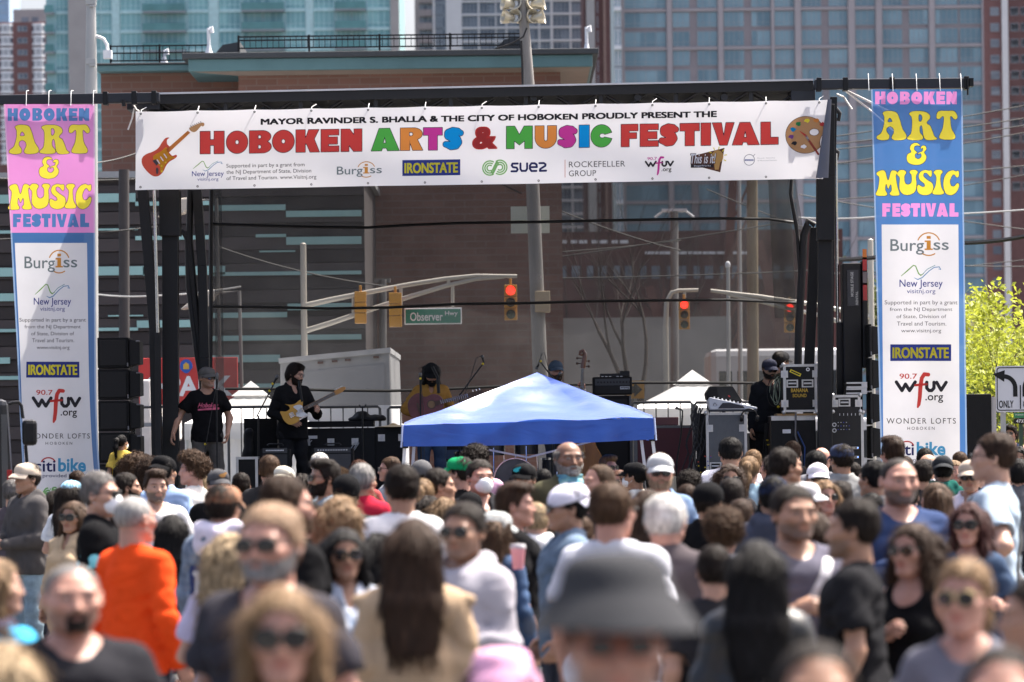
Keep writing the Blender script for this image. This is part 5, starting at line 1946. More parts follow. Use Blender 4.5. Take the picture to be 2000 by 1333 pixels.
wedge("dark wedge monitor on the deck beneath the canopy centre",(at(1040,0,YF+.35).x,YF+0.35,DECKZ),0.6,0.42,0.34,PI)
wedge("dark wedge monitor on the deck at the canopy's right corner",(at(1262,0,YF+.35).x,YF+0.35,DECKZ),0.6,0.42,0.34,PI)
CANV=mat("blue_canvas",(0.009,0.080,0.42),rough=0.34,spec=0.85,var=0.08,vs=2,bump=0.0,translucent=0.18)
n_=CANV.node_tree.nodes
n_["Principled BSDF"].inputs['Sheen Weight'].default_value=0.5
n_["Principled BSDF"].inputs['Sheen Roughness'].default_value=0.45
wv_=n_.new("ShaderNodeTexNoise")
wv_.inputs['Scale'].default_value=4.0
wv_.inputs['Detail'].default_value=6
wv_.inputs['Distortion'].default_value=1.2
bp_=n_.new("ShaderNodeBump")
bp_.inputs['Strength'].default_value=0.35
bp_.inputs['Distance'].default_value=0.03
tc_=n_.new("ShaderNodeTexCoord")
mp_=n_.new("ShaderNodeMapping")
mp_.inputs['Scale'].default_value=(0.5,1,1.5)
CANV.node_tree.links.new(tc_.outputs['Object'],mp_.inputs[0])
CANV.node_tree.links.new(mp_.outputs[0],wv_.inputs['Vector'])
CANV.node_tree.links.new(wv_.outputs[0],bp_.inputs['Height'])
CANV.node_tree.links.new(bp_.outputs[0],n_["Principled BSDF"].inputs['Normal'])
Yt=42.5
ft=thing("pop_up_canopy","bright blue pop-up canopy tent in front of the stage",'canopy',(at(1032,0,Yt).x,Yt,0))
ox=ft.location.x
D=2.9
fl,fr=at(787,831,Yt),at(1277,817,Yt)
zl_,zr_=fl.z,fr.z
x0,x1=fl.x-ox,fr.x-ox
zp=at(1040,728,Yt+D/2).z
xp=at(1040,0,Yt+D/2).x-ox
cs=[Vector((x0,0,zl_)),Vector((x1,0,zr_)),Vector((x1-0.03,D,zr_+0.01)),Vector((x0+0.03,D,zl_+0.01))]
b=MB()
apex=Vector((xp,D/2,zp))
CWN=wave_noise(12,14,2,9)
CWM=wave_noise(13,14,10,26)
for i in range(4):
 A_,B2=cs[i],cs[(i+1)%4]
 nrm=(B2-A_).cross(apex-A_).normalized()
 def fn(u,v):
  p=A_+(B2-A_)*u
  p=p+(apex-p)*v
  w=math.sin(PI*u)*math.sin(PI*min(1,v*1.1))
  e=(1-v)
  p=p-nrm*(0.055*w)+nrm*(0.024*float(CWN(p.x,p.y,p.z))+0.013*float(CWM(p.x*0.5,p.y,p.z*2)))*min(1,6*u,6*(1-u),5*e)
  return p
 b.grid(fn,80,40)
b.obj("canopy_top",[CANV],ft,smooth=50)
b=MB()
vh=0.235
for i in range(4):
 A_,B2=cs[i],cs[(i+1)%4]
 out=Vector(((B2-A_).y,-(B2-A_).x,0)).normalized()
 def fn(u,v):
  p=A_+(B2-A_)*u
  e=min(1,6*u,6*(1-u))
  return p+Vector((0,0,-vh*v-0.02*math.sin(PI*u)*v))+out*(0.02*math.sin(u*24+v*2)*v*e+0.012*math.sin(u*57)*v*e+0.03*v)
 b.grid(fn,70,8)
b.obj("valance",[CANV],ft,smooth=60)
b=MB()
for i in(0,1):
 p=cs[i]
 s=-1 if i==0 else 1
 b.tube([p+Vector((s*0.005,-0.008,0.005)),p+Vector((s*0.012,-0.035,-0.12)),p+Vector((s*0.02,-0.038,-vh-0.01))],0.010,6)
b.obj("corner_seam",[mat("seam_tape",(0.42,0.48,0.66),rough=0.6)],ft,smooth=50)
LEGW=mat("canopy_leg",(0.72,0.73,0.72),rough=0.4,metal=0.2)
for i,p in enumerate(cs):
 s=(0.0,-0.10 if i in(0,3)else 0.14)[1]
 b=MB()
 q=Vector((p.x+(0.02 if i in(0,3)else-0.02),p.y+(0.03 if i<2 else-0.03),p.z-0.2))
 b.bar(q,Vector((q.x+s*1.6,q.y,0.0)),0.035)
 b.obj("leg",[LEGW],ft)
 b=MB()
 b.cbox(q+Vector((0,0,-0.02)),(0.07,0.07,0.07))
 b.obj("leg_bracket",[BLACK_METAL],ft)
b=MB()
for i in range(4):
 A_,B2=cs[i]-Vector((0,0,0.12)),cs[(i+1)%4]-Vector((0,0,0.12))
 m_=(A_+B2)/2
 inn=(Vector((xp,D/2,A_.z))-m_).normalized()*0.04
 b.bar(A_+inn,m_+inn-Vector((0,0,0.3 if i==2 else 0.02)),0.022)
 b.bar(B2+inn,m_+inn-Vector((0,0,0.3 if i==2 else 0.02)),0.022)
 b.bar(cs[i]+(apex-cs[i])*0.05-Vector((0,0,0.12)),apex-Vector((0,0,0.12)),0.022)
b.obj("truss_bar",[LEGW],ft)
Yg=52.5
rs=thing("lane_sign","white two-lane turn sign with curved arrows and ONLY lettering at the right edge",'sign',(at(1988,0,Yg).x,Yg,0))
ox=rs.location.x
b=MB()
z1,z0_=at(1980,715,Yg).z,at(1980,805,Yg).z
xa,xb=at(1935,0,Yg).x-ox,at(2032,0,Yg).x-ox
def rrect(x0,x1,z0,z1,r,n=5):
 pts=[]
 for cx,cz,a0 in((x1-r,z1-r,0),(x0+r,z1-r,90),(x0+r,z0+r,180),(x1-r,z0+r,270)):
  for k in range(n+1):
   a=rad(a0+90*k/n)
   pts.append((cx+r*math.cos(a),cz+r*math.sin(a)))
 return pts[::-1]
WSIGN=mat("sign_reflective_white",(0.66,0.66,0.69),rough=0.45,var=0.04)
b.prism(rrect(xa,xb,z0_,z1,0.05),0,0.012,0)
b.obj("panel",[WSIGN],rs)
b=MB()
o_=rrect(xa+0.018,xb-0.018,z0_+0.018,z1-0.018,0.04)
i_=rrect(xa+0.030,xb-0.030,z0_+0.030,z1-0.030,0.032)
n=len(o_)
b.add([(x,-0.004,z)for x,z in o_]+[(x,-0.004,z)for x,z in i_],[(k,(k+1)%n,n+(k+1)%n,n+k)for k in range(n)])
xm=(xa+xb)/2
b.box((xm-0.008,-0.0045,z0_+0.04),(xm+0.008,-0.002,z0_+(z1-z0_)*0.58))
b.obj("border_line",[BLACK_METAL],rs)
for k,xc in enumerate((xa+0.30*(xb-xa)/2*1.9/1.0*0.85,xm+0.06)):
 hz=z1-z0_
 b=MB()
 sgn=1 if k==0 else-1
 cx=xa+0.24 if k==0 else xm+0.09
 pts=[]
 for j in range(13):
  a=rad(90*j/12)
  pts.append((cx-sgn*0.02+sgn*(0.0)+(0.16*math.sin(a)-0.16)*sgn+0.05*sgn,z0_+hz*0.52+0.16*math.cos(a)-0.0))
 wv_=0.030
 L_=[]
 for j,(x,z)in enumerate(pts):
  a=rad(90*j/12)
  nx,nz=math.sin(a)*sgn,math.cos(a)
  L_.append(((x+nx*wv_,z+nz*wv_),(x-nx*wv_,z-nz*wv_)))
 L_.append(((pts[-1][0]+sgn*wv_,z0_+hz*0.33),(pts[-1][0]-sgn*wv_,z0_+hz*0.33)))
 vs,fs=[],[]
 for p,q in L_:
  vs+=[(p[0],-0.004,p[1]),(q[0],-0.004,q[1])]
 for j in range(len(L_)-1):
  fs.append((2*j,2*j+1,2*j+3,2*j+2))
 b.add(vs,fs)
 hx,hz2=pts[0][0],pts[0][1]
 b.add([(hx-sgn*0.15,-0.0043,hz2+0.03),(hx+sgn*0.02,-0.0043,hz2+0.085),(hx+sgn*0.01,-0.0043,hz2-0.075)],[(0,1,2)])
 b.obj("arrow",[BLACK_METAL],rs)
 w_=0.20
 put_text(rs,"ONLY",xa+0.145 if k==0 else xm+0.135,z0_+hz*0.17,w_,hz*0.16,-0.005,BLACK_METAL,0.018)
b=MB()
b.bar((at(1951,0,Yg).x-ox,0.06,0),(at(1950,0,Yg).x-ox,0.06,z1-0.05),0.07,0.04)
b.obj("post",[GREY_STEEL],rs)
g2=thing("bus_stop_sign","small green sign with a black number plate below the two-arrow sign",'sign',(at(1984,0,Yg+.4).x,Yg+0.4,0))
ox=g2.location.x
b=MB()
za,zb2=at(1984,828,Yg+.4).z,at(1984,807,Yg+.4).z
xa,xb=at(1970,0,Yg+.4).x-ox,at(1999,0,Yg+.4).x-ox
b.box((xa,0,at(1984,817,Yg+.4).z),(xb,0.01,zb2),0)
b.obj("green_panel",[mat("park_green",(0.02,0.15,0.07),rough=0.5)],g2)
b=MB()
b.box((xa,0.0,za),(xb,0.01,at(1984,818,Yg+.4).z))
b.obj("number_plate",[BLACK_METAL],g2)
put_text(g2,"47325",(xa+xb)/2+0.01,(za+at(1984,818,Yg+.4).z)/2,(xb-xa)*0.8,0.045,-0.004,WHITET,0.02)
put_text(g2,"Premium",xa+0.08,zb2-0.025,0.11,0.016,-0.004,WHITET,0.01)
b=MB()
b.bar(((xa+xb)/2,0.05,0),((xa+xb)/2,0.05,zb2),0.05)
b.obj("post",[mat("green_post",(0.03,0.06,0.04),rough=0.6)],g2)
Yv=38.0
vh_=thing("parked_truck","dark truck cab with a big side mirror at the left edge of the picture",'truck',(at(6,0,Yv).x,Yv,0))
ox=vh_.location.x
b=MB()
xe=at(12,0,Yv).x-ox
b.prism([(xe-2.3,0.5),(xe,0.5),(xe+0.02,1.5),(xe-0.03,2.45),(xe-2.2,2.5)],0,4.5)
b.obj("cab",[mat("truck_black",(0.012,0.012,0.014),rough=0.3,spec=0.6)],vh_,bevel=0.06)
b=MB()
b.prism([(xe-1.9,1.5),(xe-0.16,1.5),(xe-0.2,2.3),(xe-1.9,2.32)],-0.012,-0.004)
b.obj("windscreen",[mat("dark_glass_pane",(0.03,0.035,0.04),rough=0.08)],vh_)
b=MB()
b.box((xe-0.10,-0.02,0.6),(xe-0.04,0.0,2.3))
b.obj("pillar_trim",[mat("dull_trim",(0.10,0.10,0.10))],vh_)
b=MB()
b.box((xe-0.05,-0.03,1.62),(xe-0.0,0.3,1.75))
b.obj("marker_light",[mat("red_reflector",(0.35,0.02,0.02))],vh_)
for y in(1.0,3.6):
 b=MB()
 b.lathe([(0.2,-0.14),(0.46,-0.14),(0.5,0),(0.46,0.14),(0.2,0.14)],24,Matrix.Translation((xe-0.2,y,0.5))@Matrix.Rotation(PI/2,4,'Y'))
 b.obj("wheel",[mat("tyre",(0.02,0.02,0.02))],vh_,smooth=40)
vh_.rotation_euler=(0,0,rad(9.5))
L=lambda x,y,d=0.0:at(x,y,Yv-0.2)-Vector((ox,Yv,0))+Vector((0,d,0))
b=MB()
b.tube([L(10,790),L(18,787),L(30,786),L(35,793),L(38,818)],0.017,8)
b.tube([L(43,870),L(46,905),L(44,935),L(10,950)],0.017,8)
b.obj("mirror_arm",[BLACK_METAL],vh_,smooth=40)
b=MB()
p,q=L(37,871),L(65,820)
b.box((p.x,-0.28,p.z),(q.x,-0.12,q.z))
b.obj("mirror",[BLACK_METAL],vh_,bevel=0.04)
def catmull(pts,n=6):
 out=[]
 m=len(pts)
 for i in range(m):
  p0,p1,p2,p3=pts[i-1],pts[i],pts[(i+1)%m],pts[(i+2)%m]
  for k in range(n):
   t=k/n
   out.append(tuple(0.5*((2*p1[d])+(-p0[d]+p2[d])*t+(2*p0[d]-5*p1[d]+4*p2[d]-p3[d])*t*t+(-p0[d]+3*p1[d]-3*p2[d]+p3[d])*t**3)for d in(0,1)))
 return out
def ink(name,col,rough=0.5):
 return mat("ink_"+name,col,rough=rough,var=0.04,vs=3,translucent=0.06,spec=0.35,tint=0.16 if name in('yellow','lemon','bannerblue','hotpink','white')else 0.5)
INK={k:ink(k,c)for k,c in dict(red=(0.66,0.07,0.06),green=(0.10,0.48,0.08),orange=(0.82,0.33,0.07),magenta=(0.64,0.055,0.36),blue=(0.0,0.34,0.74),outline=(0.03,0.025,0.05),
  black=(0.030,0.028,0.035),grey=(0.10,0.10,0.115),navy=(0.018,0.026,0.13),boxblue=(0.035,0.055,0.27),yellow=(0.74,0.63,0.03),lemon=(0.86,0.74,0.05),teal=(0.23,0.36,0.36),
  burg=(0.24,0.29,0.30),amber=(0.76,0.36,0.06),njblue=(0.04,0.06,0.33),leaf=(0.24,0.50,0.10),sea=(0.13,0.42,0.45),sky=(0.22,0.42,0.66),pink=(0.73,0.26,0.60),hotpink=(0.86,0.30,0.66),
  bannerblue=(0.085,0.21,0.46),white=(0.80,0.79,0.80),bike=(0.10,0.42,0.66),citired=(0.60,0.06,0.06),brown=(0.13,0.055,0.035),wood=(0.52,0.30,0.14),swirl=(0.30,0.60,0.22),paleblue=(0.30,0.33,0.50),
  steel=(0.42,0.43,0.47),gold=(0.78,0.46,0.03),neck=(0.55,0.20,0.045),cherry=(0.60,0.10,0.06),rust=(0.36,0.07,0.05),glow=(0.82,0.50,0.16),purple=(0.22,0.08,0.36),deepgreen=(0.03,0.30,0.10)).items()}
class Banner:
 """a thing whose artwork is laid out on its sheet; place(px, py, off) gives the point on the sheet, off metres in front of it"""
 def __init__(self,root,place):
  self.t=root
  self.place=place
 def flat(self,vs,fs,m,name,off,split=0):
  """mesh in picture coordinates, y down"""
  if split:
   vs,fs=split_flat(vs,fs,split)
  b=MB()
  b.add([self.place(x,y,off)for x,y in vs],fs)
  me=b.mesh(name,[m])
  if len(me.polygons)and sum(p.normal.y*p.area for p in me.polygons)>0:
   me.flip_normals()
  return link_mesh(me,name,self.t)
 def text(self,body,x0,x1,y0,y1,m,bold=0.0,off=0.005,name="lettering",skew=None,**k):
  """y0 top, y1 bottom of the ink"""
  heavy=k.pop('heavy',0.0)
  hv=heavy if heavy else 0.0
  vs,fs=fit_text(body,x0+hv,x1-hv,-y1+hv*0.6,-y0-hv*0.6,bold=bold,**k)
  for i,(sx,sy)in enumerate(((hv,hv*.6),(-hv,-hv*.6),(hv,-hv*.6),(-hv,hv*.6))if hv else((0,0),)):
   o=self.flat([(x+sx,-z+sy+(skew(x)if skew else 0))for x,z in vs],fs,m,name,off+i*0.0004,22 if y1-y0>14 else 0)
  return o
 def shape(self,fn,x0,x1,y0,y1,m,name,off,res=0.5,grow=0.0):
  nx,ny=max(6,int((x1-x0)/res)),max(6,int((y1-y0)/res))
  vs,fs=fill2d(lambda X,Z:fn(X,Z)-grow,x0,x1,y0,y1,nx,ny)
  return self.flat(vs,fs,m,name,off)if fs else None
 def poly(self,pts,m,name,off,grow=0.0,res=0.5,smooth=True):
  q=catmull(pts)if smooth else pts
  xs,ys=[p[0]for p in q],[p[1]for p in q]
  g=grow+1
  return self.shape(lambda X,Z:sd_poly(X,Z,q),min(xs)-g,max(xs)+g,min(ys)-g,max(ys)+g,m,name,off,res,grow)
 def stroke(self,pts,r,m,name,off,res=0.4,taper=None):
  def fn(X,Z):
   d=1e9
   for i in range(len(pts)-1):
    r0=r if taper is None else r*taper[i]
    r1=r if taper is None else r*taper[i+1]
    d=np.minimum(d,sd_seg(X,Z,pts[i],pts[i+1],r0,r1))
   return d
  xs,ys=[p[0]for p in pts],[p[1]for p in pts]
  return self.shape(fn,min(xs)-r-1,max(xs)+r+1,min(ys)-r-1,max(ys)+r+1,m,name,off,res)
def arc(cx,cy,rx,ry,a0,a1,n=16):
 return[(cx+rx*math.cos(rad(a0+(a1-a0)*k/n)),cy-ry*math.sin(rad(a0+(a1-a0)*k/n)))for k in range(n+1)]
def el2(X,Z,cx,cz,rx,rz):
 k0=np.hypot((X-cx)/rx,(Z-cz)/rz)
 k1=np.hypot((X-cx)/rx**2,(Z-cz)/rz**2)+1e-9
 return np.where(k0<1e-6,-min(rx,rz),k0*(k0-1)/k1)
def fat(ch,X,Z,w,h):
 """very heavy sans letter in the box 0..w, 0..h, z up"""
 T=0.40*w
 bx=lambda a,b,c,d:sd_box2(X,Z,a*w,b*w,c*h,d*h)
 pl=lambda*p:sd_poly(X,Z,[(a*w,b*h)for a,b in p])
 U=np.minimum
 S=lambda a,b:np.maximum(a,-b)
 if ch=='H':
  return U(U(bx(0,.42,0,1),bx(.58,1,0,1)),bx(.3,.7,.37,.63))
 if ch=='O':
  return S(el2(X,Z,.5*w,.5*h,.5*w,.5*h),el2(X,Z,.5*w,.5*h,.085*w,.10*h))
 if ch in 'BR':
  top=U(bx(0,.55,.45,1),el2(X,Z,.58*w,.73*h,.40*w,.27*h))
  o=U(top,bx(0,.42,0,1))
  if ch=='B':
   o=U(o,U(bx(0,.55,0,.5),el2(X,Z,.58*w,.28*h,.42*w,.28*h)))
   return S(S(o,U(bx(.40,.46,.64,.80),el2(X,Z,.47*w,.72*h,.07*w,.08*h))),U(bx(.40,.46,.19,.36),el2(X,Z,.47*w,.275*h,.07*w,.085*h)))
  o=U(o,pl((.42,.5),(.75,.5),(1,0),(.55,0),(.42,.35)))
  return S(o,U(bx(.40,.46,.64,.80),el2(X,Z,.48*w,.72*h,.08*w,.08*h)))
 if ch=='K':
  return U(bx(0,.40,0,1),pl((.38,.62),(.44,.70),(.54,1),(.98,1),(.78,.58),(1,0),(.60,0),(.46,.34),(.38,.40)))
 if ch=='E':
  return S(S(bx(0,1,0,1),bx(.42,1.1,.655,.745)),S(S(bx(.42,1.1,.255,.345),bx(2,3,2,3)),bx(2,3,2,3)))if False else np.maximum(S(S(bx(0,1,0,1),bx(.42,1.1,.66,.74)),bx(.42,1.1,.26,.34)),-bx(.92,1.1,.26,.74))
 if ch=='F':
  return U(bx(0,.48,0,1),U(bx(0,1,.70,1),bx(0,.92,.36,.62)))
 if ch=='N':
  return U(U(bx(0,.38,0,1),bx(.62,1,0,1)),pl((0,1),(.42,1),(1,.25),(1,0),(.60,0),(0,.75)))
 if ch=='M':
  return U(U(bx(0,.30,0,1),bx(.70,1,0,1)),U(pl((0,1),(.32,1),(.5,.62),(.68,1),(1,1),(.70,.35),(.5,.16),(.30,.35)),bx(0,.28,0,.5)))
 if ch=='A':
  o=pl((.28,1),(.66,1),(1,0),(.58,0),(.54,.12),(.40,.12),(.37,0),(0,0))
  return S(o,pl((.43,.34),(.53,.34),(.48,.62)))
 if ch=='T':
  return U(bx(0,1,.66,1),bx(.26,.74,0,.9))
 if ch=='I':
  return bx(0,1,0,1)
 if ch=='L':
  return U(bx(0,.56,0,1),bx(0,1,0,.32))
 if ch=='V':
  return pl((0,1),(.42,1),(.52,.40),(.62,1),(1,1),(.68,0),(.34,0))
 if ch=='U':
  return S(U(bx(0,1,.45,1),el2(X,Z,.5*w,.46*h,.5*w,.46*h)),U(bx(.42,.58,.45,1.1),el2(X,Z,.5*w,.42*h,.08*w,.10*h)))
 if ch=='C':
  o=el2(X,Z,.52*w,.5*h,.52*w,.5*h)
  return S(S(o,pl((.42,.50),(1.2,.70),(1.2,.34))),el2(X,Z,.56*w,.51*h,.14*w,.10*h))
 if ch=='S':
  pts=[(.86,.74),(.70,.80),(.48,.80),(.28,.73),(.28,.64),(.45,.56),(.64,.46),(.70,.34),(.60,.22),(.40,.19),(.12,.25)]
  d=1e9
  rr=[.13,.17,.2,.2,.2,.2,.2,.2,.2,.19,.13]
  for i in range(len(pts)-1):
   d=U(d,sd_seg(X,Z,(pts[i][0]*w,pts[i][1]*h),(pts[i+1][0]*w,pts[i+1][1]*h),rr[i]*h,rr[i+1]*h))
  return np.maximum(d,bx(-.02,1.02,0,1))
 return bx(0,1,0,1)
def mark_burgiss(B,x0,x1,y0,y1,o=0.005):
 w,h=x1-x0,y1-y0
 yb,yt=y0+h*0.30,y0+h*0.98
 B.text("Burg",x0,x0+w*0.575,yb,yt,INK['burg'],0.008,o)
 B.text("ss",x0+w*0.735,x1,yb+h*0.14,y0+h*0.775,INK['burg'],0.008,o)
 cx=x0+w*0.655
 q=w*0.035
 B.shape(lambda X,Z:np.minimum.reduce([sd_box2(X,Z,cx-q,cx+q,y0+h*.36,y0+h*.775),sd_box2(X,Z,cx-q*2.0,cx+q,y0+h*.36,y0+h*.43),sd_box2(X,Z,cx-q*2,cx+q*2,y0+h*.71,y0+h*.775),sd_box2(X,Z,cx-q,cx+q,y0+h*.17,y0+h*.29)]),
   cx-q*3,cx+q*3,y0,y0+h,INK['amber'],"logo",o)
 rx,ry=w*0.195,h*0.49
 cy=y0+h*0.52
 B.stroke(arc(cx,cy,rx,ry,22,158),h*0.026,INK['amber'],"logo",o)
 B.stroke(arc(cx,cy,rx,ry,238,302),h*0.026,INK['amber'],"logo",o)
def mark_nj(B,x0,x1,y0,y1,o=0.005):
 w,h=x1-x0,y1-y0
 X=lambda u:x0+u*w
 Y=lambda v:y0+v*h
 B.stroke([(X(.04),Y(.38)),(X(.18),Y(.21)),(X(.32),Y(.03)),(X(.37),Y(.05)),(X(.44),Y(.30)),(X(.49),Y(.36)),(X(.56),Y(.30))],h*0.016,INK['leaf'],"logo",o,taper=[.6,1.2,1,1,1.2,1.2,.6])
 B.stroke([(X(.34),Y(.44)),(X(.42),Y(.50)),(X(.52),Y(.44)),(X(.68),Y(.22)),(X(.80),Y(.10)),(X(.92),Y(.08)),(X(.955),Y(.17)),(X(.90),Y(.15))],h*0.015,INK['sky'],"logo",o,taper=[.5,1.1,1.2,1,1,1,.8,.5])
 B.stroke([(X(.52),Y(.34)),(X(.64),Y(.16)),(X(.82),Y(.03))],h*0.010,INK['sea'],"logo",o)
 B.text("New Jersey",x0,x1,Y(.50),Y(.82),INK['njblue'],0.006,o)
 B.text("visitnj.org",X(.17),X(.83),Y(.82),Y(1.0),INK['njblue'],0.0,o)
def mark_ironstate(B,x0,x1,y0,y1,o=0.004,skew=None):
 sk=skew or(lambda x:0)
 B.flat([(x0,y0+sk(x0)),(x1,y0+sk(x1)),(x1,y1+sk(x1)),(x0,y1+sk(x0))],[(0,1,2,3)],INK['boxblue'],"logo",o,22)
 w,h=x1-x0,y1-y0
 B.text("IRONSTATE",x0+w*.035,x1-w*.04,y0+h*.18,y1-h*.16,INK['yellow'],0.008,o+0.003,skew=skew,heavy=0.7)
def mark_wfuv(B,x0,x1,y0,y1,fcol,ncol,o=0.005):
 w,h=x1-x0,y1-y0
 X=lambda u:x0+u*w
 Y=lambda v:y0+v*h
 B.text("90.7",X(.06),X(.41),Y(.03),Y(.18),ncol,0.012,o)
 r=h*0.048
 B.stroke([(X(.0),Y(.27)),(X(.11),Y(.51)),(X(.18),Y(.33)),(X(.26),Y(.51)),(X(.37),Y(.27))],r,INK['black'],"logo",o)
 B.stroke([(X(.60),Y(.28)),(X(.60),Y(.44)),(X(.645),Y(.51)),(X(.70),Y(.51)),(X(.745),Y(.44)),(X(.745),Y(.28))],r,INK['black'],"logo",o)
 B.stroke([(X(.80),Y(.28)),(X(.89),Y(.50)),(X(.99),Y(.28))],r,INK['black'],"logo",o)
 B.stroke([(X(.63),Y(.06)),(X(.55),Y(.05)),(X(.50),Y(.16)),(X(.475),Y(.38)),(X(.46),Y(.70)),(X(.44),Y(.90)),(X(.42),Y(.98))],h*0.055,fcol,"logo",o+0.003,taper=[1,1,1,1.05,1,.9,.5])
 B.stroke([(X(.37),Y(.36)),(X(.60),Y(.33))],h*0.035,fcol,"logo",o+0.003)
 B.text(".org",X(.57),X(.93),Y(.64),Y(.86),INK['black'],0.012,o)
def mark_swirl(B,x0,x1,y0,y1,o=0.005):
 w,h=x1-x0,y1-y0
 r=h*0.045
 for k in range(3):
  q=1-0.30*k
  a=arc(x0+w*.30,y0+h*.52,w*.28*q,h*.46*q,60,300,20)
  c=arc(x0+w*.70,y0+h*.48,w*.28*q,h*.46*q,-120,120,20)
  B.stroke(a,r,INK['swirl'],"logo",o)
  B.stroke(c,r,INK['swirl'],"logo",o)
 for k in(-1,0,1):
  B.stroke([(x0+w*.40+k*w*.05,y0+h*.93-abs(k)*h*.1),(x0+w*.60+k*w*.05,y0+h*.07+abs(k)*h*.1)],r,INK['swirl'],"logo",o+0.001)
YB=YF-0.5
SL=0.0168
main=thing("festival_banner","long white festival banner with big coloured letters across the top of the stage",'banner',(0,YB,0))
def m_wave(x,v):
 q=(v-218)/154
 return 0.018*math.sin(x*0.0135+1)*q+0.010*math.sin(x*0.031+v*0.02)+0.010*math.sin(x*0.012-v*0.045)*q+0.05*max(0,(x-1540)/80)**2*q-0.012*q
def m_place(x,v,off=0.0):
 """x, v: picture column and row measured along the slightly tilted sheet"""
 scal=2.2*math.sin((x-265)/1357*PI*12)*max(0,1-(v-218)/30)if v<248 else 0
 p=at(x,v-SL*(x-265)+abs(scal)*0.6,YB)
 return Vector((p.x,m_wave(x,v)-off,p.z))
BM=Banner(main,m_place)
VIN=mat("vinyl_white",(0.73,0.715,0.73),rough=0.45,var=0.03,vs=1.2,translucent=0.42,spec=0.35,bump=0.08,bs=3)
b=MB()
def sheet(u,v):
 vv=218+154*v
 xe=1622-14*v
 x=265+(xe-265)*u
 return m_place(x,vv)
b.grid(sheet,150,14)
me=b.mesh("sheet",[VIN],smooth=60)
link_mesh(me,"sheet",main)
b=MB()
b.grid(lambda u,v:m_place(1621-14*v-3,218+153*v)+Vector((0.012+(0.035+0.075*v)*(-math.sin(u*4.2))*0.75,-0.02-(0.03+0.05*v)*(1-math.cos(u*4.2))*0.5,0.0)),14,14)
link_mesh(b.mesh("rolled_end",[mat("vinyl_back",(0.10,0.105,0.13),rough=0.45)],smooth=60),"rolled_end",main)
b=MB()
for k in range(13):
 x=275+k*111
 for v in(222.5,366.5):
  p=m_place(min(x,1600),v,0.002)
  b.lathe([(0.006,0.0),(0.014,0.0),(0.014,0.004),(0.006,0.004)],12,Matrix.Translation(p)@Matrix.Rotation(PI/2,4,'X'))
b.obj("grommet",[mat("grommet",(0.05,0.05,0.055),rough=0.4)],main)
for k in range(13):
 p=m_place(min(275+k*111,1600),222.5,0.004)
 b=MB()
 b.tube([p,p+Vector((0.004,0.05,0.05)),p+Vector((0.01 if k%3 else 0.06,0.12,0.09))],0.005,5)
 b.obj("zip_tie",[mat("zip_tie",(0.72,0.72,0.70),rough=0.4)],main)
BM.text("MAYOR RAVINDER S. BHALLA & THE CITY OF HOBOKEN PROUDLY PRESENT THE",509,1400,236,248.5,INK['black'],0.0,heavy=1.0)
words_=[("HOBOKEN",[(391,438),(442,484),(487,530),(532,575),(578,624),(627,662),(666,707)],['red']*7),
    ("ARTS",[(725,780),(782,826),(827,864),(866,905)],['green','orange','magenta','blue']),
    ("MUSIC",[(989,1040),(1045,1087),(1090,1127),(1131,1151),(1154,1194)],['green','orange','magenta','blue','green']),
    ("FESTIVAL",[(1213,1246),(1250,1286),(1288,1325),(1328,1366),(1369,1388),(1391,1434),(1430,1483),(1486,1520)],['red']*8)]
for wd,xs_,cs_ in words_:
 for ch,(xa,xb),cn in zip(wd,xs_,cs_):
  w,h=xb-xa,44.0
  fn=lambda X,Z:fat(ch,X-xa,303.5-Z,w,h)
  BM.shape(lambda X,Z:np.maximum(fn(X,Z)-0.8,-0.35-fn(X,Z)),xa-2,xb+2,257,306,INK['outline'],"letter_outline",0.004,0.6)
  BM.shape(fn,xa-2,xb+2,257,306,INK[cn],"letter",0.007,0.7,grow=-0.35)
BM.text("&",922,972,259,304,INK['red'],0.03,0.007,"letter",heavy=2.0)
def gz(pts):
 return[(255+x/5,150+y/5+SL*(255+x/5-265))for x,y in pts]
BM.poly(gz([(380,598),(345,600),(310,640),(270,700),(215,735),(150,760),(112,800),(115,860),(160,925),(220,972),(275,972),(320,930),(350,870),(385,830),(430,805),(455,780),(445,765),(410,775),(388,755),(375,735),(385,690),(360,660),(358,620)]),INK['cherry'],"guitar_picture",0.004)
BM.poly(gz([(350,690),(365,735),(385,770),(420,785),(440,790),(390,815),(350,850),(325,900),(310,940),(290,930),(290,880),(240,840),(220,790),(245,760),(300,730)]),INK['gold'],"guitar_picture",0.007)
BM.poly(gz([(350,715),(560,530),(585,550),(372,748)]),INK['neck'],"guitar_picture",0.010,smooth=False)
BM.poly(gz([(575,510),(600,490),(680,455),(715,452),(722,475),(705,490),(690,485),(640,538),(600,540)]),INK['wood'],"guitar_picture",0.010)
for k in range(3):
 BM.stroke(gz([(262+34*k,815-28*k),(285+34*k,850-28*k)]),1.1,INK['white'],"guitar_picture",0.011)
BM.poly(gz([(215,825),(245,808),(275,850),(255,872)]),INK['grey'],"guitar_picture",0.011,smooth=False)
BM.poly(gz([(250,905),(262,890),(275,910),(270,950),(255,950)]),INK['grey'],"guitar_picture",0.008)
for k in range(6):
 BM.stroke(gz([(590+19*k,482-8*k),(594+19*k,490-8*k)]),0.8,INK['grey'],"guitar_picture",0.011)
for x,y in((305,875),(308,925),(345,840)):
 BM.stroke(gz([(x,y),(x+1,y+1)]),1.6,INK['yellow'],"guitar_picture",0.011)
V_=lambda x,y:y+SL*(x-265)
mark_nj(BM,375,437,V_(405,314),V_(405,355))
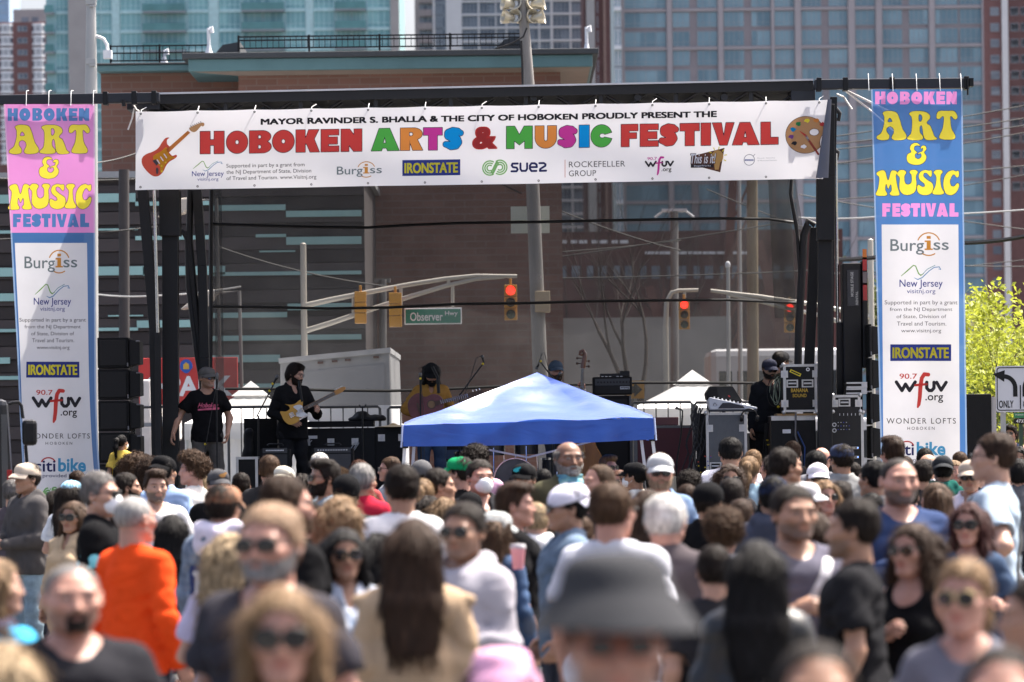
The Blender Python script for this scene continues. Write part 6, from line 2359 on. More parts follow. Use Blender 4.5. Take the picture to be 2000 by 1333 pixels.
for i,(tx,xe)in enumerate((("Supported in part by a grant from",595),("the NJ Department of State, Division",608),("of Travel and Tourism. www.Visitnj.org",618))):
 BM.text(tx,442,xe,V_(520,319.3+12.1*i),V_(520,329+12.1*i),INK['grey'],0.004)
mark_burgiss(BM,658,746,V_(700,316),V_(700,347))
mark_ironstate(BM,786,899,V_(842,312.5),V_(842,343.5))
mark_swirl(BM,942,991,V_(966,313),V_(966,343))
yq=V_(1033,318)
r_=2.0
BM.stroke([(1011,yq+1.5),(1001,yq+1.5),(999.5,yq+5),(1002,yq+8.5),(1009,yq+9.5),(1011,yq+13),(1009,yq+16.5),(999,yq+16.5)],r_,INK['navy'],"logo",0.005)
BM.stroke([(1016.5,yq+1.5),(1016.5,yq+12),(1019,yq+16),(1027,yq+16),(1029.5,yq+12),(1029.5,yq+1.5)],r_,INK['navy'],"logo",0.005)
BM.stroke([(1035.5,yq+9),(1048.5,yq+9),(1048,yq+4),(1044,yq+1.5),(1038,yq+1.5),(1035,yq+6),(1035,yq+12),(1038,yq+16.5),(1047.5,yq+16.5)],r_,INK['navy'],"logo",0.005)
BM.stroke([(1053.5,yq+1.5),(1062,yq+1.5),(1065.5,yq+4),(1065,yq+7),(1055,yq+13),(1054.5,yq+16.5),(1066.5,yq+16.5)],r_,INK['navy'],"logo",0.005)
BM.stroke([(1103.5,V_(1103,313)),(1103.5,V_(1103,347))],0.5,INK['cherry'],"logo",0.005,res=0.25)
BM.text("ROCKEFELLER",1111,1221,V_(1166,315.5),V_(1166,327),INK['grey'],0.0,space=1.05)
BM.text("GROUP",1111,1164,V_(1137,333.5),V_(1137,345),INK['grey'],0.0,space=1.05)
mark_wfuv(BM,1261,1315,V_(1288,306),V_(1288,343),INK['magenta'],INK['magenta'])
tp=lambda x,y:(1200+x/4.545,280+y/4.545+SL*(1200+x/4.545-265))
BM.poly([tp(680,118),tp(978,42),tp(940,258),tp(675,190)],INK['brown'],"logo",0.004,smooth=False)
BM.shape(lambda X,Z:np.minimum(el2(X,Z,*tp(915,120),11.5,12.5),sd_poly(X,Z,[tp(885,170),tp(940,170),tp(925,235),tp(892,235)])),tp(850,0)[0],tp(980,0)[0],tp(900,50)[1],tp(900,250)[1],INK['glow'],"logo",0.006)
for a in(10,45,80,115,150,335):
 c=tp(915,120)
 BM.stroke([(c[0]+14*math.cos(rad(a)),c[1]-15*math.sin(rad(a))),(c[0]+18*math.cos(rad(a)),c[1]-19*math.sin(rad(a)))],0.9,INK['yellow'],"logo",0.006)
BM.text("This is it!",tp(672,0)[0],tp(905,0)[0],tp(790,88)[1],tp(790,186)[1],INK['black'],0.03,0.0075,shear=0.25)
BM.text("This is it!",tp(678,0)[0],tp(900,0)[0],tp(790,92)[1],tp(790,181)[1],INK['white'],0.012,0.0095,shear=0.25)
BM.flat([tp(677,190),tp(880,188),tp(880,216),tp(677,220)],[(0,1,2,3)],INK['black'],"logo",0.0075,22)
BM.text("StageWorks",tp(705,0)[0],tp(855,0)[0],tp(780,194)[1],tp(780,212)[1],INK['white'],0.0,0.0095)
BM.stroke([tuple(p)for p in arc(*tp(1198,148),10.2,10.5,0,360,30)],0.7,INK['steel'],"logo",0.005)
BM.stroke([(tp(1232,0)[0],tp(0,0)[1]*0+tp(1232,116)[1]),tp(1248,98)],0.6,INK['steel'],"logo",0.005)
BM.flat([tp(1157,142),tp(1236,142),tp(1236,158),tp(1157,158)],[(0,1,2,3)],INK['paleblue'],"logo",0.006,22)
BM.text("VOLVO",tp(1165,0)[0],tp(1228,0)[0],tp(1198,145)[1],tp(1198,155)[1],INK['white'],0.01,0.008)
BM.text("Pioneer Speciality",tp(1270,0)[0],tp(1425,0)[0],tp(1350,127)[1],tp(1350,139)[1],INK['steel'],0.0,0.005)
BM.text("of Historical Interest",tp(1270,0)[0],tp(1440,0)[0],tp(1350,147)[1],tp(1350,159)[1],INK['steel'],0.0,0.005)
cx,cy=1573,V_(1573,264)
def pal(X,Z):
 d=el2(X,Z,cx,cy,38.5,36)
 d=np.maximum(d,-el2(X,Z,cx+17,cy-5,9.5,7))
 d=np.maximum(d,-el2(X,Z,cx+37,cy+16,9,17))
 return d
BM.shape(lambda X,Z:np.maximum(pal(X,Z)-0.7,-0.2-pal(X,Z)),cx-42,cx+42,cy-40,cy+40,INK['outline'],"palette_picture",0.004,0.6)
BM.shape(pal,cx-42,cx+42,cy-40,cy+40,INK['wood'],"palette_picture",0.006,0.7,grow=-0.2)
for dx,dy,cn in((-14,-22,'deepgreen'),(3,-28,'yellow'),(21,-28,'orange'),(33,-20,'red'),(-24,-11,'blue'),(-28,3,'purple'),(-22,16,'black'),(-4,23,'white')):
 pts=[(cx+dx+5.2*(1+0.22*math.sin(k*2.7+dx))*math.cos(2*PI*k/9),cy+dy+4.0*(1+0.22*math.cos(k*1.9+dy))*math.sin(2*PI*k/9))for k in range(9)]
 BM.poly(pts,INK[cn],"palette_picture",0.009)
BM.stroke([(cx-11,cy-7),(cx+1,cy+2)],1.8,INK['red'],"palette_picture",0.010,taper=[.3,1.2])
BM.stroke([(cx+1,cy+2),(cx+6,cy+10)],2.0,INK['steel'],"palette_picture",0.010)
BM.stroke([(cx+6,cy+10),(cx+25,cy+38)],2.0,INK['rust'],"palette_picture",0.010)
GROOVY={
 'A':([(150,245),(200,225),(285,238),(320,300),(350,400),(388,462),(385,502),(340,518),(265,518),(240,492),(262,440),(255,402),(225,383),(195,398),(192,432),(217,470),(210,510),(150,522),(95,508),(94,480),(138,440),(162,360),(165,290)],[(222,296),(246,332),(202,334)]),
 'R':([(415,252),(460,228),(560,230),(615,258),(625,300),(592,345),(626,375),(650,430),(668,478),(694,500),(680,515),(600,520),(562,490),(548,400),(535,370),(522,400),(526,440),(554,480),(548,511),(480,520),(405,511),(400,488),(436,445),(445,350),(440,290)],[(514,268),(535,266),(547,300),(530,332),(514,322)]),
 'T':([(689,300),(692,252),(722,225),(790,226),(860,225),(894,262),(898,300),(870,312),(836,280),(828,305),(840,400),(876,468),(874,502),(835,515),(745,512),(715,496),(720,468),(750,400),(761,310),(752,280),(720,308)],None),
 '&':([(524,582),(515,558),(480,545),(440,560),(423,600),(436,636),(402,658),(391,700),(410,745),(470,767),(540,758),(580,722),(588,680),(568,642),(587,612),(580,578),(552,573),(530,592),(538,606),(552,598),(548,628),(512,644),(500,664),(528,652),(538,680),(510,706),(480,692),(476,662),(497,642),(468,612),(474,580),(505,572)],None),
 'M':([(90,845),(130,822),(175,830),(205,918),(235,830),(275,822),(300,845),(285,880),(300,980),(320,1050),(308,1073),(240,1073),(221,1050),(240,1020),(232,962),(206,1008),(186,960),(178,1015),(197,1055),(180,1076),(100,1076),(80,1055),(104,1000),(115,900),(92,868)],None),
 'U':([(300,842),(325,817),(370,820),(389,845),(370,882),(376,942),(406,962),(438,938),(440,872),(420,842),(436,818),(485,818),(503,842),(486,882),(490,980),(470,1040),(410,1068),(350,1055),(318,1000),(321,900),(299,868)],None),
 'S':([(640,824),(642,872),(626,888),(592,852),(566,850),(560,880),(600,918),(646,950),(657,1000),(632,1055),(568,1071),(510,1050),(494,1000),(504,966),(526,972),(550,986),(570,978),(564,954),(524,920),(511,880),(526,838),(570,818),(612,824)],None),
 'I':([(663,832),(690,816),(735,818),(751,840),(729,882),(736,980),(764,1040),(746,1063),(665,1063),(646,1040),(676,980),(686,890),(662,852)],None),
 'C':([(915,834),(913,880),(892,893),(868,864),(845,880),(826,930),(840,976),(870,976),(897,948),(917,960),(911,1002),(880,1050),(830,1071),(780,1050),(757,980),(764,900),(800,840),(852,819),(886,830),(902,822)],None)}
HOBX=[(14.6,34.7),(37.5,59.5),(63.4,82.9),(85.5,106.8),(109.9,131.7),(134.2,151.2),(153.8,174.2)]
FESX=[(25.4,41.4),(45.3,60.9),(62.6,80.2),(81.5,98.8),(101.5,108.9),(110.2,130.6),(131.5,154.1),(156.6,174.2)]
def side_banner(label,corner,right,dx,dy,top_m,low_m,word_m,rows,panel,split_y,bot=1030,fold=0.0):
 """corner: columns of the left and right edges at the top row and near the foot; rows: where each printed line sits"""
 (xa0,xb0,y0),(xa1,xb1,y1)=corner
 Ysb=YF-0.46
 t=thing("hanging_banner",label,'banner',(0,Ysb,0))
 def edge(y):
  q=(y-y0)/(y1-y0)
  return xa0+(xa1-xa0)*q,xb0+(xb1-xb0)*q+(9*max(0,(y-720)/200)**2 if fold else 0)
 def place(x,y,off=0.0):
  q=max(0,(y-420)/500)
  yy=0.012*math.sin(x*0.05+y*0.004)+(0.02*math.sin(x*0.040+y*0.008+1.5)+0.015*math.sin(y*0.021+x*0.02))*q
  if fold:
   a,c=edge(y)
   u=(x-a)/(c-a)
   yy+=fold*max(0,(y-690)/220)*math.sin(u*5.5+y*0.006)
  p=at(x,y,Ysb)
  return Vector((p.x,yy-off,p.z))
 B=Banner(t,place)
 py0,pxa,pxb,pxa1,pxb1=panel
 zy0,zy1=(209.0,447.0)if dx==0 else(177.5,426.0)
 ys=sorted(set([zy0,zy1]+list(np.linspace(y0,split_y,9))+list(np.linspace(split_y,py0,3))+list(np.linspace(py0,bot,22))))
 cols=[]
 b=MB()
 for j,y in enumerate(ys):
  a,c=edge(y)
  q=(y-py0)/(y1-py0)
  l=pxa+(pxa1-pxa)*q
  r=pxb+(pxb1-pxb)*q+(c-(xb0+(xb1-xb0)*(y-y0)/(y1-y0)))
  xs=[a,a+3.0]+list(np.linspace(a+3.0,l,3)[1:])+list(np.linspace(l,r,9)[1:])+list(np.linspace(r,c-3.0,3)[1:])+[c]
  b.v+=[tuple(place(x,y))for x in xs]
  cols=xs
 n=len(cols)
 for j in range(len(ys)-1):
  ym=(ys[j]+ys[j+1])/2
  for i in range(n-1):
   k=j*n+i
   if zy0<ym<zy1 and 0<i<n-2:
    continue
   b.f.append((k+n,k+n+1,k+1,k))
   if i in(0,n-2):
    b.mi.append(3 if ym<split_y else 4)
   elif ym<split_y:
    b.mi.append(0)
   elif ym>py0 and 3<=i<n-4+0 and 3<=i<=10:
    b.mi.append(2)
   else:
    b.mi.append(1)
 link_mesh(b.mesh("sheet",[top_m,low_m,INKW,HEM1 if top_m is not low_m else HEM2,HEM2],smooth=60),"sheet",t)
 R=rows
 shapes={}
 for ch,(o_,hole)in GROOVY.items():
  f=lambda p:(p[0]/5.125+dx,p[1]/5.125+200+dy)
  shapes[ch]=(catmull([f(p)for p in o_],5),catmull([f(p)for p in hole],4)if hole else None)
 def letter_fn(ch):
  q,hq=shapes[ch]
  return lambda X,Z:np.maximum(sd_poly(X,Z,q),-sd_poly(X,Z,hq))if hq else sd_poly(X,Z,q)
 def word_fn(X,Z):
  d=1e9
  for wd,wx,wy,wdx,wdy in(("HOBOKEN",HOBX,(211.7,236.5),dx,1.2*dy),("FESTIVAL",FESX,(418,444),dx*1.002,0.76*dy)):
   for c,(l,r)in zip(wd,wx):
    d=np.minimum(d,fat(c,X-l-wdx,wy[1]+wdy-Z,r-l,wy[1]-wy[0]))
  return d
 (ea,ec),(fa,fc)=edge(zy0),edge(zy1)
 field=[(ea+3,zy0),(ec-3,zy0),(fc-3,zy1),(fa+3,zy1)]
 gx0,gx1=min(ea,fa),max(ec,fc)
 ngx,ngz=int((gx1-gx0)/0.8),int((zy1-zy0)/0.8)
 XX,ZZ=np.meshgrid(np.linspace(gx0,gx1,ngx+1),np.linspace(zy0,zy1,ngz+1))
 D=np.minimum.reduce([letter_fn(c)(XX,ZZ)for c in shapes])
 E_=sd_poly(XX,ZZ,field)
 W_=word_fn(XX,ZZ)
 B.flat(*fill2d(lambda X,Z:np.maximum(-np.minimum(D,W_),E_),gx0,gx1,zy0,zy1,ngx,ngz),top_m,"sheet_field",0.0)
 B.flat(*fill2d(lambda X,Z:D,gx0,gx1,zy0,zy1,ngx,ngz),LEMONV,"letters",0.0)
 B.flat(*fill2d(lambda X,Z:W_,gx0,gx1,zy0,zy1,ngx,ngz),word_m,"letters",0.0)
 B.flat(*fill2d(lambda X,Z:np.maximum(D-0.5,-0.35-D),gx0,gx1,zy0,zy1,ngx,ngz),INK['outline'],"letter_outline",0.003)
 mark_burgiss(B,*R['burgiss'])
 mark_nj(B,*R['nj'])
 for tx,r in zip(("Supported in part by a grant","from the NJ Department","of State, Division of","Travel and Tourism.","www.visitnj.org"),R['lines']):
  B.text(tx,*r,INK['grey'],0.0)
 mark_ironstate(B,*R['iron'])
 mark_wfuv(B,*R['wfuv'],INK['red'],INK['red'])
 B.text("WONDER LOFTS",*R['wonder'],INK['black'],0.0,space=1.25)
 B.text("HOBOKEN",*R['wonder2'],INK['black'],0.0,space=1.5)
 x0,x1,ya,yb=R['citi']
 w,h=x1-x0,yb-ya
 B.text("citi",x0,x0+w*.38,ya+h*.22,yb,INK['navy'],0.014)
 B.text("bike",x0+w*.43,x0+w*.97,ya+h*.05,yb,INK['bike'],0.03)
 B.stroke(arc(x0+w*.255,ya+h*.42,w*.125,h*.40,20,160),h*.045,INK['citired'],"logo",0.005)
 B.text("provided by",*R['prov'],INK['navy'],0.004)
 x0,x1,ya,yb=R['suez']
 mark_swirl(B,x0,x0+(x1-x0)*.36,ya,yb)
 B.text("suez",x0+(x1-x0)*.44,x1,ya+(yb-ya)*.2,yb-(yb-ya)*.1,INK['navy'],0.03)
 for u in R['ties']:
  p=place(u,y0+3,0.01)
  b=MB()
  b.tube([p,p+Vector((0,0.03,0.06)),p+Vector((0.0,0.06,0.185)),p+Vector((0.008,0.14,0.20)),p+Vector((0.012,0.20,0.23 if u>900 else 0.205))],0.0042,6)
  b.obj("zip_tie",[mat("zip_tie",(0.72,0.72,0.70))],t,smooth=60)
 return t
def see_through(name,col,clear):
 return mat("vinyl_"+name,col,rough=0.35,var=0.05,vs=1.5,translucent=0.42,clear=clear,spec=0.5,bump=0.06,bs=3)
INKW=see_through("panel_white",(0.71,0.70,0.715),0.05)
PINKV=see_through("pink",(0.74,0.27,0.60),0.07)
BLUEV=see_through("blue",(0.055,0.16,0.38),0.10)
WORDBLUE=see_through("word_blue",(0.075,0.185,0.42),0.04)
WORDPINK=see_through("word_pink",(0.80,0.28,0.62),0.04)
LEMONV=see_through("lemon",(0.86,0.72,0.05),0.03)
BLUEV2=see_through("bright_blue",(0.07,0.20,0.48),0.10)
HEM1=see_through("pink_hem",(0.76,0.42,0.66),0.12)
HEM2=see_through("blue_hem",(0.30,0.42,0.62),0.12)
side_banner("tall pink and blue festival banner hanging at the left of the stage",((7,185,204),(45,188,900)),False,0,0,PINKV,BLUEV,WORDBLUE,
   dict(burgiss=(48,151,488,533),nj=(66,139,554,610),
     lines=[(38,168,621.5,631),(48,158,635,644),(61,145,648.5,656.5),(63,145,661.5,669),(72,136,676,684.5)],iron=(52,155,707,738),wfuv=(66,156,760,826),
     wonder=(52,176,847,857),wonder2=(88,140,863.5,869),citi=(66,172,894,922),prov=(82,145,926,935),suez=(82,172,952,984),ties=(51,95,138,182)),
   (475,29,170,49,176),455,fold=0.09)
side_banner("tall blue festival banner hanging at the right of the stage",((1701,1880,175),(1721,1889,890)),True,1694.5,-27,BLUEV2,BLUEV2,WORDPINK,
   dict(burgiss=(1739,1853,454,499),nj=(1757,1841,517,576),
     lines=[(1728,1870,587,597.5),(1738,1860,601,610),(1751,1848,615,623),(1752,1848,628.5,636.5),(1760,1838,643,652)],iron=(1739,1858,673,705.5),wfuv=(1751,1849,728,797),
     wonder=(1732,1867,817,828),wonder2=(1772,1825,834,840),citi=(1744,1850,862,890),prov=(1770,1835,895,904),suez=(1750,1850,925,958),ties=(1697,1744,1791,1836,1878)),
   (439,1722,1872,1726,1875),430)
b=MB()
for pts in([(1650,176),(1690,195),(1752,226)],[(1652,178),(1700,216),(1750,262)],[(1634,184),(1648,190),(1664,214)]):
 b.tube([at(x,y,YF-0.15)for x,y in pts],0.014,6)
o=b.obj("tie_strap",[mat("strap_white",(0.72,0.70,0.66),rough=0.7)],smooth=60)
tag(o,"pale straps tied between the right roof corner and the banner beam",'strap')
b=MB()
b.tube([at(262,212,YF-0.15),at(258,232,YF-0.15),at(250,254,YF-0.15)],0.01,6)
b.tube([at(258,200,YF-0.15),at(266,214,YF-0.15),at(272,218,YF-0.15)],0.012,6)
o=b.obj("tie_strap",[mat("strap_white",(0.72,0.70,0.66))],smooth=60)
tag(o,"short pale strap dangling at the long banner's top left corner",'strap')
CACHE={}
def skin_mat(name,col,stub=0.0,stubcol=(0.05,0.04,0.035),dark=(0.02,0.014,0.01)):
 key="skin_"+name
 if key in MATS:
  return MATS[key]
 m=mat(key,col,rough=0.48,var=0.10,vs=14,bump=0.08,bs=180,spec=0.45)
 n=m.node_tree.nodes
 L=m.node_tree.links
 p=n["Principled BSDF"]
 p.inputs['Subsurface Weight'].default_value=0.12
 p.inputs['Subsurface Radius'].default_value=(0.02,0.006,0.003)
 src=p.inputs['Base Color'].links[0].from_socket
 a=n.new("ShaderNodeAttribute")
 a.attribute_name="tone"
 sep=n.new("ShaderNodeSeparateColor")
 L.new(a.outputs['Color'],sep.inputs[0])
 lip=[min(1,col[0]*0.85),col[1]*0.55,col[2]*0.55]
 for sock,c,amt in((a.outputs['Alpha'],stubcol,stub),(sep.outputs[0],lip,0.8),(sep.outputs[2],(0.6,0.57,0.53),0.9),(sep.outputs[1],dark,0.92)):
  mu=n.new("ShaderNodeMath")
  mu.operation='MULTIPLY'
  mu.inputs[1].default_value=amt
  L.new(sock,mu.inputs[0])
  mx=n.new("ShaderNodeMix")
  mx.data_type='RGBA'
  L.new(mu.outputs[0],mx.inputs['Factor'])
  L.new(src,mx.inputs['A'])
  mx.inputs['B'].default_value=(*c,1)
  src=mx.outputs['Result']
 L.new(src,p.inputs['Base Color'])
 return m
SKINS={'fair':(0.46,0.265,0.19),'pink':(0.44,0.23,0.17),'tan':(0.34,0.185,0.12),'olive':(0.34,0.19,0.12),
   'brown':(0.19,0.095,0.058),'dark':(0.11,0.055,0.036)}
HAIRS={'black':(0.006,0.005,0.005),'dark':(0.014,0.009,0.0065),'brown':(0.036,0.019,0.011),'chestnut':(0.065,0.036,0.020),
   'light':(0.19,0.115,0.06),'blonde':(0.34,0.25,0.15),'honey':(0.19,0.12,0.065),'auburn':(0.08,0.032,0.018),
   'red':(0.045,0.014,0.012),'grey':(0.24,0.23,0.22),'white':(0.62,0.60,0.57),'salt':(0.13,0.12,0.115),'sand':(0.30,0.20,0.13)}
def hair_mat(c):
 col=HAIRS[c]
 return mat("hair_"+c,col,rough=0.60,var=0.55,vs=55,spec=0.16,stretch=(1,1,0.12),bump=0.35,bs=120)
def cloth(col,kind='cotton',col2=None):
 key="cloth_%s_%02x%02x%02x"%(kind,*[int(255*min(1,c)**0.5)for c in col])+("b" if col2 else "")
 if kind=='denim':
  return mat(key,col,rough=0.85,var=0.35,vs=7,bump=0.25,bs=260,spec=0.15,col2=col2)
 if kind=='print':
  return mat(key,col,rough=0.8,vs=26,bump=0.1,bs=120,spec=0.2,col2=col2)
 if kind=='leather':
  return mat(key,col,rough=0.4,var=0.2,vs=9,bump=0.2,bs=70,spec=0.5)
 return mat(key,col,rough=0.92,var=0.10,vs=6,bump=0.22,bs=220,spec=0.06,col2=col2)
def head_field(sex,h=0.0045,inflate=0.0):
 key=('hf',sex,h,inflate)
 F=Field((-0.125,-0.155,-0.27),(0.125,0.155,0.16),h)
 f=sex=='f'
 jw=0.90 if f else 1.0
 F.ell((0,0.012,0.028),(0.076,0.096,0.090),k=0.02)
 F.ell((0,-0.030,-0.040),(0.060*jw,0.066,0.078),k=0.03)
 for s in(-1,1):
  F.cone((s*0.052*jw,-0.002,-0.058),(s*0.016,-0.066,-0.098),0.021*jw,0.018,k=0.025)
  F.cone((s*0.046,-0.062,-0.020),(s*0.058,-0.02,-0.012),0.020,0.016,k=0.025)
 F.cone((-0.011,-0.076,-0.099),(0.011,-0.076,-0.099),0.019*jw,k=0.02)
 if not f:
  F.cone((-0.040,-0.074,0.026),(0.040,-0.074,0.026),0.013,k=0.022)
 for s in(-1,1):
  F.ell((s*0.031,-0.097,0.008),(0.020,0.014,0.013),k=0.016,sub=True)
 for s in(-1,1):
  F.ell((s*0.031,-0.0755,0.006),(0.0145,0.013,0.0120),k=0.004)
 nr=0.84 if f else 1.0
 F.cone((0,-0.084,0.016),(0,-0.104,-0.030),0.0075*nr,0.0120*nr,k=0.014)
 for s in(-1,1):
  F.ell((s*0.0115*nr,-0.094,-0.033),(0.0085,0.011,0.0075),k=0.007)
 F.cone((-0.019,-0.083,-0.055),(0.019,-0.083,-0.055),0.0085,k=0.010)
 F.cone((-0.014,-0.086,-0.0665),(0.014,-0.086,-0.0665),0.0090,k=0.010)
 F.cone((-0.023,-0.098,-0.0605),(0.023,-0.098,-0.0605),0.0028,k=0.004,sub=True)
 for s in(-1,1):
  F.ell((s*0.080,0.016,-0.004),(0.010,0.020,0.031),k=0.008)
  F.ell((s*0.090,0.010,0.000),(0.008,0.010,0.016),k=0.006,sub=True)
 F.cone((0,0.022,-0.07),(0,0.032,-0.25),0.050 if f else 0.057,0.052 if f else 0.062,k=0.03)
 return F
def head_np(sex):
 if('head',sex)in CACHE:
  return CACHE[('head',sex)]
 V,Q=head_field(sex).surface()
 x,y,z=V[:,0],V[:,1],V[:,2]
 ax=np.abs(x)
 front=y<-0.045
 T=np.zeros((len(V),4))
 lips=np.clip(1.3-(((ax/0.024)**2)+((z+0.0605)/0.0125)**2)**0.5,0,0.5)*2*front
 T[:,0]=np.clip(lips*(1.0 if sex=='f' else 0.6),0,1)
 brow=np.clip(1.6-np.sqrt(((ax-0.034)/0.021)**2+((z-(0.026+0.003*np.cos((ax-0.034)*60)))/0.0048)**2),0,1)*front
 iris=np.clip(2.0-np.sqrt(((ax-0.031)/0.0052)**2+((z-0.006)/0.0055)**2),0,1)*(y<-0.07)
 e=((ax-0.031)/0.0140)**2+((z-0.0055)/0.0048)**2
 lash=np.clip(1-np.abs(e-1.25)/0.7,0,1)*(z>0.0055)*(y<-0.055)*0.8
 nostril=np.clip(1.3-np.sqrt(((ax-0.008)/0.005)**2+((z+0.041)/0.004)**2),0,0.6)*(y<-0.085)
 T[:,1]=np.clip(np.maximum.reduce([brow*0.85,iris,lash,nostril]),0,1)
 T[:,2]=np.clip(1.3-e,0,1)*(y<-0.06)*0.75
 st=np.clip((-0.030-z)/0.02,0,1)*np.clip((0.01-y)/0.03,0,1)*np.clip((z+0.145)/0.03,0,1)
 st*=1-np.clip(lips,0,1)
 T[:,3]=st*np.clip(((ax/0.02)**2+((z+0.035)/0.012)**2)-0.6,0,1)
 CACHE[('head',sex)]=(V,Q,T)
 return CACHE[('head',sex)]
def hand_np(curl):
 if('hand',curl)in CACHE:
  return CACHE[('hand',curl)]
 F=Field((-0.075,-0.11,-0.05),(0.085,0.04,0.2),0.0042)
 F.cone((0,0,-0.03),(0,0,0.02),0.026,0.024,k=0.02,sc=(1,0.75,1))
 F.ell((0.000,0.0,0.055),(0.041,0.016,0.052),k=0.02)
 a1,a2,a3={'relaxed':(22,32,22),'grip':(62,80,45),'flat':(6,8,5),'fist':(80,95,60)}[curl]
 for i,(bx,L)in enumerate(((0.030,0.070),(0.0105,0.079),(-0.0095,0.073),(-0.028,0.057))):
  p=np.array((bx,0.0,0.098-0.004*abs(i-1)))
  a=0
  r=0.0098-0.0006*(i==3)
  spread=bx*0.35
  for seg,(fr,da)in enumerate(((0.46,a1),(0.30,a2),(0.24,a3))):
   a+=rad(da+4*i)
   q=p+L*fr*np.array((spread,-math.sin(a),math.cos(a)))
   F.cone(p,q,r,r*0.90,k=0.006)
   p,r=q,r*0.90
 t=0.4 if curl in('grip','fist')else 0.0
 p0,p1,p2,p3=(0.026,-0.004,0.022),(0.050,-0.016-0.02*t,0.048),(0.058-0.04*t,-0.026-0.05*t,0.076),(0.055-0.07*t,-0.036-0.06*t,0.098)
 F.cone(p0,p1,0.016,0.0125,k=0.012)
 F.cone(p1,p2,0.0118,0.0105,k=0.006)
 F.cone(p2,p3,0.0105,0.0090,k=0.006)
 CACHE[('hand',curl)]=F.surface()
 return CACHE[('hand',curl)]
def P(**k):
 d=dict(rs=(-0.160,0.014,1.405),ls=(0.160,0.014,1.405),re=(-0.215,0.035,1.13),le=(0.215,0.035,1.13),
    rw=(-0.232,-0.045,0.89),lw=(0.232,-0.045,0.89),rt=(0,-1,0),lt=(0,-1,0),rc='relaxed',lc='relaxed',
    rk=(-0.105,-0.012,0.50),lk=(0.105,-0.012,0.50),ra=(-0.115,0.025,0.09),la=(0.115,0.025,0.09))
 d.update(k)
 return d
POSES={
 'stand':P(),
 'stand_b':P(re=(-0.245,0.05,1.14),rw=(-0.225,-0.06,0.90),le=(0.225,0.06,1.14),lw=(0.24,-0.09,0.91),rk=(-0.10,-0.05,0.50),ra=(-0.12,-0.03,0.09)),
 'phone':P(re=(-0.225,-0.01,1.13),le=(0.225,-0.01,1.13),rw=(-0.085,-0.235,1.20),lw=(0.075,-0.245,1.17),rt=(0.3,0.2,1),lt=(-0.3,0.2,1),rc='grip',lc='grip'),
 'cup':P(le=(0.232,-0.02,1.13),lw=(0.17,-0.26,1.17),lt=(-0.2,0.0,1),lc='grip'),
 'crossed':P(re=(-0.225,-0.075,1.14),le=(0.225,-0.075,1.13),rw=(0.03,-0.200,1.17),lw=(-0.02,-0.235,1.145),rt=(0,0.3,1),lt=(0,0.3,1),rc='relaxed',lc='relaxed'),
 'hip':P(le=(0.385,0.10,1.165),lw=(0.215,-0.055,1.035),lt=(-0.5,0.3,0.2),lc='grip'),
 'pockets':P(re=(-0.255,0.075,1.14),le=(0.255,0.075,1.14),rw=(-0.205,-0.07,0.95),lw=(0.205,-0.07,0.95)),
 'hoodie_out':P(re=(-0.245,-0.03,1.12),le=(0.23,0.0,1.12),rw=(-0.10,-0.27,1.10),lw=(0.06,-0.25,1.08),rt=(0.3,0,1),lt=(-0.3,0,1)),
 'chest':P(re=(-0.225,0.0,1.12),rw=(-0.03,-0.21,1.24),rt=(0.2,0.2,1)),
 'walk':P(re=(-0.235,0.09,1.14),rw=(-0.235,0.02,0.90),le=(0.235,-0.02,1.135),lw=(0.235,-0.14,0.92),rk=(-0.10,-0.10,0.52),ra=(-0.10,-0.10,0.10),lk=(0.10,0.06,0.51),la=(0.10,0.24,0.14)),
 'announcer':P(re=(-0.325,0.02,1.165),rw=(-0.405,-0.06,0.945),le=(0.27,0.06,1.14),lw=(0.235,-0.05,0.93),rt=(0,-1,0),rk=(-0.12,-0.012,0.50),ra=(-0.15,0.02,0.09),lk=(0.12,-0.01,0.5),la=(0.15,0.02,0.09)),
 'guitar':P(re=(-0.255,0.06,1.145),rw=(-0.105,-0.17,1.045),rt=(0.35,0.0,0.9),le=(0.275,-0.11,1.12),lw=(0.215,-0.30,1.16),lt=(0.1,-0.5,0.9),rc='relaxed',lc='grip'),
 'acoustic':P(re=(-0.330,-0.02,1.185),rw=(-0.12,-0.24,1.07),rt=(0.4,0.0,0.9),le=(0.265,-0.04,1.13),lw=(0.285,-0.27,1.15),lt=(0.1,-0.4,0.9),rc='relaxed',lc='grip'),
 'bass':P(re=(-0.25,-0.05,1.15),rw=(-0.09,-0.25,1.02),le=(0.300,-0.14,1.205),lw=(0.205,-0.27,1.40),lt=(-0.4,0.2,0.8),lc='grip'),
 'sit':P(rk=(-0.13,-0.36,0.86),lk=(0.13,-0.36,0.86),ra=(-0.13,-0.38,0.48),la=(0.13,-0.38,0.48),re=(-0.235,-0.02,1.15),rw=(-0.20,-0.22,1.02)),
}
def lerp(a,b,t):
 return tuple(a[i]+(b[i]-a[i])*t for i in range(3))
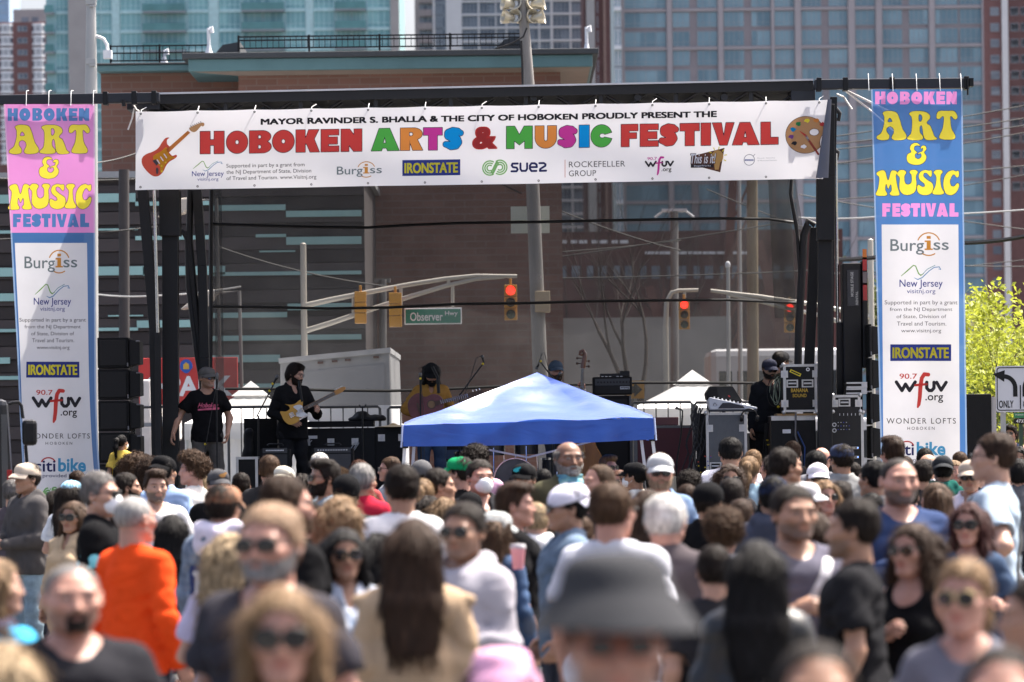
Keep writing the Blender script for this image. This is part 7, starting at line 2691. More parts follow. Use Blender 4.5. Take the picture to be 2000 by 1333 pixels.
def put_torso(F,sex,g=0.0):
 f=sex=='f'
 sh=0.104 if f else 0.122
 F.ell((0,0.008,1.275),(0.130+g if f else 0.150+g,0.100+g if f else 0.110+g,0.185+g),k=0.05)
 F.cone((-sh,0.018,1.380),(sh,0.018,1.380),0.060+g,k=0.05)
 F.cone((0,0.03,1.36),(0,0.022,1.48),0.085+g,0.052+g,k=0.06)
 for s in(-1,1):
  F.cone((s*0.03,0.03,1.470),(s*sh*1.1,0.022,1.400),0.036+g,0.044+g,k=0.04)
  if f:
   F.ell((s*0.068,-0.082,1.265),(0.060+g,0.052+g,0.062+g),k=0.04)
  else:
   F.ell((s*0.055,-0.066,1.315),(0.085+g,0.034+g,0.075+g),k=0.07)
 F.ell((0,0.0,1.09),(0.114+g if f else 0.136+g,0.090+g if f else 0.108+g,0.17+g),k=0.07)
 F.ell((0,0.012,0.935),(0.162+g if f else 0.158+g,0.110+g,0.13+g),k=0.08)
 for s in(-1,1):
  F.ell((s*0.072,0.065,0.895),(0.08+g,0.072+g,0.085+g),k=0.05)
def put_arms(F,p,sex,g=0.0,t1=1.0,k=0.03,upper_only=False):
 m=0.84 if sex=='f' else 1.0
 for a in 'rl':
  S,E,W=p[a+'s'],p[a+'e'],p[a+'w']
  if sex=='f':
   S=(S[0]*0.88,S[1],S[2]-0.005)
  if upper_only:
   e=lerp(S,E,t1)
   F.cone(S,e,0.051*m+g*0.8,0.045*m+g*1.6,k=k)
  else:
   F.cone(S,E,0.051*m+g,0.040*m+g,k=k)
   F.cone(E,lerp(E,W,t1),0.041*m+g,0.028*m+g*0.9,k=0.015)
   F.cone(lerp(E,W,0.08),lerp(E,W,0.38),0.0425*m+g,0.037*m+g,k=0.02)
def put_legs(F,p,g=0.0):
 for a,s in(('r',-1),('l',1)):
  H=(s*0.088,0.012,0.90)
  K,A=p[a+'k'],p[a+'a']
  F.cone(H,K,0.086+g,0.056+g,k=0.05)
  F.cone(K,A,0.055+g,0.036+g*1.4,k=0.03)
  F.ell(lerp(K,A,0.28),(0.052+g,0.060+g,0.10),k=0.03)
def head_M(yaw=0,pitch=0,roll=0):
 R=Euler((rad(pitch),rad(roll),0)).to_matrix().to_4x4()
 R=Matrix.Rotation(rad(yaw),4,'Z')@R
 return Matrix.Translation((0,0.022,1.50))@R@Matrix.Translation((0,-0.012,0.128))
def xf(V,M):
 A=np.array(M)
 return V@A[:3,:3].T+A[:3,3]
def body_mesh(pose,sex,yaw,pitch,roll=0):
 key=('body',pose,sex,yaw,pitch,roll)
 if key in CACHE:
  return CACHE[key]
 p=POSES[pose]
 bk=('limbs',pose,sex)
 if bk not in CACHE:
  F=Field((-0.55,-0.62,0.0),(0.55,0.40,1.56),0.0125)
  put_torso(F,sex)
  put_legs(F,p)
  for a,s in(('r',-1),('l',1)):
   A=p[a+'a']
   F.cone((A[0],A[1]+0.01,0.05),(A[0]+s*0.02,A[1]-0.15,0.035),0.036,0.03,k=0.02)
  put_arms(F,p,sex)
  V,Q=F.surface()
  Vs,Qs=[V],[Q]
  off=len(V)
  for a in 'rl':
   E,W=Vector(p[a+'e']),Vector(p[a+'w'])
   z=(W-E).normalized()
   t=Vector(p[a+'t'])
   x=(t-z*t.dot(z)).normalized()
   y=z.cross(x)
   hv,hq=hand_np(p[a+'c'])
   hv=hv.copy()*(0.9 if sex=='f' else 1.0)
   if a=='l':
    hv[:,1]*=-1
    hq=hq[:,::-1]
   M=Matrix(((x.x,y.x,z.x,W.x),(x.y,y.y,z.y,W.y),(x.z,y.z,z.z,W.z),(0,0,0,1)))
   Vs.append(xf(hv,M))
   Qs.append(hq+off)
   off+=len(hv)
  CACHE[bk]=(np.concatenate(Vs),np.concatenate(Qs))
 V,Q=CACHE[bk]
 HV,HQ,T=head_np(sex)
 V2=np.concatenate([V,xf(HV,head_M(yaw,pitch,roll))])
 Q2=np.concatenate([Q,HQ+len(V)])
 me=mesh_np("person",V2,Q2,[mat("blank",(0.5,0.5,0.5))])
 at_=me.attributes.new("tone",'FLOAT_COLOR','POINT')
 C=np.zeros((len(V2),4),np.float32)
 C[len(V):]=T
 at_.data.foreach_set('color',C.ravel())
 CACHE[key]=me
 return me
def garment(kind,pose,sex):
 """clothing of one kind shaped over the body in this pose"""
 key=('g',kind,pose,sex)
 if key in CACHE:
  return CACHE[key]
 p=POSES[pose]
 seed=sum(map(ord,kind+pose+sex))
 n1=wave_noise(seed,9,18,46)
 n2=wave_noise(seed+1,9,50,95)
 F=Field((-0.55,-0.50,0.0 if kind in('trousers','shoes','coat','skirt')else 0.55),(0.55,0.42,1.60),0.0105)
 if kind=='trousers':
  put_legs(F,p,0.014)
  F.ell((0,0.012,0.93),(0.166,0.116,0.14),k=0.05)
  for s in(-1,1):
   F.ell((s*0.072,0.065,0.885),(0.086,0.077,0.09),k=0.04)
  F.displace(lambda X,Y,Z:0.0035*n1(X,Y,Z*1.4)+0.0015*n2(X,Y,Z))
  F.cut(lambda X,Y,Z:np.maximum(Z-1.0,0.055-Z))
  V,Q=F.surface()
 elif kind=='shoes':
  for a,s in(('r',-1),('l',1)):
   A=p[a+'a']
   F.cone((A[0],A[1]+0.025,A[2]-0.035),(A[0]+s*0.02,A[1]-0.165,A[2]-0.048),0.053,0.046,k=0.02)
   F.cone((A[0],A[1],A[2]),(A[0],A[1],A[2]-0.03),0.050,0.056,k=0.03)
  low=min(p['ra'][2],p['la'][2])-0.09
  F.cut(lambda X,Y,Z:low+0.002-Z)
  V,Q=F.surface()
 else:
  g={'tee':0.013,'long':0.014,'hoodie':0.024,'jacket':0.022,'tank':0.008,'coat':0.026,'shirt':0.016}[kind]
  put_torso(F,sex,g)
  hem={'tee':0.83,'long':0.84,'hoodie':0.82,'jacket':0.80,'tank':0.86,'coat':0.42,'shirt':0.82}[kind]
  if kind in('tee',):
   put_arms(F,p,sex,g+0.006,0.62,k=0.045,upper_only=True)
  elif kind!='tank':
   put_arms(F,p,sex,g*0.9,0.98,k=0.045)
  F.cone((0,0.006,1.15),(0,0.012,0.84),0.118+g,0.150+g,k=0.07,sc=(1.12,0.88,1))
  F.ell((0,0.05,0.90),(0.16+g,0.10+g,0.12),k=0.05)
  if kind=='coat':
   F.cone((0,0.01,0.95),(0,0.02,0.30),0.165,0.215,k=0.05,sc=(1.1,0.85,1))
   F.cone((-0.16,0.0,1.03),(0.16,0.0,1.03),0.03,k=0.03)
   F.ell((0,0.0,1.03),(0.185,0.14,0.03),k=0.02)
   for s in(-1,1):
    F.cone((s*0.10,0.03,1.465),(s*0.215,0.02,1.425),0.022,0.026,k=0.012)
  if kind in('hoodie',):
   for s in(-1,1):
    F.cone((s*0.02,0.115,1.47),(s*0.085,0.055,1.50),0.052,0.040,k=0.03)
    F.cone((s*0.085,0.055,1.50),(s*0.06,-0.075,1.435),0.036,0.024,k=0.03)
   F.ell((0,0.115,1.42),(0.095,0.05,0.085),k=0.04)
  n3=wave_noise(seed+2,7,14,34)
  F.displace(lambda X,Y,Z:(0.0045*n1(X*0.8,Y*0.8,Z*1.25)+0.0022*n2(X,Y,Z)+0.009*(0.55-np.minimum(np.abs(n3(X,Y,Z*1.5))*1.6,1.0)))*np.clip((1.50-Z)/0.2,0.15,1))
  if kind in('tee','long','tank'):
   F.cone((0,0.012,1.44),(0,-0.02,1.62),0.074,0.10,k=0.006,sub=True)
   F.ell((0,-0.06,1.455),(0.052 if kind!='tank' else 0.075,0.07,0.035 if kind!='tank' else 0.085),k=0.01,sub=True)
   if kind=='tank':
    for s in(-1,1):
     F.ell((s*0.20,0.01,1.40),(0.088,0.13,0.13),k=0.01,sub=True)
  elif kind in('jacket','coat','shirt'):
   for s in(-1,1):
    F.cone((s*0.015,0.088,1.488),(s*0.072,0.03,1.500),0.022,0.022,k=0.012)
    F.cone((s*0.072,0.03,1.500),(s*0.030,-0.085,1.40),0.020,0.017,k=0.012)
   F.cone((0,0.014,1.46),(0,-0.01,1.66),0.064,0.086,k=0.005,sub=True)
   F.ell((0,-0.085,1.45),(0.030,0.075,0.085),k=0.008,sub=True)
   F.cone((0,-0.17,1.36),(0,-0.15,0.8),0.006,k=0.004,sub=True)
  elif kind=='hoodie':
   F.cone((0,0.012,1.45),(0,-0.03,1.64),0.066,0.100,k=0.008,sub=True)
  if kind=='tee':
   for a in 'rl':
    S,E=p[a+'s'],p[a+'e']
    d=(Vector(E)-Vector(S)).normalized()
    c=Vector(lerp(S,E,0.62))+d*0.062
    F.cone(c,c+d*0.3,0.072,0.09,k=0.004,sub=True)
  F.cut(lambda X,Y,Z:hem+0.006*np.sin(X*17+1)*np.cos(Y*13)-Z)
  V,Q=F.surface()
 me=mesh_np({'tee':'tee_shirt','long':'long_sleeve_top','tank':'tank_top'}.get(kind,kind),V,Q,[mat("blank",(0.5,0.5,0.5))])
 CACHE[key]=me
 return me
def piecewise(y,ys,zs):
 return np.interp(y,ys,zs)
def vert_normals(V,Q):
 n=np.cross(V[Q[:,2]]-V[Q[:,0]],V[Q[:,3]]-V[Q[:,1]])
 N=np.zeros_like(V)
 for i in range(4):
  np.add.at(N,Q[:,i],n)
 return N/(np.linalg.norm(N,axis=1)[:,None]+1e-12)
def blades(V,Q,n,L,w,flow,lift,seed,keep=None,curl=0.0,face=False):
 """short ribbons of hair lying along the surface"""
 r=np.random.RandomState(seed)
 N=vert_normals(V,Q)
 idx=r.randint(0,len(V),n)
 if keep is not None:
  idx=idx[keep(V[idx])]
 p,nn=V[idx],N[idx]
 d=flow(p)
 d=d/(np.linalg.norm(d,axis=1)[:,None]+1e-9)+r.normal(size=p.shape)*(0.16+curl)
 d-=nn*(d*nn).sum(1)[:,None]
 d/=np.linalg.norm(d,axis=1)[:,None]+1e-9
 s=np.cross(d,nn)
 ln=L*r.uniform(0.5,1.3,len(p))[:,None]
 lf=lift*r.uniform(0.2,1.4,len(p))[:,None]
 sw=s*curl*ln*r.uniform(-1,1,len(p))[:,None]
 a=p-nn*0.003
 b=p+d*ln*0.5+nn*lf+sw
 c=p+d*ln+nn*lf*0.7-sw*0.6+np.array((0,0,-0.12))*ln
 ok=~(((np.abs(c[:,0])<0.062)&(c[:,1]<-0.045)&(c[:,2]<0.062))|((np.abs(b[:,0])<0.060)&(b[:,1]<-0.05)&(b[:,2]<0.058)))
 if not face:
  a,b,c,s,p=a[ok],b[ok],c[ok],s[ok],p[ok]
 hw=s*(w/2)
 m=len(p)
 VV=np.concatenate([a-hw,a+hw,b+hw*0.8,b-hw*0.8,c+hw*0.25,c-hw*0.25])
 i=np.arange(m)
 QQ=np.concatenate([np.stack([i,i+m,i+2*m,i+3*m],1),np.stack([i+3*m,i+2*m,i+4*m,i+5*m],1)])
 return VV,QQ
def hair_mesh(style):
 key=('hair',style)
 if key in CACHE:
  return CACHE[key]
 seed=sum(map(ord,style))
 h=0.006
 lo,hi=(-0.21,-0.17,-0.50),(0.21,0.27,0.25)
 if style in('short','buzz','fringe','quiff','sideswept','receding','curlytop','medium'):
  lo,hi=(-0.13,-0.15,-0.16),(0.13,0.16,0.20)
  h=0.0048
 F=Field(lo,hi,h)
 C=np.array((0,0.012,0.028))
 t={'buzz':0.003,'short':0.010,'receding':0.007,'fringe':0.008,'quiff':0.011,'sideswept':0.012,'curlytop':0.016,'medium':0.018}.get(style,0.013)
 F.ell(C+np.array((0,0.004,0)),(0.076+t*0.9,0.094+t,0.090+t*1.2),k=0.0)
 if style in('short','quiff','sideswept'):
  F.ell((0,0.03,0.075),(0.07,0.08,0.062),k=0.02)
 n1=wave_noise(seed,10,60,140)
 n2=wave_noise(seed+5,10,160,320)
 ys=[-0.11,-0.085,-0.06,-0.040,-0.020,-0.004,0.022,0.045,0.085,0.13]
 zs=[0.094,0.090,0.082,0.058,0.004,0.012,0.000,-0.045,-0.070,-0.072]
 flow=lambda p:np.stack([p[:,0]*4,(p[:,1]-0.0)*3+0.15,-0.35-2*np.clip(0.08-p[:,2],-0.1,0.2)],1)
 amp,extra=0.0022,[]
 if style=='quiff':
  F.ell((0,-0.045,0.118),(0.058,0.055,0.030),k=0.03)
  F.ell((0,-0.005,0.125),(0.066,0.07,0.018),k=0.03)
 elif style=='sideswept':
  F.ell((-0.015,-0.03,0.112),(0.070,0.065,0.028),k=0.03)
 elif style=='medium':
  F.ell((0,0.06,-0.03),(0.088,0.062,0.085),k=0.03)
  F.ell((0,-0.03,0.10),(0.075,0.065,0.035),k=0.03)
  zs=[0.07,0.064,0.052,0.012,-0.035,-0.05,-0.05,-0.09,-0.115,-0.12]
 elif style=='curlytop':
  F.ell((0,-0.012,0.105),(0.088,0.094,0.058),k=0.03)
  F.ell((0,0.04,0.05),(0.096,0.085,0.075),k=0.03)
  amp=0.010
 elif style=='afro':
  F.ell((0,0.03,0.04),(0.142,0.135,0.135),k=0.03)
  F.ell((0,0.045,-0.05),(0.135,0.105,0.10),k=0.04)
  amp=0.013
  zs=[0.085,0.078,0.066,0.03,-0.06,-0.12,-0.14,-0.15,-0.15,-0.15]
 elif style in('long','longwavy','bob','shoulder'):
  zend={'long':-0.40,'longwavy':-0.37,'bob':-0.16,'shoulder':-0.25}[style]
  wv=style!='long'
  for x in np.linspace(-0.075,0.075,7):
   yb=0.085-2.2*x*x
   F.cone((x,yb,0.04),(x*1.15,yb+0.030,zend*0.5),0.034,0.034,k=0.02)
   F.cone((x*1.15,yb+0.030,zend*0.5),(x*0.95,yb+0.062,zend),0.034,0.018 if not wv else 0.024,k=0.02)
  for s in(-1,1):
   F.cone((s*0.078,-0.025,0.045),(s*0.086,-0.012,-0.10),0.018,0.024,k=0.02)
   F.cone((s*0.086,-0.012,-0.10),(s*0.086,-0.035,zend*0.9),0.024,0.015,k=0.02)
   F.cone((s*0.080,0.03,0.0),(s*0.092,0.04,zend*0.9),0.030,0.022,k=0.02)
  amp=0.007 if wv else 0.0018
  zs=[0.088,0.080,0.072,0.055]+[zend-0.1]*6
  ys=[-0.13,-0.085,-0.07,-0.062,-0.052,-0.004,0.022,0.045,0.085,0.13]
  flow=lambda p:np.stack([p[:,0]*1.5,p[:,1]*1.2+0.05,-1.0+0*p[:,2]],1)
 elif style in('ponytail','bun'):
  if style=='ponytail':
   F.cone((0,0.10,0.055),(0,0.145,0.045),0.024,0.03,k=0.02)
   F.cone((0,0.145,0.045),(0,0.165,-0.07),0.034,0.042,k=0.03)
   F.cone((0,0.165,-0.07),(0.01,0.145,-0.25),0.040,0.014,k=0.03)
  else:
   F.ell((0,0.115,0.085),(0.046,0.042,0.046),k=0.012)
  zs=[0.082,0.076,0.066,0.035,-0.010,0.0,-0.02,-0.06,-0.085,-0.6]
  ys=[-0.11,-0.085,-0.06,-0.040,-0.020,-0.004,0.022,0.045,0.085,0.11]
  flow=lambda p:np.stack([-p[:,0]*2,0.5+0*p[:,0],np.where(p[:,1]>0.11,-1.0,0.1)],1)
 if style=='receding':
  zs=[0.13,0.125,0.112,0.085,0.01,0.012,0.0,-0.045,-0.07,-0.072]
  ys=[-0.11,-0.085,-0.055,-0.040,-0.020,-0.004,0.022,0.045,0.085,0.13]
 if style=='buzz':
  amp=0.0008
 sx=90 if style!='long' else 130
 F.displace(lambda X,Y,Z:amp*(0.6*n1(X,Y,Z*(0.35 if style in('long','bob','ponytail')else 1))+0.5*n2(X,Y,Z*(0.2 if style in('long','bob','ponytail','short','quiff')else 1))))
 F.cut(lambda X,Y,Z:piecewise(Y,ys,zs)+0.004*np.sin(X*200)+0.006*n1(X,Y,Z*0.1)-Z,k=0.006)
 if style=='fringe':
  F.cut(lambda X,Y,Z:Z-0.055-0.25*np.clip(Y-0.04,0,1),k=0.02)
 if style in('long','longwavy','bob','shoulder','afro','medium'):
  F.ell((0,-0.105,-0.03),(0.066,0.085,0.103),k=0.012,sub=True)
  F.cone((0,-0.06,-0.10),(0,-0.11,-0.45),0.055,0.08,k=0.015,sub=True)
 V,Q=F.surface()
 if style not in('buzz',):
  if style in('curlytop','afro'):
   ex=blades(V,Q,5200 if style=='afro' else 3000,0.034,0.0042,lambda p:np.random.RandomState(3).normal(size=p.shape),0.016,seed,curl=0.6)
  elif style in('long','longwavy','bob','shoulder'):
   ex=blades(V,Q,3800,0.085,0.0040,flow,0.003,seed,curl=0.30 if style=='longwavy' else 0.0)
  elif style in('ponytail','bun'):
   ex=blades(V,Q,2600,0.045,0.0030,flow,0.0012,seed)
  else:
   ex=blades(V,Q,3600,0.024 if style in('short','receding','fringe')else 0.034,0.0026,flow,0.0042,seed,curl=0.12)
  extra=[ex]
 me=mesh_np("hair",V,Q,[mat("blank",(0.5,0.5,0.5))],extra=extra)
 CACHE[key]=me
 return me
def beard_mesh(kind):
 key=('beard',kind)
 if key in CACHE:
  return CACHE[key]
 F=head_field('m',0.0045)
 th={'full':0.008,'short':0.0028,'goatee':0.005}[kind]
 F.F-=th
 n=wave_noise(5,10,180,330)
 F.displace(lambda X,Y,Z:0.0016*n(X,Y,Z))
 ys=[-0.13,-0.09,-0.075,-0.055,-0.03,-0.012,0.004]
 zs=[-0.040,-0.040,-0.044,-0.040,-0.035,-0.015,0.00]
 F.cut(lambda X,Y,Z:Z-np.interp(Y,ys,zs),k=0.006)
 F.cut(lambda X,Y,Z:np.maximum(Y-0.004+0.25*np.clip(-0.05-Z,0,1),-0.128-Z+(0.02 if kind!='full' else 0)),k=0.006)
 F.ell((0,-0.100,-0.0610),(0.021,0.03,0.0085),k=0.004,sub=True)
 for s in(-1,1):
  F.ell((s*0.040,-0.085,-0.030),(0.026,0.04,0.020),k=0.01,sub=True)
 F.ell((0,-0.105,-0.030),(0.017,0.03,0.0125),k=0.003,sub=True)
 if kind=='goatee':
  F.cut(lambda X,Y,Z:np.abs(X)-0.030,k=0.006)
 V,Q=F.surface()
 ex=blades(V,Q,1500,0.016,0.0026,lambda p:np.stack([p[:,0],p[:,1]*0.3,-0.6+0*p[:,2]],1),0.003,9,face=True)
 me=mesh_np("beard",V,Q,[mat("blank",(0.5,0.5,0.5))],extra=[ex])
 CACHE[key]=me
 return me
def cap_mesh():
 if 'cap' in CACHE:
  return CACHE['cap']
 F=Field((-0.12,-0.13,0.0),(0.12,0.15,0.17),0.0045)
 F.ell((0,0.012,0.048),(0.0905,0.110,0.092),k=0)
 F.ell((0,-0.055,0.075),(0.066,0.050,0.055),k=0.03)
 F.displace(lambda X,Y,Z:0.0009*np.cos(np.arctan2(X,Y-0.012)*6))
 F.cut(lambda X,Y,Z:0.034-0.16*(Y-0.012)-Z,k=0.004)
 V,Q=F.surface()
 b=MB()
 b.sphere((0,0.012,0.141),(0.009,0.009,0.004),10,6)
 crown=mesh_np("cap",V,Q,[mat("blank",(0.5,0.5,0.5))],extra=[(np.array(b.v),b.f)])
 B=MB()
 for side,dz in((0,0.0),(1,-0.0035)):
  def fn(u,v,dz=dz):
   a=(u-0.5)*rad(140)
   r0x,r0y=0.0895,0.1085
   ext=0.078*max(0.0,math.cos(a*1.12))**0.45
   x=math.sin(a)*(r0x-0.006+0.012*v)
   y=0.012-math.cos(a)*(r0y-0.006)-ext*v
   z=0.052+dz-0.9*x*x*2.2-0.012*v-0.02*v*v+(0.012 if abs(a)<2 else 0)*(1-v)*math.cos(a)
   return(x,y,z)
  o=len(B.v)
  B.grid(fn,24,6)
  if side:
   B.f[-24*6:]=[f[::-1]for f in B.f[-24*6:]]
 n=25*7
 rim=[6*25+i for i in range(25)]
 for i in range(24):
  B.f.append((rim[i],rim[i+1],rim[i+1]+n,rim[i]+n))
  B.mi.append(0)
 brim=B.mesh("brim",[mat("blank",(0.5,0.5,0.5))],smooth=50)
 CACHE['cap']=(crown,brim)
 return CACHE['cap']
def beanie_mesh():
 if 'beanie' not in CACHE:
  F=Field((-0.13,-0.14,-0.02),(0.13,0.17,0.19),0.0045)
  F.ell((0,0.016,0.052),(0.090,0.110,0.100),k=0)
  F.displace(lambda X,Y,Z:0.0012*np.cos(np.arctan2(X,Y)*60))
  F.cone((0,0.012,0.030),(0,0.012,0.058),0.094,k=0.008,sc=(1,1.2,1))
  F.cut(lambda X,Y,Z:0.022-0.12*Y-Z,k=0.004)
  V,Q=F.surface()
  CACHE['beanie']=mesh_np("beanie",V,Q,[mat("blank",(0.5,0.5,0.5))])
 return CACHE['beanie']
def bucket_mesh(br=0.150):
 if('bucket',br)not in CACHE:
  b=MB()
  M=Matrix.Translation((0,0.012,0))@Matrix.Diagonal((0.95,1.13,1,1))
  b.lathe([(0.001,0.148),(0.045,0.147),(0.080,0.138),(0.098,0.120),(0.108,0.082),(0.111,0.074),(0.128,0.054),(br,0.006),(br+0.002,0.003),(br-0.003,0.001),(0.125,0.047),(0.104,0.066)],40,M)
  V=np.array(b.v)
  n=wave_noise(4,8,14,40)
  V[:,2]+=0.006*n(V[:,0],V[:,1],V[:,2])*np.clip(np.hypot(V[:,0],V[:,1])/0.12,0,1.5)
  b.v=[tuple(v)for v in V]
  CACHE[('bucket',br)]=b.mesh("bucket_hat",[mat("blank",(0.5,0.5,0.5))],smooth=50)
 return CACHE[('bucket',br)]
def glasses_mesh(kind):
 if('glasses',kind)in CACHE:
  return CACHE[('glasses',kind)]
 lw,lh={'sun':(0.027,0.021),'big':(0.032,0.027),'aviator':(0.029,0.025),'clear':(0.026,0.019)}[kind]
 Ls,Fr=MB(),MB()
 def bow(x):
  return-0.109+1.6*x*x*2.0
 for s in(-1,1):
  ring=[]
  for k in range(20):
   a=2*PI*k/20
   ca,sa=math.cos(a),math.sin(a)
   e=0.72
   x=s*0.034+lw*math.copysign(abs(ca)**e,ca)
   z=0.004+lh*math.copysign(abs(sa)**e,sa)*(1 if sa>0 or kind!='aviator' else 1.15-0.25*abs(ca))
   ring.append(Vector((x,bow(x),z)))
  n=len(ring)
  c=Vector((s*0.034,bow(0.034)-0.003,0.004))
  vs=ring+[p+Vector((0,0.003,0))for p in ring]+[c,c+Vector((0,0.003,0))]
  fs=[]
  for k in range(n):
   k2=(k+1)%n
   fs+=[(2*n,k,k2)if s>0 else(2*n,k2,k),(2*n+1,n+k2,n+k)if s>0 else(2*n+1,n+k,n+k2),(k,n+k,n+k2,k2)]
  Ls.add(vs,fs)
  Fr.tube(ring+[ring[0]],0.0022 if kind!='aviator' else 0.0013,6,caps=False)
  xe=s*(0.034+lw)
  Fr.tube([(xe,bow(xe),0.012),(s*0.078,-0.06,0.014),(s*0.082,0.010,0.012),(s*0.082,0.030,-0.012)],0.0025 if kind!='aviator' else 0.0014,6)
 Fr.tube([(-0.009,bow(0.009),0.010),(0,-0.112,0.013),(0.009,bow(0.009),0.010)],0.0024,6)
 CACHE[('glasses',kind)]=(Ls.mesh("lens",[mat("blank",(0.5,0.5,0.5))],smooth=40),Fr.mesh("glasses",[mat("blank",(0.5,0.5,0.5))],smooth=60))
 return CACHE[('glasses',kind)]
def mask_mesh():
 if 'mask' not in CACHE:
  F=Field((-0.11,-0.16,-0.15),(0.11,0.05,0.05),0.004)
  F.ell((0,-0.058,-0.052),(0.060,0.062,0.066),k=0)
  F.ell((0,-0.098,-0.032),(0.026,0.026,0.03),k=0.03)
  F.ell((0,-0.092,-0.070),(0.032,0.026,0.03),k=0.03)
  F.cut(lambda X,Y,Z:Y+0.032+0.3*np.abs(Z+0.05),k=0.004)
  F.cut(lambda X,Y,Z:Z-0.004+0.35*np.abs(X),k=0.004)
  V,Q=F.surface()
  b=MB()
  for s in(-1,1):
   b.tube([(s*0.056,-0.045,-0.02),(s*0.082,0.0,0.018),(s*0.086,0.03,0.0),(s*0.078,0.022,-0.03),(s*0.054,-0.04,-0.075)],0.0018,5)
  CACHE['mask']=mesh_np("face_mask",V,Q,[mat("blank",(0.5,0.5,0.5))],extra=[(np.array(b.v),b.f)])
 return CACHE['mask']
def neckwear_mesh():
 if 'gaiter' not in CACHE:
  F=Field((-0.13,-0.15,1.38),(0.13,0.15,1.60),0.005)
  F.cone((0,0.018,1.43),(0,0.004,1.52),0.088,0.076,k=0.01)
  F.ell((0,-0.05,1.455),(0.078,0.05,0.05),k=0.03)
  n=wave_noise(8,9,40,100)
  F.displace(lambda X,Y,Z:0.005*n(X,Y,Z*2.5))
  F.cut(lambda X,Y,Z:np.maximum(Z-1.525,1.405-Z),k=0.006)
  V,Q=F.surface()
  CACHE['gaiter']=mesh_np("neck_gaiter",V,Q,[mat("blank",(0.5,0.5,0.5))])
 return CACHE['gaiter']
def worn(me,name,parent,m,M=None):
 o=link_mesh(me,name,parent,M)
 o.material_slots[0].link='OBJECT'
 o.material_slots[0].material=m
 return o
LENS=None
def dress(root,pose='stand',sex='m',skin='fair',hair='short',hc='dark',top='tee',tc=(0.02,0.02,0.022),tk='cotton',tc2=None,
    bottom=(0.03,0.035,0.05),shoes=(0.05,0.05,0.05),yaw=0,pitch=0,roll=0,hat=None,hatc=(0.02,0.02,0.02),brimc=None,back=False,hatk='cotton',hatc2=None,
    glasses=None,gc=(0.01,0.01,0.01),mask=False,beard=None,bc=None,stub=0.0,gaiter=False,hood=None,legs=True,M=None,fat=None,hattilt=0):
 """gives a person's body its hair, clothes and whatever is worn"""
 global LENS
 if LENS is None:
  LENS=mat("dark_lens",(0.006,0.006,0.008),rough=0.12,spec=0.7,var=0.0)
 H=head_M(yaw,pitch,roll)
 if hair and hair!='bald':
  worn(hair_mesh(hair),"hair",root,hair_mat(hc),H)
 worn(garment(top,pose,sex),{'tee':'tee_shirt','long':'long_sleeve_top','tank':'tank_top'}.get(top,top),root,cloth(tc,tk,tc2))
 if legs:
  worn(garment('trousers',pose,sex),"trousers",root,cloth(bottom,'denim'))
  worn(garment('shoes',pose,sex),"shoes",root,cloth(shoes,'leather'))
 if hat:
  HM=H
  if back:
   HM=H@Matrix.Translation((0,0.012,0))@Matrix.Rotation(PI,4,'Z')@Matrix.Rotation(rad(-8),4,'X')@Matrix.Translation((0,-0.012,0))
  if hattilt:
   HM=HM@Matrix.Rotation(rad(hattilt),4,'X')
  hm=cloth(hatc,hatk,hatc2)
  if hat=='cap':
   cr,br=cap_mesh()
   o=worn(cr,"cap",root,hm,HM)
   worn(br,"brim",o,cloth(brimc,hatk)if brimc else hm)
  elif hat=='beanie':
   worn(beanie_mesh(),"beanie",root,hm,HM)
  else:
   HM=HM@Matrix.Translation((0,0,0.030))@Matrix.Diagonal((1.0,1.0,1.0,1))if hat=='sunhat' else HM
   worn(bucket_mesh(0.160 if hat=='sunhat' else 0.140),"bucket_hat",root,hm,HM)
 if glasses:
  ls,fr=glasses_mesh(glasses if glasses!='clear' else 'clear')
  o=worn(fr,"glasses" if glasses=='clear' else "sunglasses",root,mat("frame_%02x"%int(gc[0]*255),gc,rough=0.3,var=0.05,metal=0.8 if glasses=='aviator' else 0),H)
  if glasses!='clear':
   worn(ls,"lens",o,LENS if glasses!='orange' else LENS)
 if mask:
  worn(mask_mesh(),"face_mask",root,mat("mask_cloth",(0.78,0.79,0.80),rough=0.8,var=0.05,bump=0.1,bs=90),H)
 if beard:
  worn(beard_mesh(beard),"beard",root,hair_mat(bc or hc),H)
 if gaiter:
  worn(neckwear_mesh(),"neck_gaiter",root,cloth((0.03,0.16,0.30),'print',(0.22,0.42,0.40)))
 return root
def new_person(label,cat='person',pose='stand',sex='m',skin='fair',yaw=0,pitch=0,roll=0,stub=0.0,hc='dark',group=None):
 me=body_mesh(pose,sex,yaw,pitch,roll)
 o=link_mesh(me,"person")
 o.material_slots[0].link='OBJECT'
 dk=tuple(c*0.7 for c in HAIRS[hc])if hc not in('white','grey','salt')else(0.12,0.10,0.09)
 o.material_slots[0].material=skin_mat("%s_%s_%d"%(skin,hc,int(stub*10)),SKINS[skin],stub,dark=dk)
 tag(o,label,cat,group)
 return o
TOPH=dict(short=.012,buzz=.005,receding=.008,fringe=.0,quiff=.030,sideswept=.024,curlytop=.050,afro=.068,medium=.022,long=.016,longwavy=.018,bob=.016,shoulder=.016,ponytail=.014,bun=.016,bald=0.0)
HATH=dict(cap=.024,beanie=.032,bucket=.026,sunhat=.070)
PEOPLE=[]
def pr(px,py,h,f,label,**k):
 PEOPLE.append(dict(px=px,py=py,h=h,f=f,label=label,k=k))
BLK,WHT,NVY,GRY,CHR=(0.0075,0.0075,0.0085),(0.68,0.67,0.68),(0.016,0.024,0.055),(0.16,0.16,0.175),(0.028,0.027,0.030)
F=dict(sex='f')
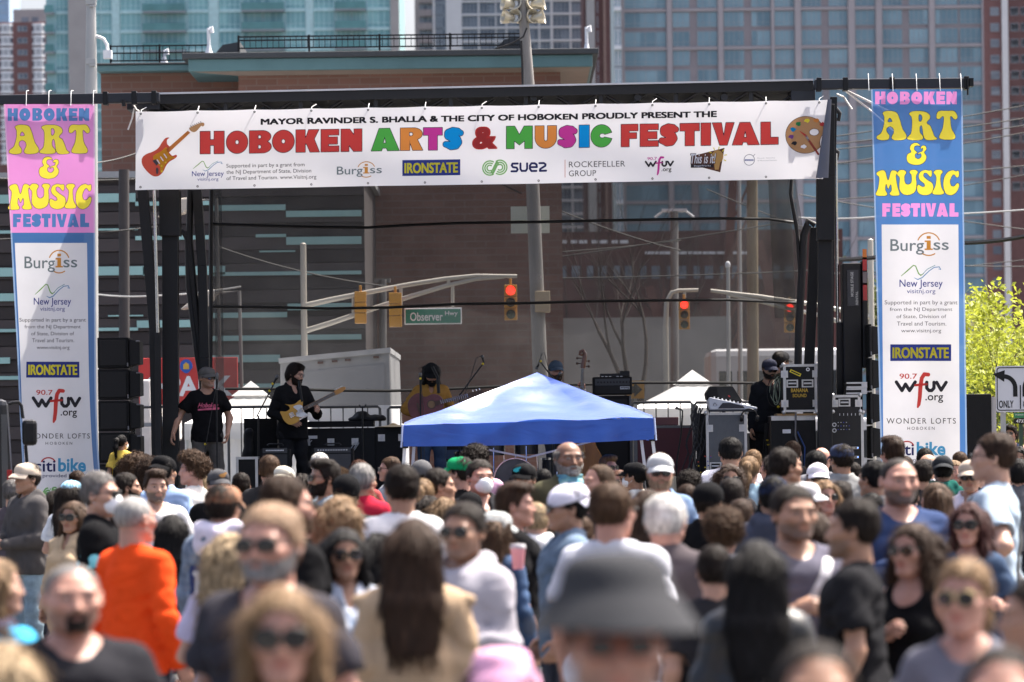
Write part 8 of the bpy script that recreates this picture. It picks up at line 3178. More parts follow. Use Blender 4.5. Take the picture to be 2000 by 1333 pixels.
pr(50,904,60,-55,"man in beige cap and charcoal hoodie looking left at the far left edge",hat='cap',hatc=(0.50,0.42,0.34),hair='short',hc='dark',top='hoodie',tc=(0.075,0.070,0.070),pose='hoodie_out',skin='tan',yaw=-5,bottom=(0.22,0.30,0.36))
pr(26,938,50,160,"grey-haired person in plum grey tee behind the beige capped man",hair='short',hc='salt',top='tee',tc=(0.085,0.070,0.078))
pr(150,921,46,180,"brown-haired head directly in front of the pink banner's foot",hair='short',hc='brown',top='tee',tc=GRY)
pr(139,938,56,165,"woman in light blue cap with long dark hair seen from behind",hat='cap',hatc=(0.30,0.55,0.72),hair='long',hc='dark',top='tee',tc=(0.50,0.52,0.56),tk='print',tc2=(0.75,0.76,0.78),**F)
pr(138,979,62,-25,"light brown haired woman in sunglasses and tan coat left of the masked man",hair='long',hc='chestnut',top='coat',tc=(0.46,0.34,0.22),glasses='big',skin='tan',**F)
pr(200,923,86,70,"grey-haired man with white mask and dark glasses in black jacket with pale collar",hair='short',hc='salt',top='jacket',tc=BLK,mask=True,glasses='sun',skin='fair',pose='cup',inner=(0.20,0.55,0.62))
pr(203,1030,58,5,"brown-haired boy half hidden behind the orange pullover",hair='sideswept',hc='chestnut',top='tee',tc=(0.3,0.3,0.33),skin='fair',dz=3)
pr(266,969,92,140,"man in bright orange pullover with short grey hair and glasses",hair='buzz',hc='grey',top='long',tc=(0.80,0.075,0.014),glasses='clear',skin='pink',pose='stand_b',fat=1.08,sharp_collar=True)
pr(252,925,56,100,"dark-haired bearded man in profile between the masked man and the smiling man",hair='short',hc='dark',beard='short',top='tee',tc=(0.10,0.10,0.11),skin='tan')
pr(303,917,64,18,"smiling young man in a white tee behind the orange pullover",hair='quiff',hc='brown',top='tee',tc=WHT,stub=0.8,skin='fair')
pr(268,884,66,175,"left one of two people with big frizzy brown hair near the girl in yellow",hair='afro',hc='chestnut',top='tee',tc=BLK,**F)
pr(297,893,66,185,"right one of two people with big frizzy brown hair near the girl in yellow",hair='afro',hc='brown',top='tee',tc=CHR,**F)
pr(322,890,60,150,"man in black backward cap and light blue shirt with his back turned",hat='cap',hatc=BLK,back=True,hair='short',hc='black',top='shirt',tc=(0.33,0.45,0.68),skin='tan')
pr(373,881,66,-95,"young man with curly reddish brown hair in profile facing left",hair='curlytop',hc='chestnut',top='tee',tc=(0.60,0.58,0.56),skin='pink')
pr(392,931,52,-95,"blonde woman with pinned-up hair and mustard jacket facing left",hair='bun',hc='blonde',top='jacket',tc=(0.36,0.22,0.06),skin='pink',**F)
pr(426,916,60,20,"man in charcoal cap above the camouflage-capped person",hat='cap',hatc=(0.07,0.07,0.075),hair='short',hc='dark',top='tee',tc=BLK,emblem=True)
pr(438,946,88,158,"person in camouflage cap and denim jacket with white hood and big blue emblem",hat='cap',hatc=(0.10,0.085,0.06),hatk='print',hatc2=(0.30,0.12,0.06),hair='short',hc='dark',top='hoodie',tc=(0.085,0.115,0.17),tk='print',tc2=(0.22,0.27,0.34),skin='tan',whitehood=True,backprint=True,fat=1.08)
pr(334,1004,66,180,"woman with long black hair behind the orange pullover's shoulder",hair='long',hc='black',top='jacket',tc=BLK,**F)
pr(445,1040,98,165,"blonde woman with long wavy hair left of the bearded man in sunglasses",hair='longwavy',hc='blonde',top='tee',tc=(0.50,0.46,0.62),**F)
pr(527,891,56,170,"brown-haired man in black tee with his back turned below the guitarist",hair='short',hc='chestnut',top='tee',tc=(0.025,0.025,0.027),skin='fair')
pr(556,910,56,165,"person in cream backward cap left of the bearded man in glasses",hat='cap',hatc=(0.55,0.52,0.44),back=True,hair='short',hc='brown',top='tee',tc=(0.2,0.22,0.24))
pr(624,886,46,185,"white-haired head just above the bearded man in glasses",hair='short',hc='white',top='shirt',tc=(0.4,0.4,0.42))
pr(629,897,70,-72,"bearded dark-haired man in sunglasses facing left, in a slate shirt",hair='quiff',hc='dark',beard='full',glasses='sun',top='tee',tc=(0.16,0.21,0.26),skin='tan')
pr(662,914,42,180,"small head of golden curly hair behind the bearded man in glasses",hair='curlytop',hc='honey',top='tee',tc=GRY,**F)
pr(703,898,50,175,"woman with auburn hair in a bun below the upright stand",hair='bun',hc='auburn',top='tee',tc=(0.3,0.06,0.06),**F)
pr(757,894,46,-85,"sandy-haired man in sunglasses in profile by the canopy's left leg",hair='short',hc='chestnut',glasses='sun',top='tee',tc=(0.3,0.32,0.36),skin='pink')
pr(711,907,66,150,"grey-haired man in red jacket with teal collar",hair='short',hc='grey',top='jacket',tc=(0.42,0.02,0.045),skin='tan',inner=(0.02,0.25,0.28))
pr(676,927,74,180,"person in black knitted beanie and black jacket left of the red jacket",hat='beanie',hatc=BLK,hair='short',hc='black',top='jacket',tc=(0.022,0.024,0.026),skin='brown')
pr(706,944,60,160,"woman with straight honey hair between the beanie and the red jacket",hair='long',hc='honey',top='tee',tc=(0.55,0.5,0.48),**F)
pr(822,899,56,180,"person in dark grey knitted cap under the canopy's left corner",hat='beanie',hatc=(0.09,0.09,0.095),hair='short',hc='dark',top='tee',tc=GRY)
pr(780,910,88,-165,"dark-haired man in white tee seen from behind beneath the canopy's left corner",hair='short',hc='dark',top='tee',tc=WHT,skin='tan',fat=1.05)
pr(826,935,66,165,"woman with a honey ponytail right of the white tee",hair='ponytail',hc='honey',top='tee',tc=(0.35,0.36,0.4),**F)
pr(862,917,68,100,"dark-haired man in profile facing right below the green cap",hair='short',hc='dark',top='tee',tc=BLK,skin='tan')
pr(838,968,62,180,"brown-haired woman directly behind the sunglasses man in pale hoodie",hair='shoulder',hc='dark',top='tee',tc=CHR,**F)
pr(868,972,62,175,"light brown bob-haired woman behind the sunglasses man in pale hoodie",hair='bob',hc='honey',top='tee',tc=CHR,**F)
pr(918,962,62,180,"black-haired head between the masked man and the grey-capped woman",hat='beanie',hatc=BLK,hair='short',hc='black',top='hoodie',tc=BLK)
pr(662,968,92,170,"woman with curly honey blonde hair down her back",hair='longwavy',hc='honey',top='tee',tc=(0.10,0.08,0.09),**F)
pr(565,930,116,108,"tall brown-haired bearded man in black jacket facing right",hair='short',hc='brown',beard='short',bc='chestnut',glasses='sun',top='jacket',tc=BLK,skin='pink')
pr(518,989,150,-22,"bearded grey-blond man in sunglasses and dark charcoal tee near the front",hair='short',hc='sand',beard='short',bc='grey',stub=0.2,glasses='sun',top='tee',tc=(0.040,0.037,0.044),skin='pink',fat=1.12)
pr(550,1144,196,2,"woman with long light brown hair and big sunglasses at the bottom left",hair='long',hc='honey',glasses='big',top='tank',tc=BLK,skin='pink',**F)
pr(672,1032,100,12,"dark-haired woman in sunglasses and pale blue patterned blouse",hair='long',hc='black',glasses='big',top='shirt',tc=(0.22,0.30,0.44),tk='print',tc2=(0.60,0.62,0.68),skin='tan',**F)
pr(806,1011,122,178,"woman in beige trench coat with very long dark brown hair",hair='long',hc='brown',top='coat',tc=(0.44,0.315,0.205),pose='chest',**F)
pr(738,1040,86,180,"black-haired person in black jacket left of the trench coat",hair='shoulder',hc='black',top='jacket',tc=BLK)
pr(929,869,60,175,"person with dark curly hair and pink top behind the masked man in black",hair='curlytop',hc='dark',top='tee',tc=(0.62,0.36,0.50),skin='tan')
pr(896,892,62,-125,"man in green cap facing left and away under the canopy",hat='cap',hatc=(0.01,0.24,0.09),hair='short',hc='dark',top='tee',tc=BLK,skin='pink')
pr(939,900,66,22,"dark-haired man with a white mask and black jacket beside the green cap",hair='short',hc='dark',mask=True,top='jacket',tc=(0.025,0.025,0.028),skin='pink')
pr(1021,905,62,-30,"person in black cap with teal emblem below the canopy",hat='cap',hatc=BLK,hair='short',hc='black',top='jacket',tc=CHR,teal=True,skin='tan')
pr(1111,864,66,18,"bald grey-bearded man with a blue neck gaiter and olive jacket in the centre",hair='fringe',hc='salt',beard='short',bc='grey',gaiter=True,top='jacket',tc=(0.075,0.070,0.042),skin='brown',fat=1.05)
pr(1190,889,46,40,"slick-haired man in sunglasses and white top right of the bald bearded man",hair='quiff',hc='light',glasses='sun',top='shirt',tc=WHT,skin='pink')
pr(1238,903,52,-120,"woman in black cap with a black ponytail and mask",hat='cap',hatc=BLK,hair='ponytail',hc='black',mask=True,top='tee',tc=(0.65,0.64,0.60),skin='tan',**F)
pr(1165,908,72,-65,"man with receding cropped hair facing left behind the white backward cap",hair='receding',hc='chestnut',top='tee',tc=CHR,skin='pink')
pr(1207,918,46,-30,"small dark red haired woman in sunglasses between two men",hair='long',hc='auburn',glasses='sun',top='tee',tc=BLK,skin='pink',**F)
pr(1010,941,88,85,"brown-haired young man in black tee facing right beside the white backward cap",hair='sideswept',hc='brown',top='tee',tc=BLK,skin='pink')
pr(1102,945,92,-82,"man in white backward cap and sunglasses with denim jacket",hat='cap',hatc=(0.70,0.68,0.78),back=True,hair='short',hc='black',glasses='sun',top='jacket',tc=(0.12,0.17,0.24),tk='denim',skin='tan')
pr(1197,945,106,150,"brown crew-cut man with glasses in pale grey tee seen from behind",hair='short',hc='chestnut',glasses='clear',top='tee',tc=(0.55,0.56,0.62),skin='pink',fat=1.08)
pr(967,998,80,135,"woman in pale grey cap and denim holding a pink drink",hat='cap',hatc=(0.38,0.40,0.40),hair='longwavy',hc='chestnut',top='jacket',tc=(0.04,0.075,0.15),tk='denim',pose='cup',**F)
pr(898,985,108,-25,"short-haired man in dark sunglasses and pale grey hoodie",hair='short',hc='dark',glasses='sun',top='hoodie',tc=(0.40,0.38,0.42),skin='tan',stub=0.4)
pr(1046,984,66,180,"person in white hooded top between the black tee and the white backward cap",hair='short',hc='blonde',top='hoodie',tc=WHT)
pr(1150,985,60,175,"person in white pullover behind the crew-cut man",hair='long',hc='honey',top='hoodie',tc=WHT,**F)
pr(1196,1068,320,3,"blurred man in grey bucket hat and tinted glasses at the bottom centre",hat='sunhat',hatc=(0.042,0.043,0.047),hair='short',hc='dark',glasses='sun',gc=(0.35,0.06,0.02),top='tee',tc=(0.10,0.105,0.12),skin='pink',stub=0.4)
pr(978,1268,140,175,"small child in a pink sun hat at the bottom left of the bucket hat",hat='bucket',hatc=(0.70,0.36,0.52),hair='bob',hc='brown',top='tee',tc=(0.70,0.45,0.58),kmin=.55)
pr(1290,885,74,2,"man in pale grey cap and sunglasses with denim shirt right of the canopy leg",hat='cap',hatc=(0.46,0.47,0.48),hair='short',hc='sand',glasses='sun',top='shirt',tc=(0.14,0.21,0.34),tk='denim',skin='pink',beard='short',bc='sand')
pr(1425,856,54,180,"broad dark-haired man in white tee with his back turned",hair='short',hc='black',top='tee',tc=(0.74,0.71,0.74),skin='tan',fat=1.12)
pr(1424,906,58,5,"curly brown-haired woman in sunglasses in front of the broad white tee",hair='longwavy',hc='brown',glasses='sun',top='tee',tc=CHR,skin='tan',**F)
pr(1464,891,52,165,"strawberry blonde woman with tied hair right of the broad white tee",hair='ponytail',hc='honey',top='tee',tc=(0.34,0.50,0.62),**F)
pr(1471,880,46,175,"light brown haired head just behind the strawberry blonde woman",hair='short',hc='light',top='tee',tc=GRY)
pr(1384,942,76,155,"person in black beanie right of the white-haired man",hat='beanie',hatc=BLK,hair='short',hc='dark',top='jacket',tc=BLK,skin='olive')
pr(1428,934,62,180,"person with dark wavy hair and a green lanyard below the curly woman",hair='medium',hc='dark',top='tee',tc=(0.5,0.12,0.06),skin='tan')
pr(1346,920,56,180,"dark curly-haired head left of the black beanie",hair='curlytop',hc='dark',top='tee',tc=CHR)
pr(1413,992,92,178,"person with curly brown highlighted hair and white collar in front of the beanie",hair='curlytop',hc='chestnut',top='shirt',tc=(0.6,0.58,0.6),**F)
pr(1303,968,102,160,"white-haired balding man in dark blazer seen from behind",hair='short',hc='white',top='jacket',tc=(0.085,0.072,0.078),skin='pink',fat=1.1)
pr(1262,955,76,178,"brown long-haired woman between the crew-cut man and the white-haired man",hair='long',hc='brown',top='tee',tc=CHR,**F)
pr(1511,929,84,172,"man in navy cap and navy hooded jacket seen from behind",hat='cap',hatc=NVY,hair='short',hc='black',top='hoodie',tc=(0.055,0.062,0.088),skin='tan')
pr(1537,876,74,118,"dark-haired man facing right and away in front of the stencilled case",hair='short',hc='dark',top='tee',tc=BLK,skin='tan')
pr(1547,863,42,178,"small dark-haired head under the big flight case",hair='short',hc='brown',top='tee',tc=CHR)
pr(1604,875,46,178,"bald pink head below the amplifier rack",hair='bald',hc='sand',top='tee',tc=GRY,skin='pink')
pr(1594,882,54,165,"dark-haired man in charcoal top left of the navy cap and grey shirt",hair='short',hc='black',top='tee',tc=CHR,skin='tan')
pr(1596,904,58,3,"woman in white cap and dark sunglasses in front of the amplifier rack",hat='cap',hatc=(0.78,0.74,0.78),hair='short',hc='brown',glasses='big',top='tee',tc=(0.2,0.2,0.22),skin='tan',**F)
pr(1643,867,60,-160,"man in navy cap and grey shirt with his back turned beside the blue banner",hat='cap',hatc=(0.035,0.045,0.085),hair='short',hc='dark',top='shirt',tc=(0.26,0.26,0.255),skin='tan')
pr(1551,950,106,22,"stubbled dark-haired man in slate grey tee facing right",hair='short',hc='dark',top='tee',tc=(0.105,0.10,0.13),skin='tan',stub=0.7,strap=(0.45,0.44,0.46),fat=1.08)
pr(1572,941,74,70,"person in white cap with the brim pointing right behind the slate grey tee",hat='cap',hatc=(0.66,0.64,0.64),hair='short',hc='chestnut',top='tee',tc=(0.05,0.08,0.24),skin='tan')
pr(1611,938,66,15,"light brown haired woman in sunglasses above the profile man in black",hair='shoulder',hc='light',glasses='sun',top='tee',tc=(0.06,0.10,0.30),skin='pink',**F)
pr(1472,1054,122,178,"woman with very long black hair in a black jacket near the bottom",hair='long',hc='black',top='jacket',tc=(0.010,0.010,0.011),tk='leather',strap=(0.02,0.025,0.05),**F)
pr(1390,1068,84,178,"dark brown haired head between the blazer and the long black hair",hair='short',hc='dark',top='tee',tc=CHR)
pr(1592,1258,210,0,"blurred person with dark receding hair at the bottom right of centre",hair='receding',hc='dark',top='tee',tc=CHR,skin='tan')
pr(1657,977,114,-105,"dark-haired man in black tee facing left near the right front",hair='short',hc='dark',top='tee',tc=(0.015,0.015,0.017),skin='tan',stub=0.6)
pr(1756,895,92,14,"cropped-haired man with stubble in navy and slate pullover with chest emblem",hair='buzz',hc='dark',top='long',tc=(0.035,0.055,0.125),stub=0.9,skin='pink',fat=1.08,chest=True)
pr(1703,902,68,-140,"dark-haired person in black and white patterned red jacket",hair='short',hc='black',top='jacket',tc=(0.02,0.02,0.022),tk='print',tc2=(0.30,0.30,0.30),skin='olive',redlow=True)
pr(1741,852,62,-155,"brown-haired young man right in front of the blue banner's foot",hair='quiff',hc='brown',top='tee',tc=(0.3,0.36,0.5),skin='pink')
pr(1806,877,44,178,"small dark-haired head before the bike lettering",hair='short',hc='dark',top='tee',tc=CHR)
pr(1814,888,46,150,"bald tanned head beside the bike lettering",hair='fringe',hc='salt',top='tee',tc=WHT,skin='tan')
pr(1796,901,54,-150,"dark-haired man behind the navy pullover's shoulder",hair='short',hc='dark',top='tee',tc=CHR,skin='tan')
pr(1841,890,56,175,"man in black cap and bottle green hooded jacket",hat='cap',hatc=(0.035,0.037,0.04),back=True,hair='short',hc='black',top='hoodie',tc=(0.012,0.085,0.070),skin='brown')
pr(1820,942,64,-125,"woman with straight brown hair between the navy pullover and the purple sleeve",hair='long',hc='chestnut',top='tee',tc=CHR,**F)
pr(1893,898,64,-12,"woman in beige cap and sunglasses with a white and purple shirt and brown strap",hat='cap',hatc=(0.48,0.40,0.32),hair='short',hc='dark',glasses='big',top='shirt',tc=(0.64,0.60,0.68),skin='tan',strap=(0.09,0.03,0.02),purple=True,**F)
pr(1875,884,42,160,"brown-haired head above the beige cap",hair='short',hc='chestnut',top='tee',tc=GRY)
pr(1864,899,44,10,"blonde woman half hidden left of the beige cap",hair='long',hc='honey',top='tee',tc=GRY,skin='pink',**F)
pr(1934,848,88,-102,"tall dark-haired man in glasses and light blue tee with hand on hip",hair='short',hc='brown',glasses='clear',top='tee',tc=(0.36,0.44,0.52),pose='hip',skin='fair',fat=1.08,strap=(0.02,0.02,0.025),bottom=(0.03,0.032,0.05))
pr(1890,981,86,-18,"woman with dark red hair and sunglasses in a navy top",hair='shoulder',hc='red',glasses='big',top='tee',tc=(0.045,0.07,0.12),skin='pink',**F)
pr(1777,1020,108,-38,"curly brown-haired woman in sunglasses and black tank top",hair='longwavy',hc='brown',glasses='sun',top='tank',tc=BLK,skin='pink',pose='chest',**F)
pr(1880,1092,148,-22,"dark blonde woman in round sunglasses with side ponytail and grey tee",hair='ponytail',hc='honey',glasses='aviator',gc=(0.5,0.4,0.2),top='tee',tc=(0.145,0.145,0.175),skin='pink',strap=(0.45,0.42,0.38),**F)
pr(1952,1266,205,-10,"blurred dark-haired person at the bottom right corner",hair='receding',hc='dark',top='tee',tc=GRY,skin='pink')
pr(2008,1130,150,-90,"person in pale lavender shirt cut off by the right edge",hair='short',hc='dark',top='shirt',tc=(0.50,0.46,0.56),skin='tan')
pr(1990,872,48,-10,"woman with black hair at the right edge under the green sign",hair='shoulder',hc='black',top='tee',tc=CHR,skin='tan',**F)
pr(1988,896,50,178,"second dark-haired person at the right edge, just below the other",hair='medium',hc='black',top='tee',tc=(0.12,0.12,0.13))
pr(139,1102,136,16,"grey cropped man with a dark goatee in a black tee at the lower left",hair='buzz',hc='salt',beard='goatee',bc='dark',stub=0.5,top='tee',tc=(0.022,0.022,0.026),skin='pink',fat=1.15)
pr(22,1222,120,150,"child in bright blue cap at the bottom left",hat='cap',hatc=(0.06,0.42,0.70),hair='short',hc='brown',top='tee',tc=(0.1,0.3,0.5),kmin=.55)
pr(2,1253,170,175,"blonde head cut off by the bottom left corner",hair='shoulder',hc='blonde',top='tee',tc=CHR,kmin=.6,**F)
pr(0,1090,108,90,"woman with light hair and plum jacket at the left edge",hair='long',hc='honey',top='jacket',tc=(0.045,0.036,0.052),pose='hoodie_out',**F)
pr(470,925,50,178,"dark-haired head between the charcoal cap and the black tee",hair='short',hc='dark',top='tee',tc=BLK)
pr(590,925,46,178,"dark-haired woman's head between the cream cap and the bearded man in glasses",hair='shoulder',hc='dark',top='tee',tc=CHR,**F)
pr(1060,918,48,175,"dark head between the black cap with teal emblem and the bald bearded man",hair='short',hc='black',top='tee',tc=CHR)
pr(1340,948,60,175,"man in blue denim shirt behind the white-haired man",hair='short',hc='brown',top='shirt',tc=(0.10,0.16,0.27))
pr(1504,888,50,-100,"dark-haired woman in profile facing left by the stagehands",hair='shoulder',hc='dark',top='tee',tc=CHR,skin='pink',**F)
pr(1665,905,46,178,"dark-haired head right of the navy cap and grey shirt",hair='short',hc='dark',top='tee',tc=CHR)
pr(1768,893,40,178,"dark head just left of the bike lettering's foot",hair='short',hc='brown',top='tee',tc=CHR)
pr(1910,905,44,178,"dark-haired head between the beige cap and the tall man in glasses",hair='short',hc='dark',top='tee',tc=CHR)
pr(105,958,50,170,"dark-haired woman between the charcoal hoodie and the light blue cap",hair='long',hc='dark',top='tee',tc=CHR,**F)
pr(1445,975,64,175,"person with dark hair and grey hood between the lanyard and the navy cap",hair='medium',hc='brown',top='hoodie',tc=(0.2,0.2,0.24))
pr(1700,965,62,170,"black-haired head behind the profile man in black",hair='short',hc='black',top='tee',tc=CHR)
pr(1640,940,60,175,"dark wavy-haired head between the sunglasses woman and the patterned jacket",hair='medium',hc='dark',top='tee',tc=CHR)
pr(600,980,74,178,"dark-haired person behind the tall bearded man's shoulder",hair='short',hc='dark',top='jacket',tc=BLK)
pr(1130,1010,74,178,"person in grey shirt behind the denim jacket",hair='short',hc='chestnut',top='tee',tc=(0.3,0.33,0.38))
pr(1770,940,60,178,"dark-haired head behind the navy pullover",hair='short',hc='dark',top='tee',tc=CHR)
pr(1590,1000,80,178,"dark-haired woman behind the slate grey tee",hair='long',hc='brown',top='tee',tc=CHR,**F)
def place_people():
 out=[]
 for p in PEOPLE:
  k=p['k']
  e=HATH[k['hat']]if k.get('hat')else TOPH[k.get('hair','short')]
  d=p['py']-hor(p['px'])
  kk=2*p['h']/((0.238+e)*d+(1.746+e)*p['h'])
  kk=min(max(kk,k.get('kmin',0.86)),1.10)
  s=p['h']/((0.238+e)*kk)
  s2=d/(2-kk*(1.746+e))if abs(2-kk*(1.746+e))>0.06 and d/(2-kk*(1.746+e))>0 else s
  if abs(s2/s-1)<0.25:
   s=s2
  Y=FPX/s
  Y=min(Y,46.6)
  out.append([Y,kk,e,p])
 out.sort(key=lambda q:q[0])
 done=[]
 for q in out:
  for _ in range(40):
   Y,p=q[0],q[3]
   x=(p['px']-1000)*Y/FPX
   hit=[r for r in done if abs(r[4]-x)<0.40 and abs(r[0]-Y)<0.33]
   if not hit:
    break
   q[0]=Y+0.08
  Y=min(q[0],47.4)
  s=FPX/Y
  z=CAMZ-(p['py']-hor(p['px']))/s
  kn=z/(1.746+q[2])
  q[0]=Y
  q[1]=min(max(kn,q[1]*0.93),q[1]*1.07)
  q.append(x)
  done.append(q)
 return done
def print_on(root,me,name,shapes,cx,cz,side,m,off=0.004):
 """lays flat artwork (list of (verts, faces) in metres) on a garment, in front (side=-1) or on the back (side=1)"""
 bvh=BVHTree.FromPolygons([v.co.copy()for v in me.vertices],[tuple(p.vertices)for p in me.polygons])
 b=MB()
 for vs,fs in shapes:
  vs,fs=split_flat(vs,fs,0.03)
  pts=[]
  for x,z in vs:
   X=cx+(x if side<0 else-x)
   o=Vector((X,side*0.6,cz+z))
   hit=bvh.ray_cast(o,Vector((0,-side,0)))
   y=hit[0].y if hit[0]is not None else side*0.1
   pts.append((X,y+side*off,cz+z))
  b.add(pts,fs)
 return b.obj(name,[m],root)
def monogram(w,h):
 """two interlocked capital letters"""
 def fn(X,Z):
  d=1e9
  r=0.055*h
  for a,c in(((-.30,-.34),(-.30,.34)),((-.30,.34),(.30,-.34)),((.30,-.34),(.30,.34)),((-.36,.46),(0,.06)),((.36,.46),(0,.06)),((0,.06),(0,-.48)),((-.1,-.47),(.1,-.47)),((-.42,.46),(-.28,.46)),((.28,.46),(.42,.46)),((-.36,-.34),(-.24,-.34)),((.22,.34),(.38,.34))):
   d=np.minimum(d,sd_seg(X,Z,(a[0]*w,a[1]*h),(c[0]*w,c[1]*h),r))
  return d
 return fill2d(fn,-w*.55,w*.55,-h*.56,h*.56,30,36)
def make_person(p,Y,kk,x):
 k=dict(p['k'])
 extra={q:k.pop(q,None)for q in('inner','dz','sharp_collar','emblem','whitehood','backprint','teal','kmin','chest','redlow','strap','purple')}
 pose=k.get('pose')or('stand','stand_b','pockets','cup','stand','phone')[int(p['px']*7+p['py'])%6]
 k['pose']=pose
 yaw=k.get('yaw',((int(p['px']*13)%5)-2)*6)
 k['yaw']=yaw
 body={q:k[q]for q in('pose','sex','skin','yaw','pitch','roll','stub','hc')if q in k}
 o=new_person(p['label'],**body)
 fat_=1.09*(k.get('fat')or(0.96+0.02*(int(p['px'])%5)))
 o.scale=(kk*fat_,kk*(fat_+1)/2,kk)
 o.location=(x,Y,0)
 o.rotation_euler=(0,0,rad(p['f']-yaw))
 dress(o,**k)
 sex=k.get('sex','m')
 H=head_M(yaw,k.get('pitch',0),k.get('roll',0))
 top=k.get('top','tee')
 if extra['inner']:
  worn(garment('long','stand',sex),"inner_shirt",o,cloth(extra['inner']))
  o.children[-1].scale=(0.9,0.92,1.012)
 if extra['whitehood']:
  worn(hood_mesh(),"hood",o,cloth((0.66,0.62,0.72)))
 if extra['backprint']:
  g_=garment(top,pose,sex)
  print_on(o,g_,"back_panel",[fill2d(lambda X,Z:sd_box2(X,Z,-.15,.15,-.26,.13),-.16,.16,-.28,.15,12,16)],0,1.17,1,cloth((0.020,0.035,0.13)),0.006)
  print_on(o,g_,"emblem",[monogram(0.24,0.27)],0,1.13,1,cloth((0.55,0.54,0.55)),0.010)
  print_on(o,g_,"stripe",[fill2d(lambda X,Z:np.minimum(sd_box2(X,Z,-.03,.0,-.05,.05),sd_seg(X,Z,(.05,.04),(.09,-.04),.014)),-.14,.14,-.08,.08,20,12)],0,1.30,1,cloth((0.45,0.03,0.04)),0.010)
 if extra['chest']:
  g_=garment(top,pose,sex)
  print_on(o,g_,"emblem",[monogram(0.055,0.062)],0.085,1.315,-1,cloth((0.65,0.65,0.66)),0.008)
  print_on(o,g_,"lower_panel",[fill2d(lambda X,Z:sd_box2(X,Z,-.17,.17,-.20,.0),-.18,.18,-.21,.01,14,10)],0,1.20,-1,cloth((0.09,0.105,0.17)),0.006)
 if extra['redlow']:
  g_=garment(top,pose,sex)
  print_on(o,g_,"lower_panel",[fill2d(lambda X,Z:sd_box2(X,Z,-.2,.2,-.26,.0),-.21,.21,-.27,.01,14,10)],0,1.24,1,cloth((0.40,0.02,0.03)),0.006)
 if extra['teal']or extra['emblem']:
  vs,fs=fill2d(lambda X,Z:np.minimum(el2(X,Z,0,0,.026,.016),sd_seg(X,Z,(-.02,.0),(.03,.02),.008)),-.04,.04,-.03,.035,20,14)
  b=MB()
  for q in range(len(vs)):
   b.v.append((vs[q][0],-0.128+4.5*vs[q][0]**2+0.35*max(0,vs[q][1])*0.4-0.0,0.085+vs[q][1]))
  b.add([],[])
  b.f=[tuple(f)for f in fs]
  b.mi=[0]*len(fs)
  e=b.obj("cap_emblem",[mat("emblem_teal",(0.02,0.38,0.42))if extra['teal']else mat("emblem_orange",(0.45,0.22,0.06))],o)
  e.matrix_local=H
 if extra['purple']:
  for s in(-1,):
   b=MB()
   S,E=POSES[pose]['rs'],POSES[pose]['re']
   S=(S[0]*0.88,S[1],S[2])
   b.tube([lerp(S,E,0.10),lerp(S,E,0.35),lerp(S,E,0.58)],[0.066,0.066,0.062],14)
   b.obj("sleeve",[cloth((0.10,0.03,0.26))],o,smooth=60)
 if extra['strap']:
  g_=garment(top,pose,sex)
  w_=0.022
  for side in(-1,1):
   print_on(o,g_,"shoulder_strap",[fill2d(lambda X,Z:sd_seg(X,Z,(-.15,-.28),(.105,.24),w_),-.19,.15,-.32,.275,34,58)],0,1.17,side,cloth(extra['strap'],'leather'),0.008)
 return o
def hood_mesh():
 if 'hood' not in CACHE:
  F=Field((-0.2,-0.15,1.30),(0.2,0.24,1.62),0.008)
  F.ell((0,0.115,1.43),(0.115,0.062,0.10),k=0.02)
  for s in(-1,1):
   F.cone((s*0.03,0.125,1.49),(s*0.098,0.055,1.515),0.056,0.044,k=0.03)
   F.cone((s*0.098,0.055,1.515),(s*0.07,-0.085,1.44),0.040,0.028,k=0.03)
  n=wave_noise(31,9,25,70)
  F.displace(lambda X,Y,Z:0.006*n(X,Y,Z))
  F.cone((0,0.012,1.44),(0,-0.03,1.66),0.064,0.10,k=0.008,sub=True)
  V,Q=F.surface()
  CACHE['hood']=mesh_np("hood",V,Q,[mat("blank",(0.5,0.5,0.5))])
 return CACHE['hood']
CROWD={}
for Y,kk,e,p,x in place_people():
 x=at(p['px'],hor(p['px']),Y).x
 CROWD[p['label']]=(make_person(p,Y,kk,x),Y,kk)
Yd=CROWD["woman in pale grey cap and denim holding a pink drink"][1]-0.25
c=at(1012,1112,Yd)
t=thing("drink_cup","clear plastic cup of pink drink held by the grey-capped woman",'cup',c)
b=MB()
b.lathe([(0.0,0.0),(0.030,0.0),(0.040,0.10),(0.043,0.12)],18,None,0)
b.obj("cup",[mat("pink_drink",(0.70,0.34,0.37),rough=0.2,translucent=0.3)],t,smooth=50)
b=MB()
b.lathe([(0.045,0.118),(0.046,0.126),(0.038,0.142),(0.0,0.146)],18)
b.obj("lid",[mat("clear_lid",(0.70,0.70,0.72),rough=0.15,clear=0.3)],t,smooth=50)
Yk=41.4
xk=at(226,0,Yk).x
o=new_person("dark-haired man carrying the girl in yellow on his shoulders",pose='stand',sex='m',skin='tan',hc='dark')
o.location=(xk,Yk,0)
o.rotation_euler=(0,0,rad(172))
dress(o,pose='stand',hair='short',hc='dark',top='tee',tc=CHR,yaw=0)
o=new_person("little girl with black ponytail in a yellow tee riding on shoulders",pose='sit',sex='f',skin='tan',hc='black',yaw=-40)
kc_=0.66
o.scale=(kc_,kc_,kc_*0.98)
o.location=(xk,Yk+0.06,at(226,850,Yk).z-1.757*kc_*0.98)
o.rotation_euler=(0,0,rad(185))
dress(o,pose='sit',sex='f',hair='ponytail',hc='black',top='tee',tc=(0.72,0.52,0.10),yaw=-40,mask=True,bottom=(0.1,0.12,0.2))
